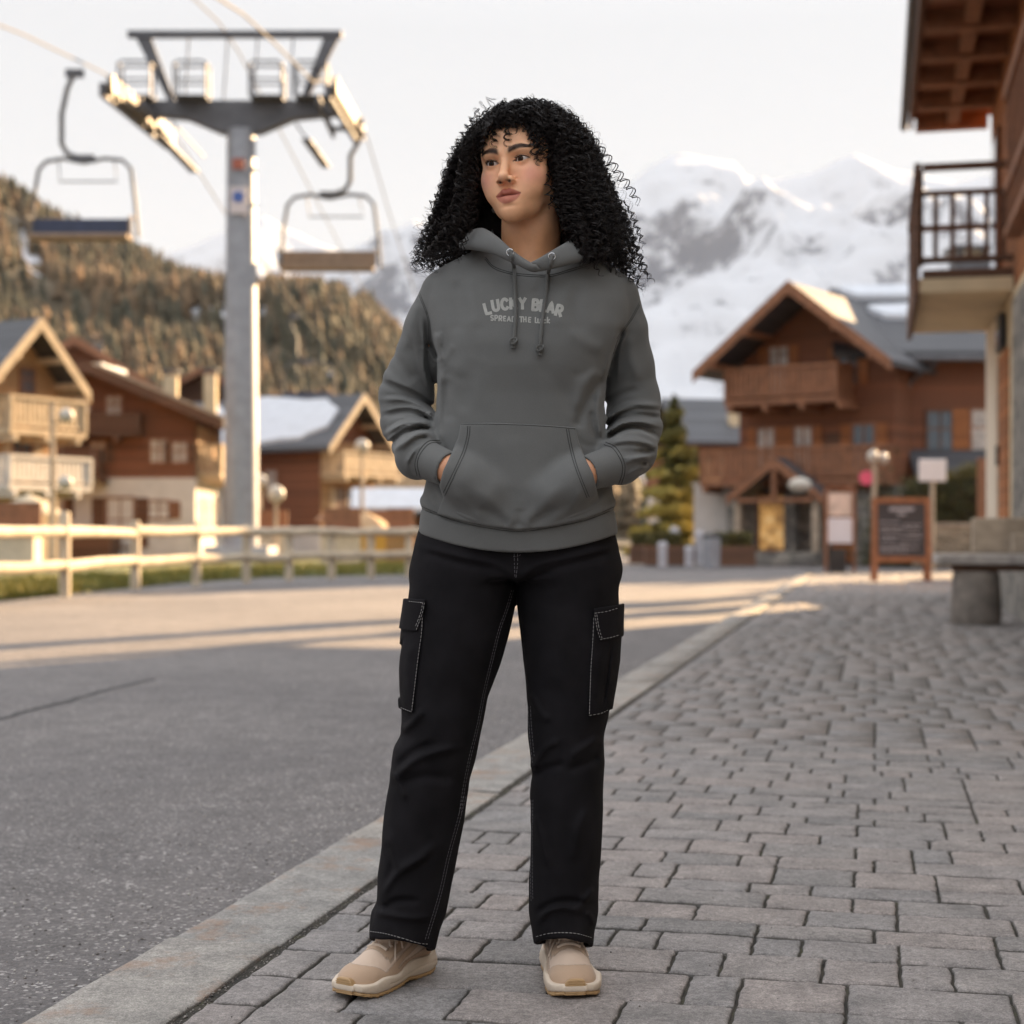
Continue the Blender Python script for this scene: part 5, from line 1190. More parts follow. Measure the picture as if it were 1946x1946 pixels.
def child_world(o, par): o.parent = par; o.matrix_parent_inverse = local_m(par).inverted() if par is WOMAN else (local_m(WOMAN)).inverted(); return o
def seams(bvh, name, lines, mat, **k):
    o = seam(bvh, name, lines, mat, None, **k)
    if o: child_world(o, hood_o)
    return o
ho.parent = hood_o; 
for o in (pk_o, ho): pass
S1 = [c2([(315, 175), (350, 280), (395, 400), (402, 520), (385, 565)]), c2([(322, 170), (358, 276), (403, 400), (410, 520), (395, 560)])]
S2 = [c2([(1702, 300), (1650, 400), (1600, 470), (1560, 530), (1530, 620)]), c2([(1695, 296), (1642, 396), (1592, 466), (1552, 526)])]
seams(HB, "seam", S1 + S2, M_SEAMD, r=.0007, lift=.0002)
seams(HB, "collar_seam", [c2([(750, 30), (800, 85), (900, 120), (1020, 135), (1150, 135), (1260, 105), (1380, 70)]), c2([(745, 40), (800, 97), (900, 131), (1020, 146), (1150, 146), (1265, 115), (1385, 80)])], M_SEAMD, r=.0008, lift=.0002)
seams(HB, "waistband_seam", [HEMB, [(x, y - 4) for x, y in HEMB]], M_SEAMD, r=.0008, lift=.0004)
seams(PB, "pocket_seam", [c2([(600, 1050), (800, 1050), (1100, 1062), (1298, 1078)]), c2([(600, 1036), (800, 1034), (1100, 1047), (1300, 1062)]),
    c2([(655, 1062), (648, 1130), (620, 1230), (560, 1360), (500, 1490)]), c2([(640, 1062), (634, 1130), (606, 1226), (548, 1352), (490, 1470)]),
    c2([(1243, 1078), (1262, 1180), (1290, 1290), (1330, 1400), (1370, 1500)]), c2([(1258, 1080), (1276, 1180), (1304, 1290), (1344, 1400), (1384, 1496)])], M_SEAMD, r=.0008, lift=.0002)
seams(HB, "cuff_seam", [c2([(330, 1365), (318, 1290), (345, 1210), (400, 1155), (470, 1150)]), c2([(350, 1375), (332, 1290), (358, 1220), (410, 1168), (480, 1165)]),
    c2([(1475, 1175), (1530, 1200), (1580, 1280), (1585, 1350), (1560, 1425)]), c2([(1485, 1160), (1545, 1190), (1596, 1275), (1600, 1350), (1575, 1430)])], M_SEAMD, r=.0009, lift=.0002)
# drawstrings with eyelets and knots
CORD = fabric("grey_cord", (.125, .125, .12), 1500, .9, .2, .8).m; METAL = plain("nickel", (.55, .55, .56), .25, .1, 5, 0, metal=1.0)
def first_hit(px, py, lift):
    best = None
    for b in (HB, hbv, PB):
        q = cast(b, px, py, lift)
        if q is not None and (best is None or (q - CAMP).length < (best - CAMP).length): best = q
    return best
for path, knot in (([(778, 1190), (800, 1230), (808, 1330), (812, 1450), (818, 1600), (812, 1740), (804, 1810)], (804, 1822)), ([(1073, 1218), (1062, 1260), (1045, 1350), (1035, 1460), (1010, 1620), (996, 1760), (988, 1855)], (988, 1870))):
    pts = [first_hit(760 + x * .26915, 160 + y * .26915, .0045) for x, y in spline(path, 6)]
    pts = [p for p in pts if p is not None]
    for _ in range(3): pts = [pts[0]] + [(a + b * 2 + c) / 4 for a, b, c in zip(pts[:-2], pts[1:-1], pts[2:])] + [pts[-1]]
    # gentle twist of the braid
    mb = MB().tube(pts, [.0036 + .0004 * math.sin(i * 1.9) for i in range(len(pts))], 10)
    ds = child_world(mb.build("drawstring", CORD, None, smooth=True), hood_o)
    kx = first_hit(760 + knot[0] * .26915, 160 + knot[1] * .26915, .006)
    kn = MB().ball(kx, (.0068, .006, .0072), 8)
    for a in (0, .9, 1.9): kn.tube([kx + Vector((.0066 * math.cos(t + a), -.0058 * abs(math.sin(t * .5)) , .0055 * math.sin(t + a * 1.3))) for t in np.linspace(0, 6.2, 14)], .0022, 6)
    kn.tube([kx - Vector((0, 0, .004)), kx - Vector((0.001, 0, .013))], [.0035, .0045], 8)
    o = kn.build("knot", CORD, None, smooth=True); child_world(o, hood_o)
    e = first_hit(760 + path[0][0] * .26915, 160 + path[0][1] * .26915, .0008)
    ring = MB().tube([e + Vector((.0062 * math.cos(t), -.001, .0062 * math.sin(t))) for t in np.linspace(0, 2 * math.pi, 25)], .0013, 8, cap=False); ring.ball(e + Vector((0, .001, 0)), (.0045, .0015, .0045), 6)
    child_world(ring.build("eyelet", METAL, None, smooth=True), hood_o)
# printed lettering: strokes laid on the cloth
def glyph(strokes, width, fx):
    mb = MB()
    for st in strokes:
        pts = []
        for (x0, y0), (x1, y1) in zip(st[:-1], st[1:]):
            k = max(2, int(math.hypot(x1 - x0, y1 - y0) * 6)); pts += [(x0 + (x1 - x0) * i / k, y0 + (y1 - y0) * i / k) for i in range(k)]
        pts.append(st[-1]); P2 = [np.array(fx(*p)) for p in pts]; L_, R2 = [], []
        for i, q in enumerate(P2):
            d = P2[min(i + 1, len(P2) - 1)] - P2[max(i - 1, 0)]; d = d / (np.linalg.norm(d) + 1e-9); nrm = np.array((-d[1], d[0])) * width / 2
            ext = d * (width * .28) * (1 if i == len(P2) - 1 else -1 if i == 0 else 0)
            a = cast(HB, *(q + ext + nrm), .0007); b = cast(HB, *(q + ext - nrm), .0007)
            if a is None or b is None: continue
            L_.append(a); R2.append(b)
        V = [v for ab in zip(L_, R2) for v in ab]; mb.add(V, [(2 * i, 2 * i + 1, 2 * i + 3, 2 * i + 2) for i in range(len(L_) - 1)])
    return mb
AR = lambda cx, cy, rx, ry, a0, a1, n=10: [(cx + rx * math.cos(R(a0 + (a1 - a0) * i / n)), cy + ry * math.sin(R(a0 + (a1 - a0) * i / n))) for i in range(n + 1)]
GL = {'L': [[(0, 1), (0, 0), (.5, 0)]], 'U': [[(0, 1), (0, .3)] + AR(.3, .3, .3, .3, 180, 360)[1:] + [(.6, 1)]], 'C': [AR(.35, .5, .35, .5, 40, 320, 14)],
      'K': [[(0, 0), (0, 1)], [(.55, 1), (.05, .45)], [(.15, .55), (.58, 0)]], 'Y': [[(0, 1), (.3, .5), (.6, 1)], [(.3, .5), (.3, 0)]], 'B': [[(0, 0), (0, 1), (.28, 1)] + AR(.28, .76, .22, .24, 90, -90, 8) + [(0, .52)], [(.28, .52)] + AR(.3, .26, .24, .26, 90, -90, 8) + [(0, 0)]],
      'E': [[(.5, 1), (0, 1), (0, 0), (.5, 0)], [(0, .5), (.42, .5)]], 'A': [[(0, 0), (.32, 1), (.64, 0)], [(.13, .32), (.51, .32)]], 'R': [[(0, 0), (0, 1), (.3, 1)] + AR(.3, .73, .24, .27, 90, -90, 8) + [(0, .46)], [(.25, .46), (.55, 0)]],
      'S': [AR(.25, .74, .25, .26, 40, 270, 8) + AR(.25, .24, .25, .24, 90, -140, 8)], 'P': [[(0, 0), (0, 1), (.3, 1)] + AR(.3, .73, .22, .27, 90, -90, 8) + [(0, .46)]], 'D': [[(0, 0), (0, 1), (.2, 1)] + AR(.2, .5, .36, .5, 90, -90, 10) + [(0, 0)]],
      'T': [[(0, 1), (.6, 1)], [(.3, 1), (.3, 0)]], 'H': [[(0, 0), (0, 1)], [(.5, 0), (.5, 1)], [(0, .5), (.5, .5)]], 'c': [AR(.25, .3, .25, .3, 50, 310, 8)], 'k': [[(0, 0), (0, 1.05)], [(.4, .65), (.03, .3), (.45, 0)]], 'u': [[(0, .65), (0, .2)] + AR(.2, .2, .2, .2, 180, 360, 6)[1:] + [(.4, .65), (.42, 0)]]}
INK = plain("grey_print", (.36, .355, .33), .85, .1, 90, .1)
pr = MB()
word = [('L', 603), ('U', 626), ('C', 650), ('K', 672), ('Y', 698), ('B', 741), ('E', 768), ('A', 790), ('R', 817)]
# arc through photo points (crop 5x): letter foot positions measured in the photo
AX = [(600, 1632), (655, 1610), (715, 1600), (790, 1592), (860, 1592), (928, 1600), (985, 1604), (1035, 1622), (1100, 1640), (1150, 1655)]
def arc_fx(x0, adv, h, y0, slope):
    def fx(u, v):
        X = x0 + u * adv * math.cos(slope) + v * h * math.sin(slope); Y = y0 + u * adv * math.sin(slope) - v * h * math.cos(slope)
        return (760 + X * .26915, 160 + Y * .26915)
    return fx
for ch, x0, y0, sl_ in (('L', 612, 1624, -.26), ('U', 662, 1602, -.17), ('C', 722, 1592, -.09), ('K', 784, 1586, -.04), ('Y', 845, 1586, .0), ('B', 938, 1594, .06), ('E', 990, 1600, .10), ('A', 1040, 1608, .16), ('R', 1098, 1630, .25)):
    g = glyph(GL[ch], 6.0, arc_fx(x0, 66, 72, y0, sl_)); pr.add(g.V, g.F)
po_ = child_world(pr.build("print_lettering", INK, None), hood_o)
pr = MB()
for ch, x0, w_, h_, y0 in (('S', 642, 36, 34, 1668), ('P', 672, 34, 36, 1670), ('R', 700, 34, 36, 1672), ('E', 732, 28, 32, 1672), ('A', 758, 34, 34, 1674), ('D', 792, 34, 34, 1676), ('T', 845, 40, 36, 1680), ('H', 874, 34, 36, 1680), ('E', 908, 30, 32, 1680), ('L', 956, 26, 36, 1684), ('u', 974, 44, 44, 1686), ('c', 1012, 40, 36, 1686), ('k', 1040, 36, 38, 1686)):
    g = glyph(GL[ch], 2.5, arc_fx(x0, w_, h_, y0, random.uniform(-.05, .08))); pr.add(g.V, g.F)
child_world(pr.build("print_slogan", INK, None), hood_o)

# ------------------------------------------------------------------ trousers
PEL = smooth_tab([(960, 815, 1150, .115, 3.13), (1000, 806, 1158, .118, 3.13), (1020, 797, 1171, .120, 3.13), (1060, 787, 1178, .124, 3.13), (1101, 779, 1183, .126, 3.13), (1136, 776, 1179, .122, 3.13), (1170, 774, 1180, .112, 3.13), (1190, 800, 1160, .06, 3.13)])
LL = smooth_tab([(1000, 800, 990, .11, 3.13), (1075, 783, 987, .118, 3.13), (1130, 777, 983, .118, 3.13), (1203, 769, 968, .112, 3.125), (1267, 762, 951, .106, 3.12), (1322, 764, 930, .098, 3.115), (1348, 766, 925, .095, 3.11), (1391, 765, 914, .092, 3.105), (1417, 749, 908, .092, 3.105), (1446, 744, 901, .092, 3.105), (1478, 742, 891, .090, 3.105),
    (1507, 737, 887, .088, 3.105), (1559, 731, 881, .086, 3.105), (1626, 723, 868, .084, 3.105), (1659, 718, 862, .083, 3.105), (1705, 717, 853, .085, 3.10), (1732, 705, 847, .088, 3.10), (1760, 702, 838, .090, 3.095), (1830, 702, 822, .093, 3.09)], 260, 3)
LR = smooth_tab([(1000, 978, 1160, .11, 3.13), (1075, 979, 1181, .118, 3.13), (1130, 981, 1176, .118, 3.13), (1203, 988, 1176, .112, 3.125), (1255, 993, 1172, .107, 3.12), (1319, 1000, 1161, .098, 3.115), (1359, 1002, 1155, .093, 3.11), (1397, 1003, 1145, .091, 3.11), (1443, 1010, 1148, .091, 3.11), (1464, 1013, 1147, .090, 3.11),
    (1507, 1007, 1144, .088, 3.11), (1559, 1009, 1142, .086, 3.11), (1620, 1007, 1140, .084, 3.115), (1679, 1005, 1138, .084, 3.115), (1732, 1006, 1137, .087, 3.115), (1760, 1011, 1131, .088, 3.11), (1830, 1017, 1122, .090, 3.11)], 260, 3)
JF = [(c3(l), w * .85, h * .0020) for l, w, h in [
    ([(360, 130), (600, 190), (850, 240), (990, 330)], 7, 2.5), ([(380, 160), (640, 240), (900, 290)], 8, -2.5), ([(1660, 130), (1400, 190), (1150, 250), (1020, 340)], 7, 2.5), ([(1650, 170), (1400, 240), (1150, 300)], 8, -2.5), ([(800, 380), (930, 360), (1005, 380)], 6, -3), ([(1020, 380), (1120, 330), (1260, 300)], 6, -2.5),
    ([(200, 1660), (330, 1540), (480, 1480), (650, 1450)], 9, 5), ([(215, 1590), (330, 1480), (480, 1420)], 9, -4), ([(250, 1350), (330, 1280), (400, 1200)], 8, 4), ([(190, 1600), (240, 1700), (290, 1800)], 7, 4), ([(230, 1690), (400, 1640), (600, 1660)], 12, -4),
    ([(1110, 1600), (1140, 1540), (1200, 1450), (1300, 1400)], 8, 4), ([(1560, 1380), (1450, 1450), (1350, 1520)], 9, 4), ([(1120, 1640), (1230, 1580), (1330, 1560)], 9, -4), ([(1080, 1080), (1160, 1220), (1230, 1280)], 9, 3), ([(1560, 1500), (1450, 1560), (1330, 1600)], 9, -3.5),
    ([(600, 500), (560, 800), (500, 1100)], 26, 2.5), ([(1250, 500), (1280, 800), (1290, 1100)], 26, 2.5)]] + [(c4(l), w * .85, h * .0019) for l, w, h in [
    ([(415, 200), (430, 330), (480, 440), (600, 380), (720, 300)], 10, 4), ([(372, 630), (450, 500), (560, 430), (660, 370)], 8, 5), ([(380, 690), (470, 640), (600, 640)], 8, -4.5), ([(330, 700), (420, 720), (560, 740), (680, 730)], 8, 4), ([(400, 300), (440, 420), (400, 560)], 8, -3),
    ([(1250, 130), (1290, 280), (1350, 470)], 9, 4), ([(1280, 760), (1330, 700), (1420, 680), (1560, 710)], 7, 4.5), ([(1260, 720), (1340, 660), (1450, 640), (1590, 660)], 7, -4), ([(1610, 560), (1540, 640), (1480, 690)], 8, 3.5), ([(1560, 700), (1600, 780)], 6, 3), ([(1560, 100), (1500, 260), (1480, 420)], 11, 3)]]
def hemz(p, L):
    P = proj(p); x = P[:, 0]
    if L: y = np.interp(x, [690, 703, 740, 780, 815, 830], [1783, 1782, 1785, 1793, 1802, 1803])
    else: y = np.interp(x, [1005, 1017, 1045, 1075, 1105, 1130], [1792, 1789, 1783, 1783, 1790, 1795])
    z = EYE - (y - HY) / F * 3.02; return z - .32 * np.clip(p[:, 1] - 3.02, -.02, .2) - p[:, 2]
def jeans(p):
    l = smax(column(p, LL, 2.1), hemz(p, True), .004); r = smax(column(p, LR, 2.1), hemz(p, False), .004)
    # hollow hem
    for tab, L in ((LL, True), (LR, False)):
        inn = column(p, tab, 2.1) + .015; inn = np.maximum(inn, p[:, 2] - .115)
        if L: l = smax(l, -inn, .002)
        else: r = smax(r, -inn, .002)
    d = smin(smin(l, r, .006), smax(column(p, PEL, 2.3), .772 - p[:, 2], .03), .016)
    m = np.abs(d) < .03; q = p[m]; d = d.copy(); d[m] = d[m] - fold_field(q, JF) - wob(q * np.array([1, 1, .6]), 12, .0032, 6)
    return d
jv, jf = mesh_sdf(jeans, (-.31, 2.94, .0), (.23, 3.30, .92), .0034)
jo = np_mesh("trousers", jv, jf, M_JEAN, WOMAN, smooth=True, world=True); JB = bvh_of(jv, jf)
def child_j(o, par=None): o.parent = par or jo; o.matrix_parent_inverse = Matrix.Identity(4) if par else local_m(WOMAN).inverted(); return o
def panel(name, poly, off, lo, hi, folds=()):
    def fn(p):
        b = jeans(p) - off - fold_field(p, folds); return smax(smax(b, poly_dist(proj(p), poly) / F * 3.0, .003), -(b + off + .008), .001)
    v, f = mesh_sdf(fn, lo, hi, .0026); o = np_mesh(name, v, f, M_JEAN, None, smooth=True); child_j(o); return bvh_of(v, f), o
pl1 = c3([(150, 640), (398, 490), (394, 640), (366, 860), (322, 1222), (240, 1196), (150, 1160)]); fl1 = c3([(200, 468), (412, 482), (398, 560), (352, 702), (268, 692), (200, 680)])
pl2 = c3([(1515, 545), (1508, 700), (1492, 950), (1478, 1245), (1560, 1235), (1620, 1203), (1800, 1180), (1800, 640)]); fl2 = c3([(1510, 540), (1516, 600), (1530, 680), (1552, 755), (1610, 744), (1800, 700), (1800, 480), (1670, 515)])
PL1 = [(c3([(270, 720), (238, 850), (232, 1050), (255, 1180)]), 2.5, -.006), (c3([(330, 760), (290, 900), (300, 1100)]), 8, .003)]
PL2 = [(c3([(1630, 760), (1600, 1000), (1575, 1200)]), 2.5, -.006), (c3([(1560, 800), (1540, 1000), (1530, 1150)]), 8, .003)]
b1, o1 = panel("cargo_pocket", pl1, .006, (-.27, 2.98, .52), (-.12, 3.2, .83), PL1); b2_, o2 = panel("cargo_pocket", pl2, .006, (.12, 2.98, .50), (.25, 3.2, .83), PL2)
f1, o3 = panel("pocket_flap", fl1, .0105, (-.27, 2.98, .68), (-.10, 3.2, .86)); f2, o4 = panel("pocket_flap", fl2, .0105, (.12, 2.98, .66), (.25, 3.2, .86))
DSH = (.0030, .0014)
for b, lines, par in ((f1, [c3([(302, 492), (400, 503)]), c3([(402, 503), (388, 570), (346, 686)]), c3([(346, 686), (268, 680)]), c3([(392, 500), (378, 568), (338, 672)])], o3),
                 (b1, [c3([(388, 600), (382, 700), (358, 880), (318, 1216)]), c3([(318, 1216), (242, 1188)])], o1),
                 (f2, [c3([(1518, 570), (1600, 558), (1665, 538)]), c3([(1520, 580), (1535, 670), (1556, 742)]), c3([(1556, 742), (1620, 730), (1682, 712)]), c3([(1532, 580), (1546, 664), (1566, 734)])], o4),
                 (b2_, [c3([(1514, 600), (1506, 760), (1494, 950), (1484, 1238)]), c3([(1484, 1240), (1560, 1226), (1612, 1200)])], o2)):
    o = seam(b, "stitching", lines, M_STITCH, None, r=.00052, lift=.0003, dash=DSH); 
    if o: child_j(o, par)
lines = [c3([(990, 180), (992, 240), (996, 340)]), c3([(1012, 180), (1013, 240), (1002, 345)]), c3([(985, 200), (1012, 196), (1045, 182)]),
    c3([(985, 420), (950, 540), (900, 680), (850, 880), (800, 1090), (760, 1300), (710, 1500), (670, 1700), (640, 1900)]), c3([(972, 420), (937, 540), (887, 680), (837, 880), (787, 1090), (747, 1300), (697, 1500), (657, 1700), (627, 1900)]),
    c4([(862, 40), (820, 200), (770, 380), (720, 600), (640, 870)]), c4([(846, 40), (806, 200), (756, 380), (706, 600), (628, 860)]),
    c3([(1082, 1180), (1088, 1300), (1100, 1440), (1112, 1560)]), c3([(1098, 1180), (1104, 1300), (1116, 1440), (1124, 1520)]), c4([(1236, 60), (1232, 260), (1232, 480), (1236, 640)]), c4([(1247, 60), (1243, 260), (1243, 480), (1247, 640)])]
for nm_, ls_ in (("fly_stitching", lines[:3]), ("inseam_stitching", lines[3:7]), ("inseam_stitching", lines[7:])): child_j(seam(JB, nm_, ls_, plain("faded_stitch", (.15, .14, .15), .8, .1, 30, 0), None, r=.0005, lift=.0003, dash=DSH))
lines = [c4([(314, 815), (400, 828), (500, 855), (590, 882), (650, 888)]), c4([(1266, 845), (1330, 828), (1410, 822), (1500, 828), (1580, 850)])]
child_j(seam(JB, "hem_stitching", lines, M_STITCH, None, r=.00055, lift=.0004, dash=DSH))
# ------------------------------------------------------------------ the woman: body
YAW, ROLL, PITCH = R(-23), R(-4.0), R(3)
HM = Matrix.Rotation(YAW, 3, 'Z') @ Matrix.Rotation(ROLL, 3, 'Y') @ Matrix.Rotation(PITCH, 3, 'X')
HO = at(963, 307, 3.062) - HM @ Vector((0, -.080, 0)); HMn = np.array(HM); HOn = np.array(HO)
def hl(p): return (p - HOn) @ HMn           # world -> head space (face towards -y, eyes at z = 0)
def hw(q): return np.asarray(q, float) @ HMn.T + HOn
ES = Vector((.0305, -.0715, 0))
def mir(q):
    m = q.copy(); m[:, 0] = np.abs(m[:, 0]); return m
def head(p):
    q = hl(p); m = mir(q)
    d = ell(q, (0, .012, .032), (.075, .093, .085))
    d = smin(d, ell(q, (0, -.034, .020), (.0655, .054, .066)), .02)
    d = smin(d, ell(q, (0, -.034, -.033), (.0575, .049, .058)), .02)
    d = smin(d, sph(m, (.040, -.056, -.028), .0235), .022)                    # cheekbone
    d = smin(d, sph(m, (.031, -.057, -.056), .0225), .022)                    # cheek
    d = smin(d, cap(m, (.044, .004, -.056), (.0235, -.041, -.084), .017, .0165), .022)   # jaw
    d = smin(d, cap(m, (.0235, -.041, -.084), (.005, -.067, -.0970), .0165, .0155), .016)
    d = smin(d, ell(q, (0, -.0735, -.0980), (.0165, .0140, .0145)), .014)     # chin
    d = smin(d, ell(q, (0, -.062, -.074), (.030, .029, .026)), .024)          # mouth mound
    d = smin(d, cap(m, (.010, -.0865, .0165), (.044, -.073, .019), .0085, .0075), .012)   # brow
    d = smax(d, -ell(m, (.0310, -.0990, -.001), (.0185, .0170, .0120)), .014)  # socket
    # nose
    n = cap(q, (0, -.0850, .006), (0, -.1030, -.0315), .0068, .0090)
    n = smin(n, ell(q, (0, -.1062, -.0330), (.0094, .0095, .0084)), .006)
    n = smin(n, ell(m, (.0122, -.0960, -.0380), (.0072, .0100, .0070)), .005)
    d = smin(d, n, .010)
    d = smax(d, -ell(m, (.0094, -.1030, -.0418), (.0046, .0058, .0034)), .0012)
    d = d + .0012 * np.exp(-(np.hypot(m[:, 0] - .0185, (q[:, 2] + .036)) / .003) ** 2) * (q[:, 1] < -.07)
    # lips
    front = q[:, 1] < -.06
    up = smin(cap(m, (.0062, -.0885, -.0597), (.0258, -.0765, -.0636), .0080, .0026), ell(q, (0, -.0895, -.0615), (.008, .0066, .0062)), .004)
    lo = smin(cap(m, (.003, -.0868, -.0746), (.0245, -.0765, -.0656), .0088, .0024), ell(q, (0, -.0872, -.0748), (.011, .0090, .0084)), .005)
    d = smin(d, up, .0035); d = smin(d, lo, .0038)
    zl = -.0674 + .0036 * (m[:, 0] / .025) ** 2 + .0010 * np.cos(m[:, 0] / .0250 * 3.1) * (m[:, 0] < .026)
    gr = np.exp(-((q[:, 2] - zl) / .0014) ** 2) * np.clip(1 - (m[:, 0] / .0275) ** 4, 0, 1) * front
    d = d + .0016 * gr
    d = d + .0018 * np.exp(-(q[:, 0] / .0042) ** 2 - ((q[:, 2] + .0495) / .004) ** 2) * front     # philtrum
    d = d + .0014 * np.exp(-(q[:, 0] / .018) ** 2 - ((q[:, 2] + .0875) / .0038) ** 2) * front      # under the lip
    # eyes: lids round the eyeball with an almond opening
    e = m - np.array(ES); lid = sph(e, (0, 0, 0), .0140)
    d = smin(d, lid, .0045)
    xx = e[:, 0]; tilt = xx * .10; w = 1 - (xx / .0145) ** 2
    zu = .0050 * np.clip(w, -2, 1) ** 1 + tilt; zd = -.0040 * w + tilt * .8
    alm = np.maximum(e[:, 2] - zu, zd - e[:, 2]) * .85
    d = np.maximum(d, -np.maximum(alm, q[:, 1] + .060))
    d = d + .0011 * np.exp(-((e[:, 2] - zu - .0042) / .0011) ** 2) * (np.abs(xx) < .014) * front      # lid crease
    # ears
    ea = ell(m, (.076, .008, -.018), (.009, .020, .031)); d = smin(d, ea, .008)
    # neck
    nk = cap(p, hw((0, .030, -.050)), op(1002, 440, 3.165), .053, .0515); nk = smin(nk, cap(p, op(1002, 440, 3.165), op(1000, 560, 3.17), .0515, .062), .03)
    tr = cap(p, op(1000, 520, 3.17), op(930, 545, 3.17), .04, .03); tr = smin(tr, cap(p, op(1000, 520, 3.17), op(1080, 545, 3.17), .04, .03), .03)
    st = cap(p, hw((.052, .02, -.045)), op(1004, 492, 3.125), .012, .009); st = np.minimum(st, cap(p, hw((-.052, .02, -.045)), op(994, 492, 3.125), .012, .009))
    nk = smin(nk, st, .02); nk = smin(nk, tr, .04)
    cb = cap(p, op(1012, 508, 3.108), op(1090, 498, 3.12), .008); cb = np.minimum(cb, cap(p, op(988, 508, 3.108), op(905, 498, 3.12), .008)); nk = smin(nk, cb, .015)
    nk = smax(nk, torso(p) + .010 - .5 * np.clip((p[:, 2] - 1.385) * 4, 0, 1), .006)
    return smin(d, nk, .016)
hdv, hdf = mesh_sdf(head, (-.13, 2.90, 1.32), (.18, 3.28, 1.76), .00115)
# hidden rest of the body, coarse; it carries the clothes
def rest(p):
    d = smax(column(p, TORSO, 2.3) + .022, p[:, 2] - 1.345, .01); d = smax(d, .80 - p[:, 2], .01)
    for ch in (SL, SR):
        for (a, ra), (b, rb) in zip(ch[:-1], ch[1:]): d = smin(d, cap(p, a, b, ra * .62, rb * .58), .012)
    for (tab, f) in ((LL, 1), (LR, 1)): d = smin(d, smax(smax(column(p, tab, 2.1) + .026, .10 - p[:, 2], .01), p[:, 2] - .84, .01), .015)
    d = smin(d, cap(p, (-.185, 3.135, .14), (-.195, 3.12, .085), .030, .026), .02); d = smin(d, cap(p, (.105, 3.16, .14), (.108, 3.14, .085), .030, .026), .02)
    return d
rv, rf_ = mesh_sdf(rest, (-.30, 2.95, .02), (.31, 3.32, 1.42), .011)
def hands(p):
    d = np.full(len(p), 9.)
    for sc_, H, E in ((1, SLc, HL), (-1, SRc, HR)):
        bk_ = np.array((0, .008, 0)); w0 = H[0][0]; w1 = H[1][0]; b, c = (np.asarray(h[0]) + bk_ for h in E[2:4])
        e = cap(p, w0, w1, .026, .0240); e = smin(e, cap(p, w1, b, .0230, .0195), .02)
        e = smin(e, cap(p, w1 + np.array((0, .006, .008)), b + np.array((0, .004, .014)), .016, .014), .015)
        dr = (c - b) / np.linalg.norm(c - b)
        for k, (L, o) in enumerate(((.048, .024), (.056, .008), (.052, -.008), (.040, -.023))):
            r0 = b + np.array((0, 0, o)); r1 = r0 + dr * L * .6; r2 = r1 + (dr * .55 + np.array((0, .3, -.45))) * L * .5
            e = smin(e, np.minimum(cap(p, r0, r1, .0092, .0085), cap(p, r1, r2, .0085, .0072)), .004)
        th = b + np.array((-sc_ * .012, -.006, .026)); e = smin(e, np.minimum(cap(p, w1, th, .012, .0105), cap(p, th, th + dr * .034 + np.array((0, 0, .008)), .0105, .0085)), .008)
        d = np.minimum(d, e)
    return d
nv, nf = mesh_sdf(hands, (-.21, 2.93, .84), (.20, 3.08, 1.02), .0032)
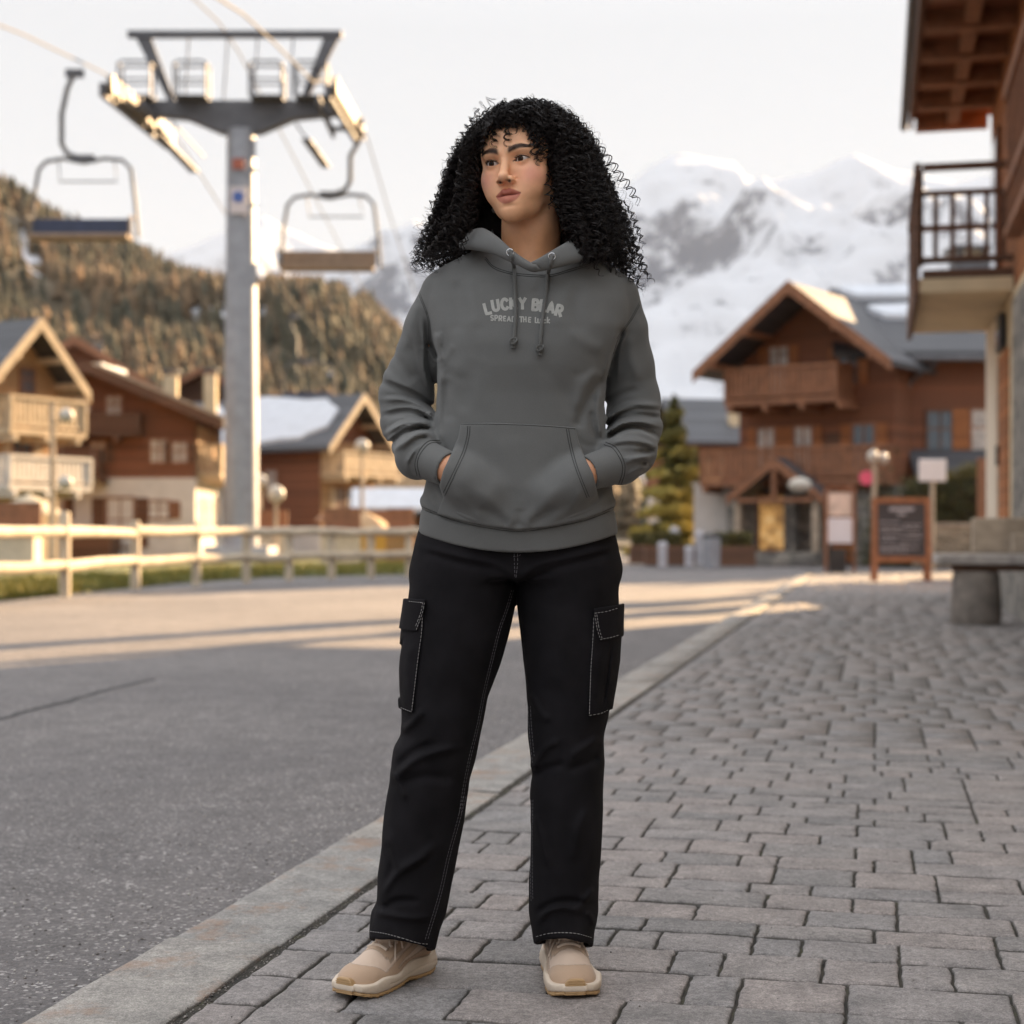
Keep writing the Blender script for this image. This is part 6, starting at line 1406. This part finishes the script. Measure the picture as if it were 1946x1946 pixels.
# skin colouring: lips, blush, brow stubble zone
def skin_cols(V):
    q = hl(V); m = mir(q); n = len(V); c = np.tile(np.array((.90, .485, .28)), (n, 1)); front = (q[:, 1] < -.045)
    def blend(col, w):
        w = np.clip(w, 0, 1)[:, None]; c[:] = c * (1 - w) + np.array(col) * w
    blend((.62, .29, .135), (1 / (1 + np.exp((q[:, 2] + .118) / .012))) * .8)  # neck darkened in colour for the shade below the chin
    blend((.90, .38, .29), .66 * np.exp(-(((m[:, 0] - .049) / .021) ** 2 + ((q[:, 2] + .030) / .019) ** 2)) * front)
    blend((.86, .50, .31), .5 * np.exp(-((q[:, 0] / .03) ** 2 + ((q[:, 2] - .045) / .03) ** 2)) * front)
    blend((.84, .42, .27), .4 * np.exp(-((q[:, 0] / .014) ** 2 + ((q[:, 2] + .040) / .010) ** 2)) * front)
    blend((.60, .28, .16), .35 * np.exp(-(((m[:, 0] - .031) / .017) ** 2 + ((q[:, 2] - .005) / .010) ** 2)) * front)
    # lips
    x = m[:, 0] / .0262; top = -.0674 + .0034 * x ** 2 + .0148 * np.clip(1 - x ** 1.7, 0, 1) - .0022 * np.exp(-(q[:, 0] / .0032) ** 2) + .0; bot = -.0674 + .0034 * x ** 2 - .0145 * np.clip(1 - x ** 2.2, 0, 1) ** .8
    w = 1 / (1 + np.exp((q[:, 2] - top) / .0006)) / (1 + np.exp((bot - q[:, 2]) / .0007)) * (x < 1.02) * (q[:, 1] < -.068)
    blend((.44, .125, .085), w * .98); blend((.66, .25, .175), w * .8 * (q[:, 2] < -.0684))
    zls = -.0674 + .0036 * (m[:, 0] / .025) ** 2 + .0010 * np.cos(m[:, 0] / .0250 * 3.1) * (m[:, 0] < .026); blend((.16, .035, .025), .75 * np.exp(-((q[:, 2] - zls) / .0009) ** 2) * (x < 1) * (q[:, 1] < -.068))  # groove between the lips painted dark as its shading line
    # eyeliner-dark lid rims
    e = m - np.array(ES); xx = e[:, 0]; zu = .0050 * (1 - (xx / .0145) ** 2) + xx * .1
    blend((.05, .025, .02), .9 * np.exp(-((e[:, 2] - zu - .0006) / .0012) ** 2) * (np.abs(xx) < .0165) * front)
    zd = -.0040 * (1 - (xx / .0145) ** 2) + xx * .08; blend((.22, .09, .06), .6 * np.exp(-((e[:, 2] - zd + .0003) / .0007) ** 2) * (np.abs(xx) < .0145) * front)
    # nose wing warmth
    # brows: soft under-colour
    bx = (m[:, 0] - .010) / .042; zb = .0172 + .0072 * np.sin(np.clip(bx / .6, 0, 1) * 1.5708) - .0085 * np.clip(bx - .62, 0, 1) ** 1.2; tb = .0058 * (1 - .80 * np.clip(bx - .35, 0, 1))
    blend((.030, .016, .012), .95 * np.exp(-((q[:, 2] - zb) / tb) ** 4) * (1 / (1 + np.exp(-(bx) / .03))) / (1 + np.exp((bx - 1) / .04)) * front)
    blend((.045, .015, .010), 1.0 * np.exp(-(((m[:, 0] - .0094) / .0040) ** 2 + ((q[:, 2] + .0415) / .0024) ** 2) ** 1.5) * (q[:, 1] < -.092))  # nostrils painted dark to stand for the shade inside them
    c *= 1 + .05 * fbm(V * 90, 3, 2)[:, None] + .03 * fbm(V * 25, 2, 5)[:, None]
    return np.clip(c, 0, 1)
sk = NT("skin"); sk.l(sk.attr("Col"), sk.b.inputs["Base Color"]); sk.rough(.48); sk.b.inputs["Specular IOR Level"].default_value = .38
sk.b.inputs["Subsurface Weight"].default_value = .18; sk.b.inputs["Subsurface Radius"].default_value = (.9, .35, .18); sk.b.inputs["Subsurface Scale"].default_value = .006
sk.bump(sk.noise(sk.co(), 700, 3, .7), .18, .0006)
Vb_ = np.concatenate([hdv, rv, nv]); Fb_ = np.concatenate([hdf, rf_ + len(hdv), nf + len(hdv) + len(rv)])
cols = skin_cols(Vb_); cols[len(hdv):] = (.55, .25, .12); cols[len(hdv) + len(rv):] = (.62, .30, .17)
body = np_mesh("body", Vb_, Fb_, sk.m, WOMAN, smooth=True, world=True, cols=cols)
FB = bvh_of(hdv, hdf)
# eyes
def eyeball(sx):
    c = HO + HM @ Vector((sx * ES.x, ES.y, ES.z)); r = .0126; n = 40; V = []; C = []
    g = (Matrix.Rotation(R(-3), 3, 'Z') @ HM @ Vector((0, -1, .02))).normalized()   # looks to the left of the picture
    u = g.orthogonal().normalized(); w = g.cross(u); rngs = np.concatenate([np.linspace(0, .0062, 14), np.linspace(.0066, .0125, 8)]); an = [math.asin(min(1, x / r)) for x in rngs] + list(np.linspace(1.7, 3.14, 6))
    for a in an:
        rr = math.sin(a) * r
        for k in range(n):
            t = 2 * math.pi * k / n; V.append(c + g * math.cos(a) * r + (u * math.cos(t) + w * math.sin(t)) * rr)
            if a < 1.6 and rr < .0024: col = (.004, .004, .004)
            elif a < 1.6 and rr < .0054: col = tuple(x * (.8 + .4 * random.random()) for x in (.045, .018, .007))
            elif a < 1.6 and rr < .0060: col = (.02, .01, .007)
            else: col = (.62, .54, .50)
            C.append(col)
    Fc = [(i * n + k, (i + 1) * n + k, (i + 1) * n + (k + 1) % n, i * n + (k + 1) % n) for i in range(len(an) - 1) for k in range(n)]
    return np_mesh("eye", np.array([tuple(v) for v in V]), np.array(Fc), EYEM, WOMAN, smooth=True, world=True, cols=np.array(C))
_t = NT("eye_surface"); _t.l(_t.attr("Col"), _t.b.inputs["Base Color"]); _t.rough(.12); _t.b.inputs["Specular IOR Level"].default_value = .12; EYEM = _t.m
eyeball(1); eyeball(-1)
HAIRM = NT("black_hair"); HAIRM.color((.0130, .0090, .0080)).rough(.45); HAIRM.b.inputs["Specular IOR Level"].default_value = .28; HAIRM = HAIRM.m
def hairs(name, pts, r, par=WOMAN, n=3):
    mb = MB()
    for p in pts: mb.tube(p, [r * (1 - .7 * i / (len(p) - 1)) for i in range(len(p))], n)
    return mb.build(name, HAIRM, par, world=True, smooth=True)
def face_pt(x, z, lift=.0004):
    o = HO + HM @ Vector((x, -.2, z)); d = (HM @ Vector((0, 1, 0))).normalized(); h = FB.ray_cast(o, d); return (h[0] - d * lift) if h[0] else None
for sx in (-1, 1):
    L_ = []
    for k in range(90):
        bx = random.random() ** .9; zb = .0172 + .0072 * math.sin(min(1, bx / .6) * 1.5708) - .0085 * max(0, bx - .62) ** 1.2; tb = .0048 * (1 - .80 * max(0, bx - .35)); x = .010 + .042 * bx; z = zb + random.uniform(-tb, tb)
        pts = [face_pt(sx * (x + t * .006), z + t * (.0022 if bx < .5 else -.0012) + .0, .0003 + .0006 * t) for t in (0, .5, 1)]
        if all(p is not None for p in pts): L_.append(pts)
    if L_: hairs("eyebrow", L_, .00020)
    L_ = []
    for k in range(60):
        t = -1 + 2 * k / 59; xx = .0150 * t; z = .0050 * (1 - t * t) + xx * .1; b = Vector((sx * (ES.x + xx), ES.y - math.sqrt(max(0, .0140 ** 2 - xx * xx - z * z)), z + .0003))
        L_.append([HO + HM @ (b + Vector((sx * t * .0015 * s * 2, -.0022 * s - .0006, .0006 * s + .0026 * s * s))) for s in (0, .5, 1)])
    hairs("eyelash", L_, .00038)

# ------------------------------------------------------------------ hair
AXX, AXY = .033, 3.165
ENV = smooth_tab([(y, l, r, 0, 0) for y, l, r in [(186, 2, 2), (190, 26, 26), (198, 48, 50), (212, 74, 76), (232, 98, 100), (260, 120, 120), (300, 146, 134), (340, 158, 150), (380, 170, 165), (420, 186, 180), (460, 202, 194), (500, 218, 206), (550, 232, 232), (600, 240, 240)]], 200, 3)
def env(z, ca):
    y, T = ENV; py = HY - (z - EYE) * F / 3.14; s = 3.14 / F
    return np.where(ca < 0, np.interp(py, y, T[0]), np.interp(py, y, T[1])) * s
HCc = hw((0, .012, .032)); FDIR = np.array(HM @ Vector((0, -1, 0)))
def hair_core(p):
    x = p[:, 0] - AXX; y = p[:, 1] - AXY; ca = x; rho = np.hypot(x, y * 1.25); d = rho - env(p[:, 2], ca) * np.interp(p[:, 2], [1.42, 1.55, 1.66, 1.70], [.56, .72, .76, .55])
    q = hl(p)
    d = smax(d, 1.395 - p[:, 2], .03)
    face = np.maximum(np.maximum(q[:, 2] - .070 - .02 * (np.abs(q[:, 0]) > .05), q[:, 1] - .006), -9)     # space in front of the ears, below the hairline
    d = smax(d, -face, .012)
    ne = np.maximum(p[:, 1] - (AXY + .030), p[:, 2] - 1.53); d = smax(d, -ne, .02)
    d = smin(d, ell(q, (0, .020, .040), (.084, .094, .086)), .01) if False else d
    return d + .006 * fbm(p * 45, 3, 8)
cv, cf = mesh_sdf(hair_core, (-.22, 2.96, 1.36), (.30, 3.42, 1.75), .005)
CORE = NT("hair_depth"); CORE.color((.006, .005, .005)).rough(.7); CORE.bump(CORE.noise(CORE.co(), 260, 4, .8), 1.0, .006)
hair = np_mesh("hair", cv, cf, CORE.m, WOMAN, smooth=True, world=True)

FACEPOLY = np.array([(914, 282), (932, 266), (1000, 258), (1020, 280), (1040, 306), (1045, 345), (1050, 420), (1070, 462), (1100, 520), (960, 520), (948, 425), (925, 400), (914, 350)], float)
def make_locks(N, seed):
    g = np.random.default_rng(seed); out = []
    fa = math.atan2(FDIR[1], FDIR[0])
    while len(out) < N:
        al = g.uniform(-math.pi, math.pi); rel = (al - fa + math.pi) % (2 * math.pi) - math.pi      # azimuth from the face direction; + is the picture's right
        u = g.uniform(.45, 1.0) ** .7 * 1.0; u = min(u, 1.0)
        ca, sa = math.cos(al), math.sin(al)
        el_ = math.asin(g.uniform(-.15, .98)); 
        root = HCc + np.array((.076 * ca * math.cos(el_), .090 * sa * math.cos(el_), .083 * math.sin(el_)))
        front = -58 < math.degrees(rel) < 66
        M = 26; ztop = min(root[2] + g.uniform(.004, .03) * u, 1.712)
        if sa > .3 and g.random() < .55: continue                       # fewer at the back, out of sight
        if front:
            if el_ < .62: continue
            zend = HO.z + g.uniform(.030, .060) - .02 * min(1, abs(rel) / 1.1) ** 2
        else:
            px_out = abs(ca)
            zend = g.uniform(1.375, 1.50) if g.random() < .75 else g.uniform(1.50, 1.60)
            if ca > 0: zend -= .030 * ca * (g.random() < .6)
            if sa < -.35: zend = max(zend, 1.385 + .03 * g.random())
        zs = np.concatenate([np.linspace(root[2], ztop, 4)[:-1], np.linspace(ztop, zend, M - 3)])
        if zend > ztop - .02: continue
        e = env(zs, np.full(M, ca)); asp = 1 / math.hypot(ca, sa * (1.18 if sa < 0 else 1.1)); rho = u * e * asp; r0 = math.hypot(root[0] - AXX, root[1] - AXY)
        if sa < -.25 and not front: rho = np.minimum(rho, .125 + .06 * np.clip((1.62 - zs) / .2, 0, 1))
        t = np.clip(np.arange(M) / 5.0, 0, 1); rho = r0 * (1 - t) + np.maximum(rho, r0 * .9) * t
        # settle: monotone-ish smooth
        for _ in range(2): rho[1:-1] = (rho[:-2] + 2 * rho[1:-1] + rho[2:]) / 4
        da = g.normal(0, .10); aa = al + da * np.linspace(0, 1, M) ** 1.5
        P = np.stack([AXX + rho * np.cos(aa), AXY + rho * np.sin(aa), zs], -1); P[0] = root
        P[:, :2] += (np.cumsum(g.normal(0, .0016, (M, 2)), 0))
        pr_ = proj(P); ins = (poly_dist(pr_, FACEPOLY) < 5) & (P[:, 1] < HCc[1] - .01)
        if ins.any():
            k = int(np.argmax(ins))
            if front and k > M * .5: P = P[:k]
            else: continue
        if len(P) < 6: continue
        out.append((P, g.random()))
    return out
def resample(P, n):
    s = np.concatenate([[0], np.cumsum(np.linalg.norm(np.diff(P, axis=0), axis=1))]); t = np.linspace(0, s[-1], n); return np.stack([np.interp(t, s, P[:, k]) for k in range(3)], -1), s[-1]
def curl_mesh(locks, strands, name, rad=.00075, helix=(.0030, .0082), pitch=(.015, .028), spread=.32, seed=1, mat=None, sides=3, par=None):
    g = np.random.default_rng(seed); Vs, Fs = [], []; base = 0
    for P, rr in locks:
        pt = g.uniform(*pitch); Pn, L = resample(P, 12); n = max(14, int(L / pt * 9)); Pn, L = resample(P, n)
        T = np.gradient(Pn, axis=0); T /= np.linalg.norm(T, axis=1)[:, None] + 1e-9
        U = np.cross(T, np.array((.31, .92, .2))); U /= np.linalg.norm(U, axis=1)[:, None] + 1e-9; W = np.cross(T, U)
        hr = g.uniform(*helix); ph0 = g.uniform(0, 6.28); hand = 1 if g.random() < .5 else -1; s = np.linspace(0, L, n)
        grow = np.clip(s / .05, .15, 1) * (1 + .25 * np.sin(s * g.uniform(30, 60) + ph0)); tipn = np.clip((L - s) / .02, .35, 1)
        for k in range(strands):
            fr = g.normal(0, spread); h = hr * (1 + g.normal(0, .16)) * grow; dph = np.cumsum(g.normal(0, .05, n))
            ph = ph0 + fr + hand * 2 * math.pi * s / pt + dph
            C = Pn + U * (h * np.cos(ph))[:, None] + W * (h * np.sin(ph))[:, None] + g.normal(0, .00012, (n, 3)) + g.normal(0, .0009, 3)
            TT = np.gradient(C, axis=0); TT /= np.linalg.norm(TT, axis=1)[:, None] + 1e-9
            A = np.cross(TT, T + 1e-3); A /= np.linalg.norm(A, axis=1)[:, None] + 1e-9; B = np.cross(TT, A); r_ = rad * g.uniform(.7, 1.35) * tipn
            ring = [C + (A * math.cos(6.2832 * j / sides) + B * math.sin(6.2832 * j / sides)) * r_[:, None] for j in range(sides)]
            Vs.append(np.stack(ring, 1).reshape(-1, 3)); i = np.arange(n - 1)[:, None] * sides; j = np.arange(sides)[None]; j2 = (j + 1) % sides
            Fs.append(np.stack([i + j, i + j2, i + sides + j2, i + sides + j], -1).reshape(-1, 4) + base); base += n * sides
    o = np_mesh(name, np.concatenate(Vs), np.concatenate(Fs), mat or HAIRM, None, smooth=True); o.parent = par or hair; o.matrix_parent_inverse = local_m(WOMAN).inverted(); return o
NL = 1150
locks = make_locks(NL, 11)
# short locks falling from the crown over the hairline
g = np.random.default_rng(52)
for k in range(165):
    x = g.uniform(914, 1046); u_ = (x - 980) / 66; ye = 245 - 6 * g.random() + 34 * max(0, abs(u_) - .45) * 1.4 + g.uniform(-6, 6); tr = [(980 + u_ * 40, 200 + 8 * abs(u_)), (980 + u_ * 56 + g.normal(0, 3), 222), (x + g.normal(0, 3), ye)]
    lift = g.uniform(.006, .022); P = []
    for px_, py_ in spline(tr, 6):
        q_ = cast(FB, px_, py_, lift)
        if q_ is not None: P.append(tuple(q_))
    if len(P) > 6: locks.append((resample(np.array(P), 14)[0], .5))
# ringlets framing the face on both sides
g = np.random.default_rng(41)
for k in range(110):
    right = k % 2 == 0; o = g.uniform(0, 1)
    if right: tr = [(1022 + 24 * o, 250 - 14 * o), (1042 + 30 * o, 290), (1050 + 36 * o, 340), (1056 + 42 * o, 400), (1074 + 50 * o, 450), (1095 + 60 * o, 496 + 14 * g.random())]; Ys = np.linspace(3.10 - .03 * o, 3.035, 6)
    else: o *= 1.5; tr = [(930 - 12 * o, 244), (911 - 14 * o, 285), (903 - 18 * o, 340), (904 - 26 * o, 390), (896 - 40 * o, 440), (876 - 50 * o, 484 + 14 * g.random())]; Ys = np.linspace(3.10 - .02 * o, 3.05, 6)
    c = g.integers(3, 7); j = g.normal(0, 4.5, (6, 2)) * np.array((1 if 1 else 0, 1.5)) + (np.array((1., 0)) if right else np.array((-4., 0))); P = np.array([tuple(at(x + a, y + b, Y)) for (x, y), (a, b), Y in zip(tr[:c], j, Ys)]); P, _ = resample(np.array(spline([tuple(v) for v in P], 5)), 22); locks.append((P, .5))
curl_mesh(locks, 4, "curls", seed=5)
# loose outer curls and fine frizz at the rim
g = np.random.default_rng(33)
fz = [(P + g.normal(0, .006, 3) + (np.linspace(0, 1, len(P)) ** 1.5)[:, None] * (P - np.array((AXX, AXY, 0))) * np.array((.10, .1, 0)) * g.random(), r) for P, r in make_locks(640, 77) if len(P) > 8]
fz = [(P, r) for P, r in fz if not ((poly_dist(proj(P), FACEPOLY) < 4) & (P[:, 1] < HCc[1] - .01)).any()]
curl_mesh(fz, 3, "frizz", rad=.00026, helix=(.004, .013), pitch=(.014, .034), spread=1.4, seed=9)
# traced single curls: fringe over the forehead and stray ringlets at the outline
def px_lock(tr, Y, lift=0): return np.array([at(760 + x * .26915, 160 + y * .26915, Yk) for (x, y), Yk in zip(tr, np.linspace(Y[0], Y[1], len(tr)))])
def fr_lock(tr):
    out = []
    for x, y in spline(tr, 5):
        q = cast(FB, 760 + x * .26915, 160 + y * .26915, .006); out.append(q if q is not None else at(760 + x * .26915, 160 + y * .26915, 3.03))
    return np.array([tuple(v) for v in out])
fringe = [(fr_lock(t), .5) for t in ([(690, 260), (680, 320), (682, 380), (675, 455)], [(770, 250), (765, 310), (762, 370), (765, 445)], [(640, 280), (622, 340), (618, 400), (605, 470)], [(610, 300), (600, 380), (590, 470), (585, 520)], [(655, 260), (650, 320), (640, 390)],
    [(880, 260), (905, 330), (920, 400), (935, 470), (965, 530), (985, 560)], [(860, 250), (890, 320), (915, 380), (925, 430)], [(930, 290), (960, 380), (985, 450), (1010, 520)], [(960, 300), (1000, 400), (1025, 500), (1040, 590)], [(900, 300), (930, 380), (955, 440), (975, 500), (970, 575)], [(720, 250), (716, 290), (722, 330)], [(820, 250), (835, 285), (850, 320)], [(700, 250), (694, 290), (690, 330)], [(745, 240), (740, 290), (738, 325)], [(795, 245), (800, 290), (806, 320)], [(845, 260), (866, 320), (880, 350)], [(875, 270), (890, 330), (905, 380)], [(590, 280), (578, 380), (572, 470)], [(625, 290), (612, 350), (600, 430)], [(600, 330), (588, 420), (578, 500)], [(920, 320), (945, 390), (968, 470)], [(945, 300), (985, 400), (1000, 480)], [(1000, 320), (1030, 420), (1042, 520)])]
curl_mesh(fringe, 5, "fringe_curls", rad=.0007, helix=(.0042, .0058), pitch=(.011, .014), spread=.25, seed=21)
stray = [(px_lock(t, Y), .5) for t, Y in (([(560, 170), (490, 280), (430, 380), (370, 470), (320, 545)], (3.14, 3.10)), ([(1180, 180), (1290, 300), (1390, 420), (1480, 540), (1540, 640), (1620, 740), (1690, 860)], (3.16, 3.14)), ([(330, 640), (290, 740), (240, 820), (185, 890)], (3.14, 3.12)),
    ([(260, 960), (200, 1060), (140, 1130), (180, 1010)], (3.12, 3.10)), ([(330, 1120), (240, 1180), (150, 1240), (90, 1290)], (3.12, 3.08)), ([(400, 1100), (390, 1180), (370, 1235)], (3.06, 3.05)), ([(280, 1110), (265, 1180), (258, 1215)], (3.09, 3.08)), ([(1330, 1180), (1370, 1270), (1410, 1330), (1440, 1365)], (3.05, 3.04)),
    ([(1600, 1180), (1690, 1280), (1740, 1350), (1800, 1400)], (3.14, 3.12)), ([(1560, 1150), (1640, 1280), (1690, 1380), (1715, 1450)], (3.13, 3.10)), ([(1580, 820), (1640, 920), (1690, 1050), (1725, 1150)], (3.15, 3.13)), ([(640, 160), (560, 220), (500, 270), (470, 330)], (3.12, 3.10)), ([(900, 110), (960, 100), (1040, 115), (1120, 160)], (3.10, 3.12)))]
curl_mesh(stray, 2, "stray_curls", rad=.0010, helix=(.0045, .0065), pitch=(.016, .021), spread=.2, seed=22)
# ------------------------------------------------------------------ trainers
def shoe(heel, toe, side, label=None):
    heel = np.array(heel, float); toe = np.array(toe, float); ax = toe - heel; L = np.linalg.norm(ax); ax /= L; lt = np.array((ax[1], -ax[0]))   # lateral: right hand side of the walking direction
    def loc(p): d = p[:, :2] - heel; return np.stack([d @ ax, d @ lt, p[:, 2]], -1)
    def wpt(s, t, z): q = heel + ax * s + lt * t; return Vector((q[0], q[1], z))
    k = L / .275
    S = np.array([0, .012, .04, .09, .125, .165, .20, .235, .258, .270, .275]) * k; W = np.array([.014, .030, .0385, .0385, .0400, .0470, .0505, .0470, .0375, .0250, .0100])
    OFF = np.array([0, 0, 0, .001, .002, .003, .003, .001, -.001, -.002, -.002]) * -side
    def outline(q, grow=0):
        w = np.interp(q[:, 0], S, W) + grow; o = np.interp(q[:, 0], S, OFF); dy = np.abs(q[:, 1] - o) - w
        sl = np.gradient(W, S); g_ = np.interp(q[:, 0], S, sl); d = dy / np.sqrt(1 + np.minimum(g_ * g_, 9)); return np.maximum(d, np.maximum(-q[:, 0] - grow, q[:, 0] - L - grow))
    def ztop(s, t): # midsole upper edge: thick heel, swooping waist, thin toe
        s = s / k; return np.interp(s, [0, .03, .08, .12, .16, .20, .24, .275], [.050, .043, .040, .034, .030, .029, .028, .033]) + .003 * np.cos(s * 60)
    def zbot(s): s = s / k; return .0 + .010 * np.clip((s - .225) / .05, 0, 1) ** 1.6 + .006 * np.clip((.03 - s) / .03, 0, 1) ** 1.5 + .004 * np.exp(-((s - .115) / .02) ** 2)
    def sole(p):
        q = loc(p); b = .0035 * np.sin(np.clip((q[:, 2] - .006) / .03, 0, 1) * math.pi); d = outline(q, .0018) - b
        d = smax(d, q[:, 2] - ztop(q[:, 0], q[:, 1]), .004); d = smax(d, zbot(q[:, 0]) + .0065 - q[:, 2], .003)
        gz_ = .020 + .004 * np.sin(q[:, 0] * 30); d = d + .0012 * np.exp(-((q[:, 2] - gz_) / .0013) ** 2) * (q[:, 0] < .20 * k)
        return d
    def outsole(p):
        q = loc(p); d = outline(q, .0022); lug = .0012 * np.sign(np.sin(q[:, 0] * 420)) * (q[:, 2] < .006)
        top = zbot(q[:, 0]) + .0068 + .024 * np.clip((q[:, 0] / k - .245) / .02, 0, 1) * np.clip(1 - (np.abs(q[:, 1]) / .026) ** 4, 0, 1)
        tw = np.where(q[:, 0] / k > .25, .0022, 0)
        rib = .0007 * np.sin(q[:, 2] * 1500) * (q[:, 0] / k > .25)
        d = smax(d - tw + rib, q[:, 2] - top, .002); return smax(d, zbot(q[:, 0]) - q[:, 2] + lug * .5, .001)
    A = lambda s, t, z: np.array(wpt(s * k, t * -side, z))
    def upper(p):
        q = loc(p); Q = np.stack([q[:, 0] / k, q[:, 1] * -side, q[:, 2]], -1)
        d = ell(Q, (.214, .0, .022), (.058, .0455, .036)); d = smin(d, ell(Q, (.165, .000, .028), (.065, .0420, .046)), .012)
        d = smin(d, cap(Q, (.145, 0, .044), (.085, 0, .066), .0335, .0325), .014); d = smin(d, cap(Q, (.040, 0, .035), (.038, 0, .074), .0330, .0290), .016)
        d = smin(d, cap(Q, (.10, 0, .05), (.03, 0, .05), .033, .031), .012)
        d = smax(d, -(cap(Q, (.058, 0, .095), (.060, 0, .16), .0255, .03)), .006); d = smax(d, Q[:, 2] - (.092 + .12 * np.clip(Q[:, 0] - .07, 0, .04)), .006)
        d = smax(d, outline(q, -.0015), .006); d = smax(d, .02 - q[:, 2], .003)
        # overlays raised by a millimetre
        d = d - .0012 * over(Q) - .0006 * fbm(Q * 60, 2, 3)
        tongue = ell(Q, (.125, 0, .086), (.040, .0195, .010)); return smin(d, tongue, .004)
    def over(Q):
        s, t, z = Q[:, 0], np.abs(Q[:, 1]), Q[:, 2]
        toecap = (s > .208 + .9 * np.clip(.040 - z, -.02, .03) * .6 + 6 * t * t).astype(float) if False else (s - .9 * (z - .03) * 0 > .232 - 9 * t * t).astype(float) * (z < .050)
        toecap = ((s > .236 - 22 * t * t)).astype(float)
        eyes = ((t > .0155 + .10 * (s - .12)) & (t < .0300 + .1 * (s - .12)) & (s > .095) & (s < .176)).astype(float); eyes = np.maximum(eyes, ((s > .168) & (s < .182) & (t < .030)).astype(float))
        quarter = ((s < .165 - .9 * (z - .035)) & (z < .062 - .16 * s) & (s > .03)).astype(float)
        heelc = ((s < .045 - .15 * (z - .04)) & (z < .075)).astype(float)
        band_ = ((np.abs(z - (.040 + .32 * (.17 - s))) < .0065) & (s < .20) & (s > .06)).astype(float)
        fore = ((z < .045 - .25 * (s - .17)) & (s > .158) & (s < .24) & (t > .028)).astype(float)
        return np.maximum.reduce([toecap, eyes, quarter, heelc, band_, fore])
    lo = (min(heel[0], toe[0]) - .08, min(heel[1], toe[1]) - .08, -.01); hi = (max(heel[0], toe[0]) + .08, max(heel[1], toe[1]) + .08, .14)
    root = thing("shoe", None, None, (heel[0], heel[1], 0)); root.parent = WOMAN; root.location = root.location - WOMAN.location
    del_keys = [kk for kk in ("label", "category") if kk in root]
    for kk in del_keys: del root[kk]
    if label: root["label"] = label
    v, f = mesh_sdf(upper, lo, hi, .0017); q = loc(v); Q = np.stack([q[:, 0] / k, q[:, 1] * -side, q[:, 2]], -1); ov_ = over(Q)
    cm = np.array((.56, .42, .32)); cs = np.array((.44, .30, .20)); col = cm * (1 - ov_[:, None]) + cs * ov_[:, None]; ins = (Q[:, 2] > .088) | ((np.hypot(Q[:, 0] - .058, Q[:, 1]) < .028) & (Q[:, 2] > .06)); col[ins & (ov_ < .5)] = (.36, .26, .18)
    # dark edge stitching of the overlays
    g_ = np.abs(over(Q + np.array((.0016, 0, 0))) - over(Q - np.array((.0016, 0, 0)))) + np.abs(over(Q + np.array((0, .0014, .0014))) - over(Q - np.array((0, .0014, .0014)))); col[g_ > .5] *= .72
    o = np_mesh("upper", v, f, SHOEM, root, smooth=True, world=True, cols=col); ub = bvh_of(v, f)
    v, f = mesh_sdf(sole, lo, hi, .0017); np_mesh("midsole", v, f, SOLEM, root, smooth=True, world=True)
    v, f = mesh_sdf(outsole, lo, hi, .0017); np_mesh("outsole", v, f, GUMM, root, smooth=True, world=True)
    def down(s, t, lift=.001):
        h = ub.ray_cast(wpt(s * k, t * -side, .2), Vector((0, 0, -1))); return (h[0] + Vector((0, 0, lift))) if h[0] else wpt(s * k, t * -side, .08)
    lc = MB()
    for i, s0 in enumerate((.168, .152, .136, .120, .105)):
        for sg in (-1, 1):
            s1 = s0 - .016 if i < 4 else s0 - .006; pts = [down(s0 + (s1 - s0) * u, sg * (.0225 - .045 * u), .0022 + .0012 * math.sin(u * math.pi)) for u in np.linspace(0, 1, 9)]
            if i == 0: pts = [down(s0, sg * .0225 * (1 - 2 * u) , .002) for u in np.linspace(0, 1, 9)]
            lc.tube(pts, .0028, 7)
    for sg in (-1, 1):       # bow and loose ends
        lp_ = [down(.112 + .028 * math.sin(u * math.pi) * .6, sg * (.002 + .034 * math.sin(u * math.pi / 1.0) * .9), .004 + .003 * math.sin(u * 3.1)) for u in np.linspace(0, 1, 12)]; lc.tube(lp_, .0019, 6)
        e = [down(.112 + .05 * u, sg * (.004 + .034 * u), .003) for u in np.linspace(0, 1, 8)]; lc.tube(e, .0018, 6)
    lc.build("lace", LACEM, root, smooth=True, world=True)
tS = NT("suede_and_mesh"); tS.l(tS.attr("Col"), tS.b.inputs["Base Color"]); tS.rough(.85); tS.b.inputs["Sheen Weight"].default_value = .2
nn = tS.noise(tS.co(), 900, 3, .7); tS.bump(nn, .35, .0008); SHOEM = tS.m
SOLEM = plain("cream_foam", (.62, .51, .40), .6, .06, 20, .1, bscale=300); GUMM = plain("gum_rubber", (.42, .26, .12), .5, .1, 20, .1, bscale=300); LACEM = plain("beige_lace", (.66, .53, .42), .85, .12, 60, .4, bscale=900)
shoe((-.172, 3.185), (-.312, 2.965), -1)
shoe((.094, 3.225), (.119, 2.955), 1)
# ------------------------------------------------------------------ air
hz_ = MB().box(-3800, 3800, -90, 5300, -1.4, 800); hm_ = bpy.data.materials.new("haze_air"); hm_.use_nodes = True; hn = hm_.node_tree; hn.nodes.remove(hn.nodes["Principled BSDF"])
pv_ = hn.nodes.new("ShaderNodeVolumePrincipled"); pv_.inputs["Color"].default_value = (.80, .88, 1.0, 1); pv_.inputs["Density"].default_value = .00004; pv_.inputs["Anisotropy"].default_value = .0
hn.links.new(pv_.outputs[0], hn.nodes["Material Output"].inputs["Volume"]); tag(hz_.build("haze", hm_), "thin pale air haze over the whole valley", "haze", kind='stuff')
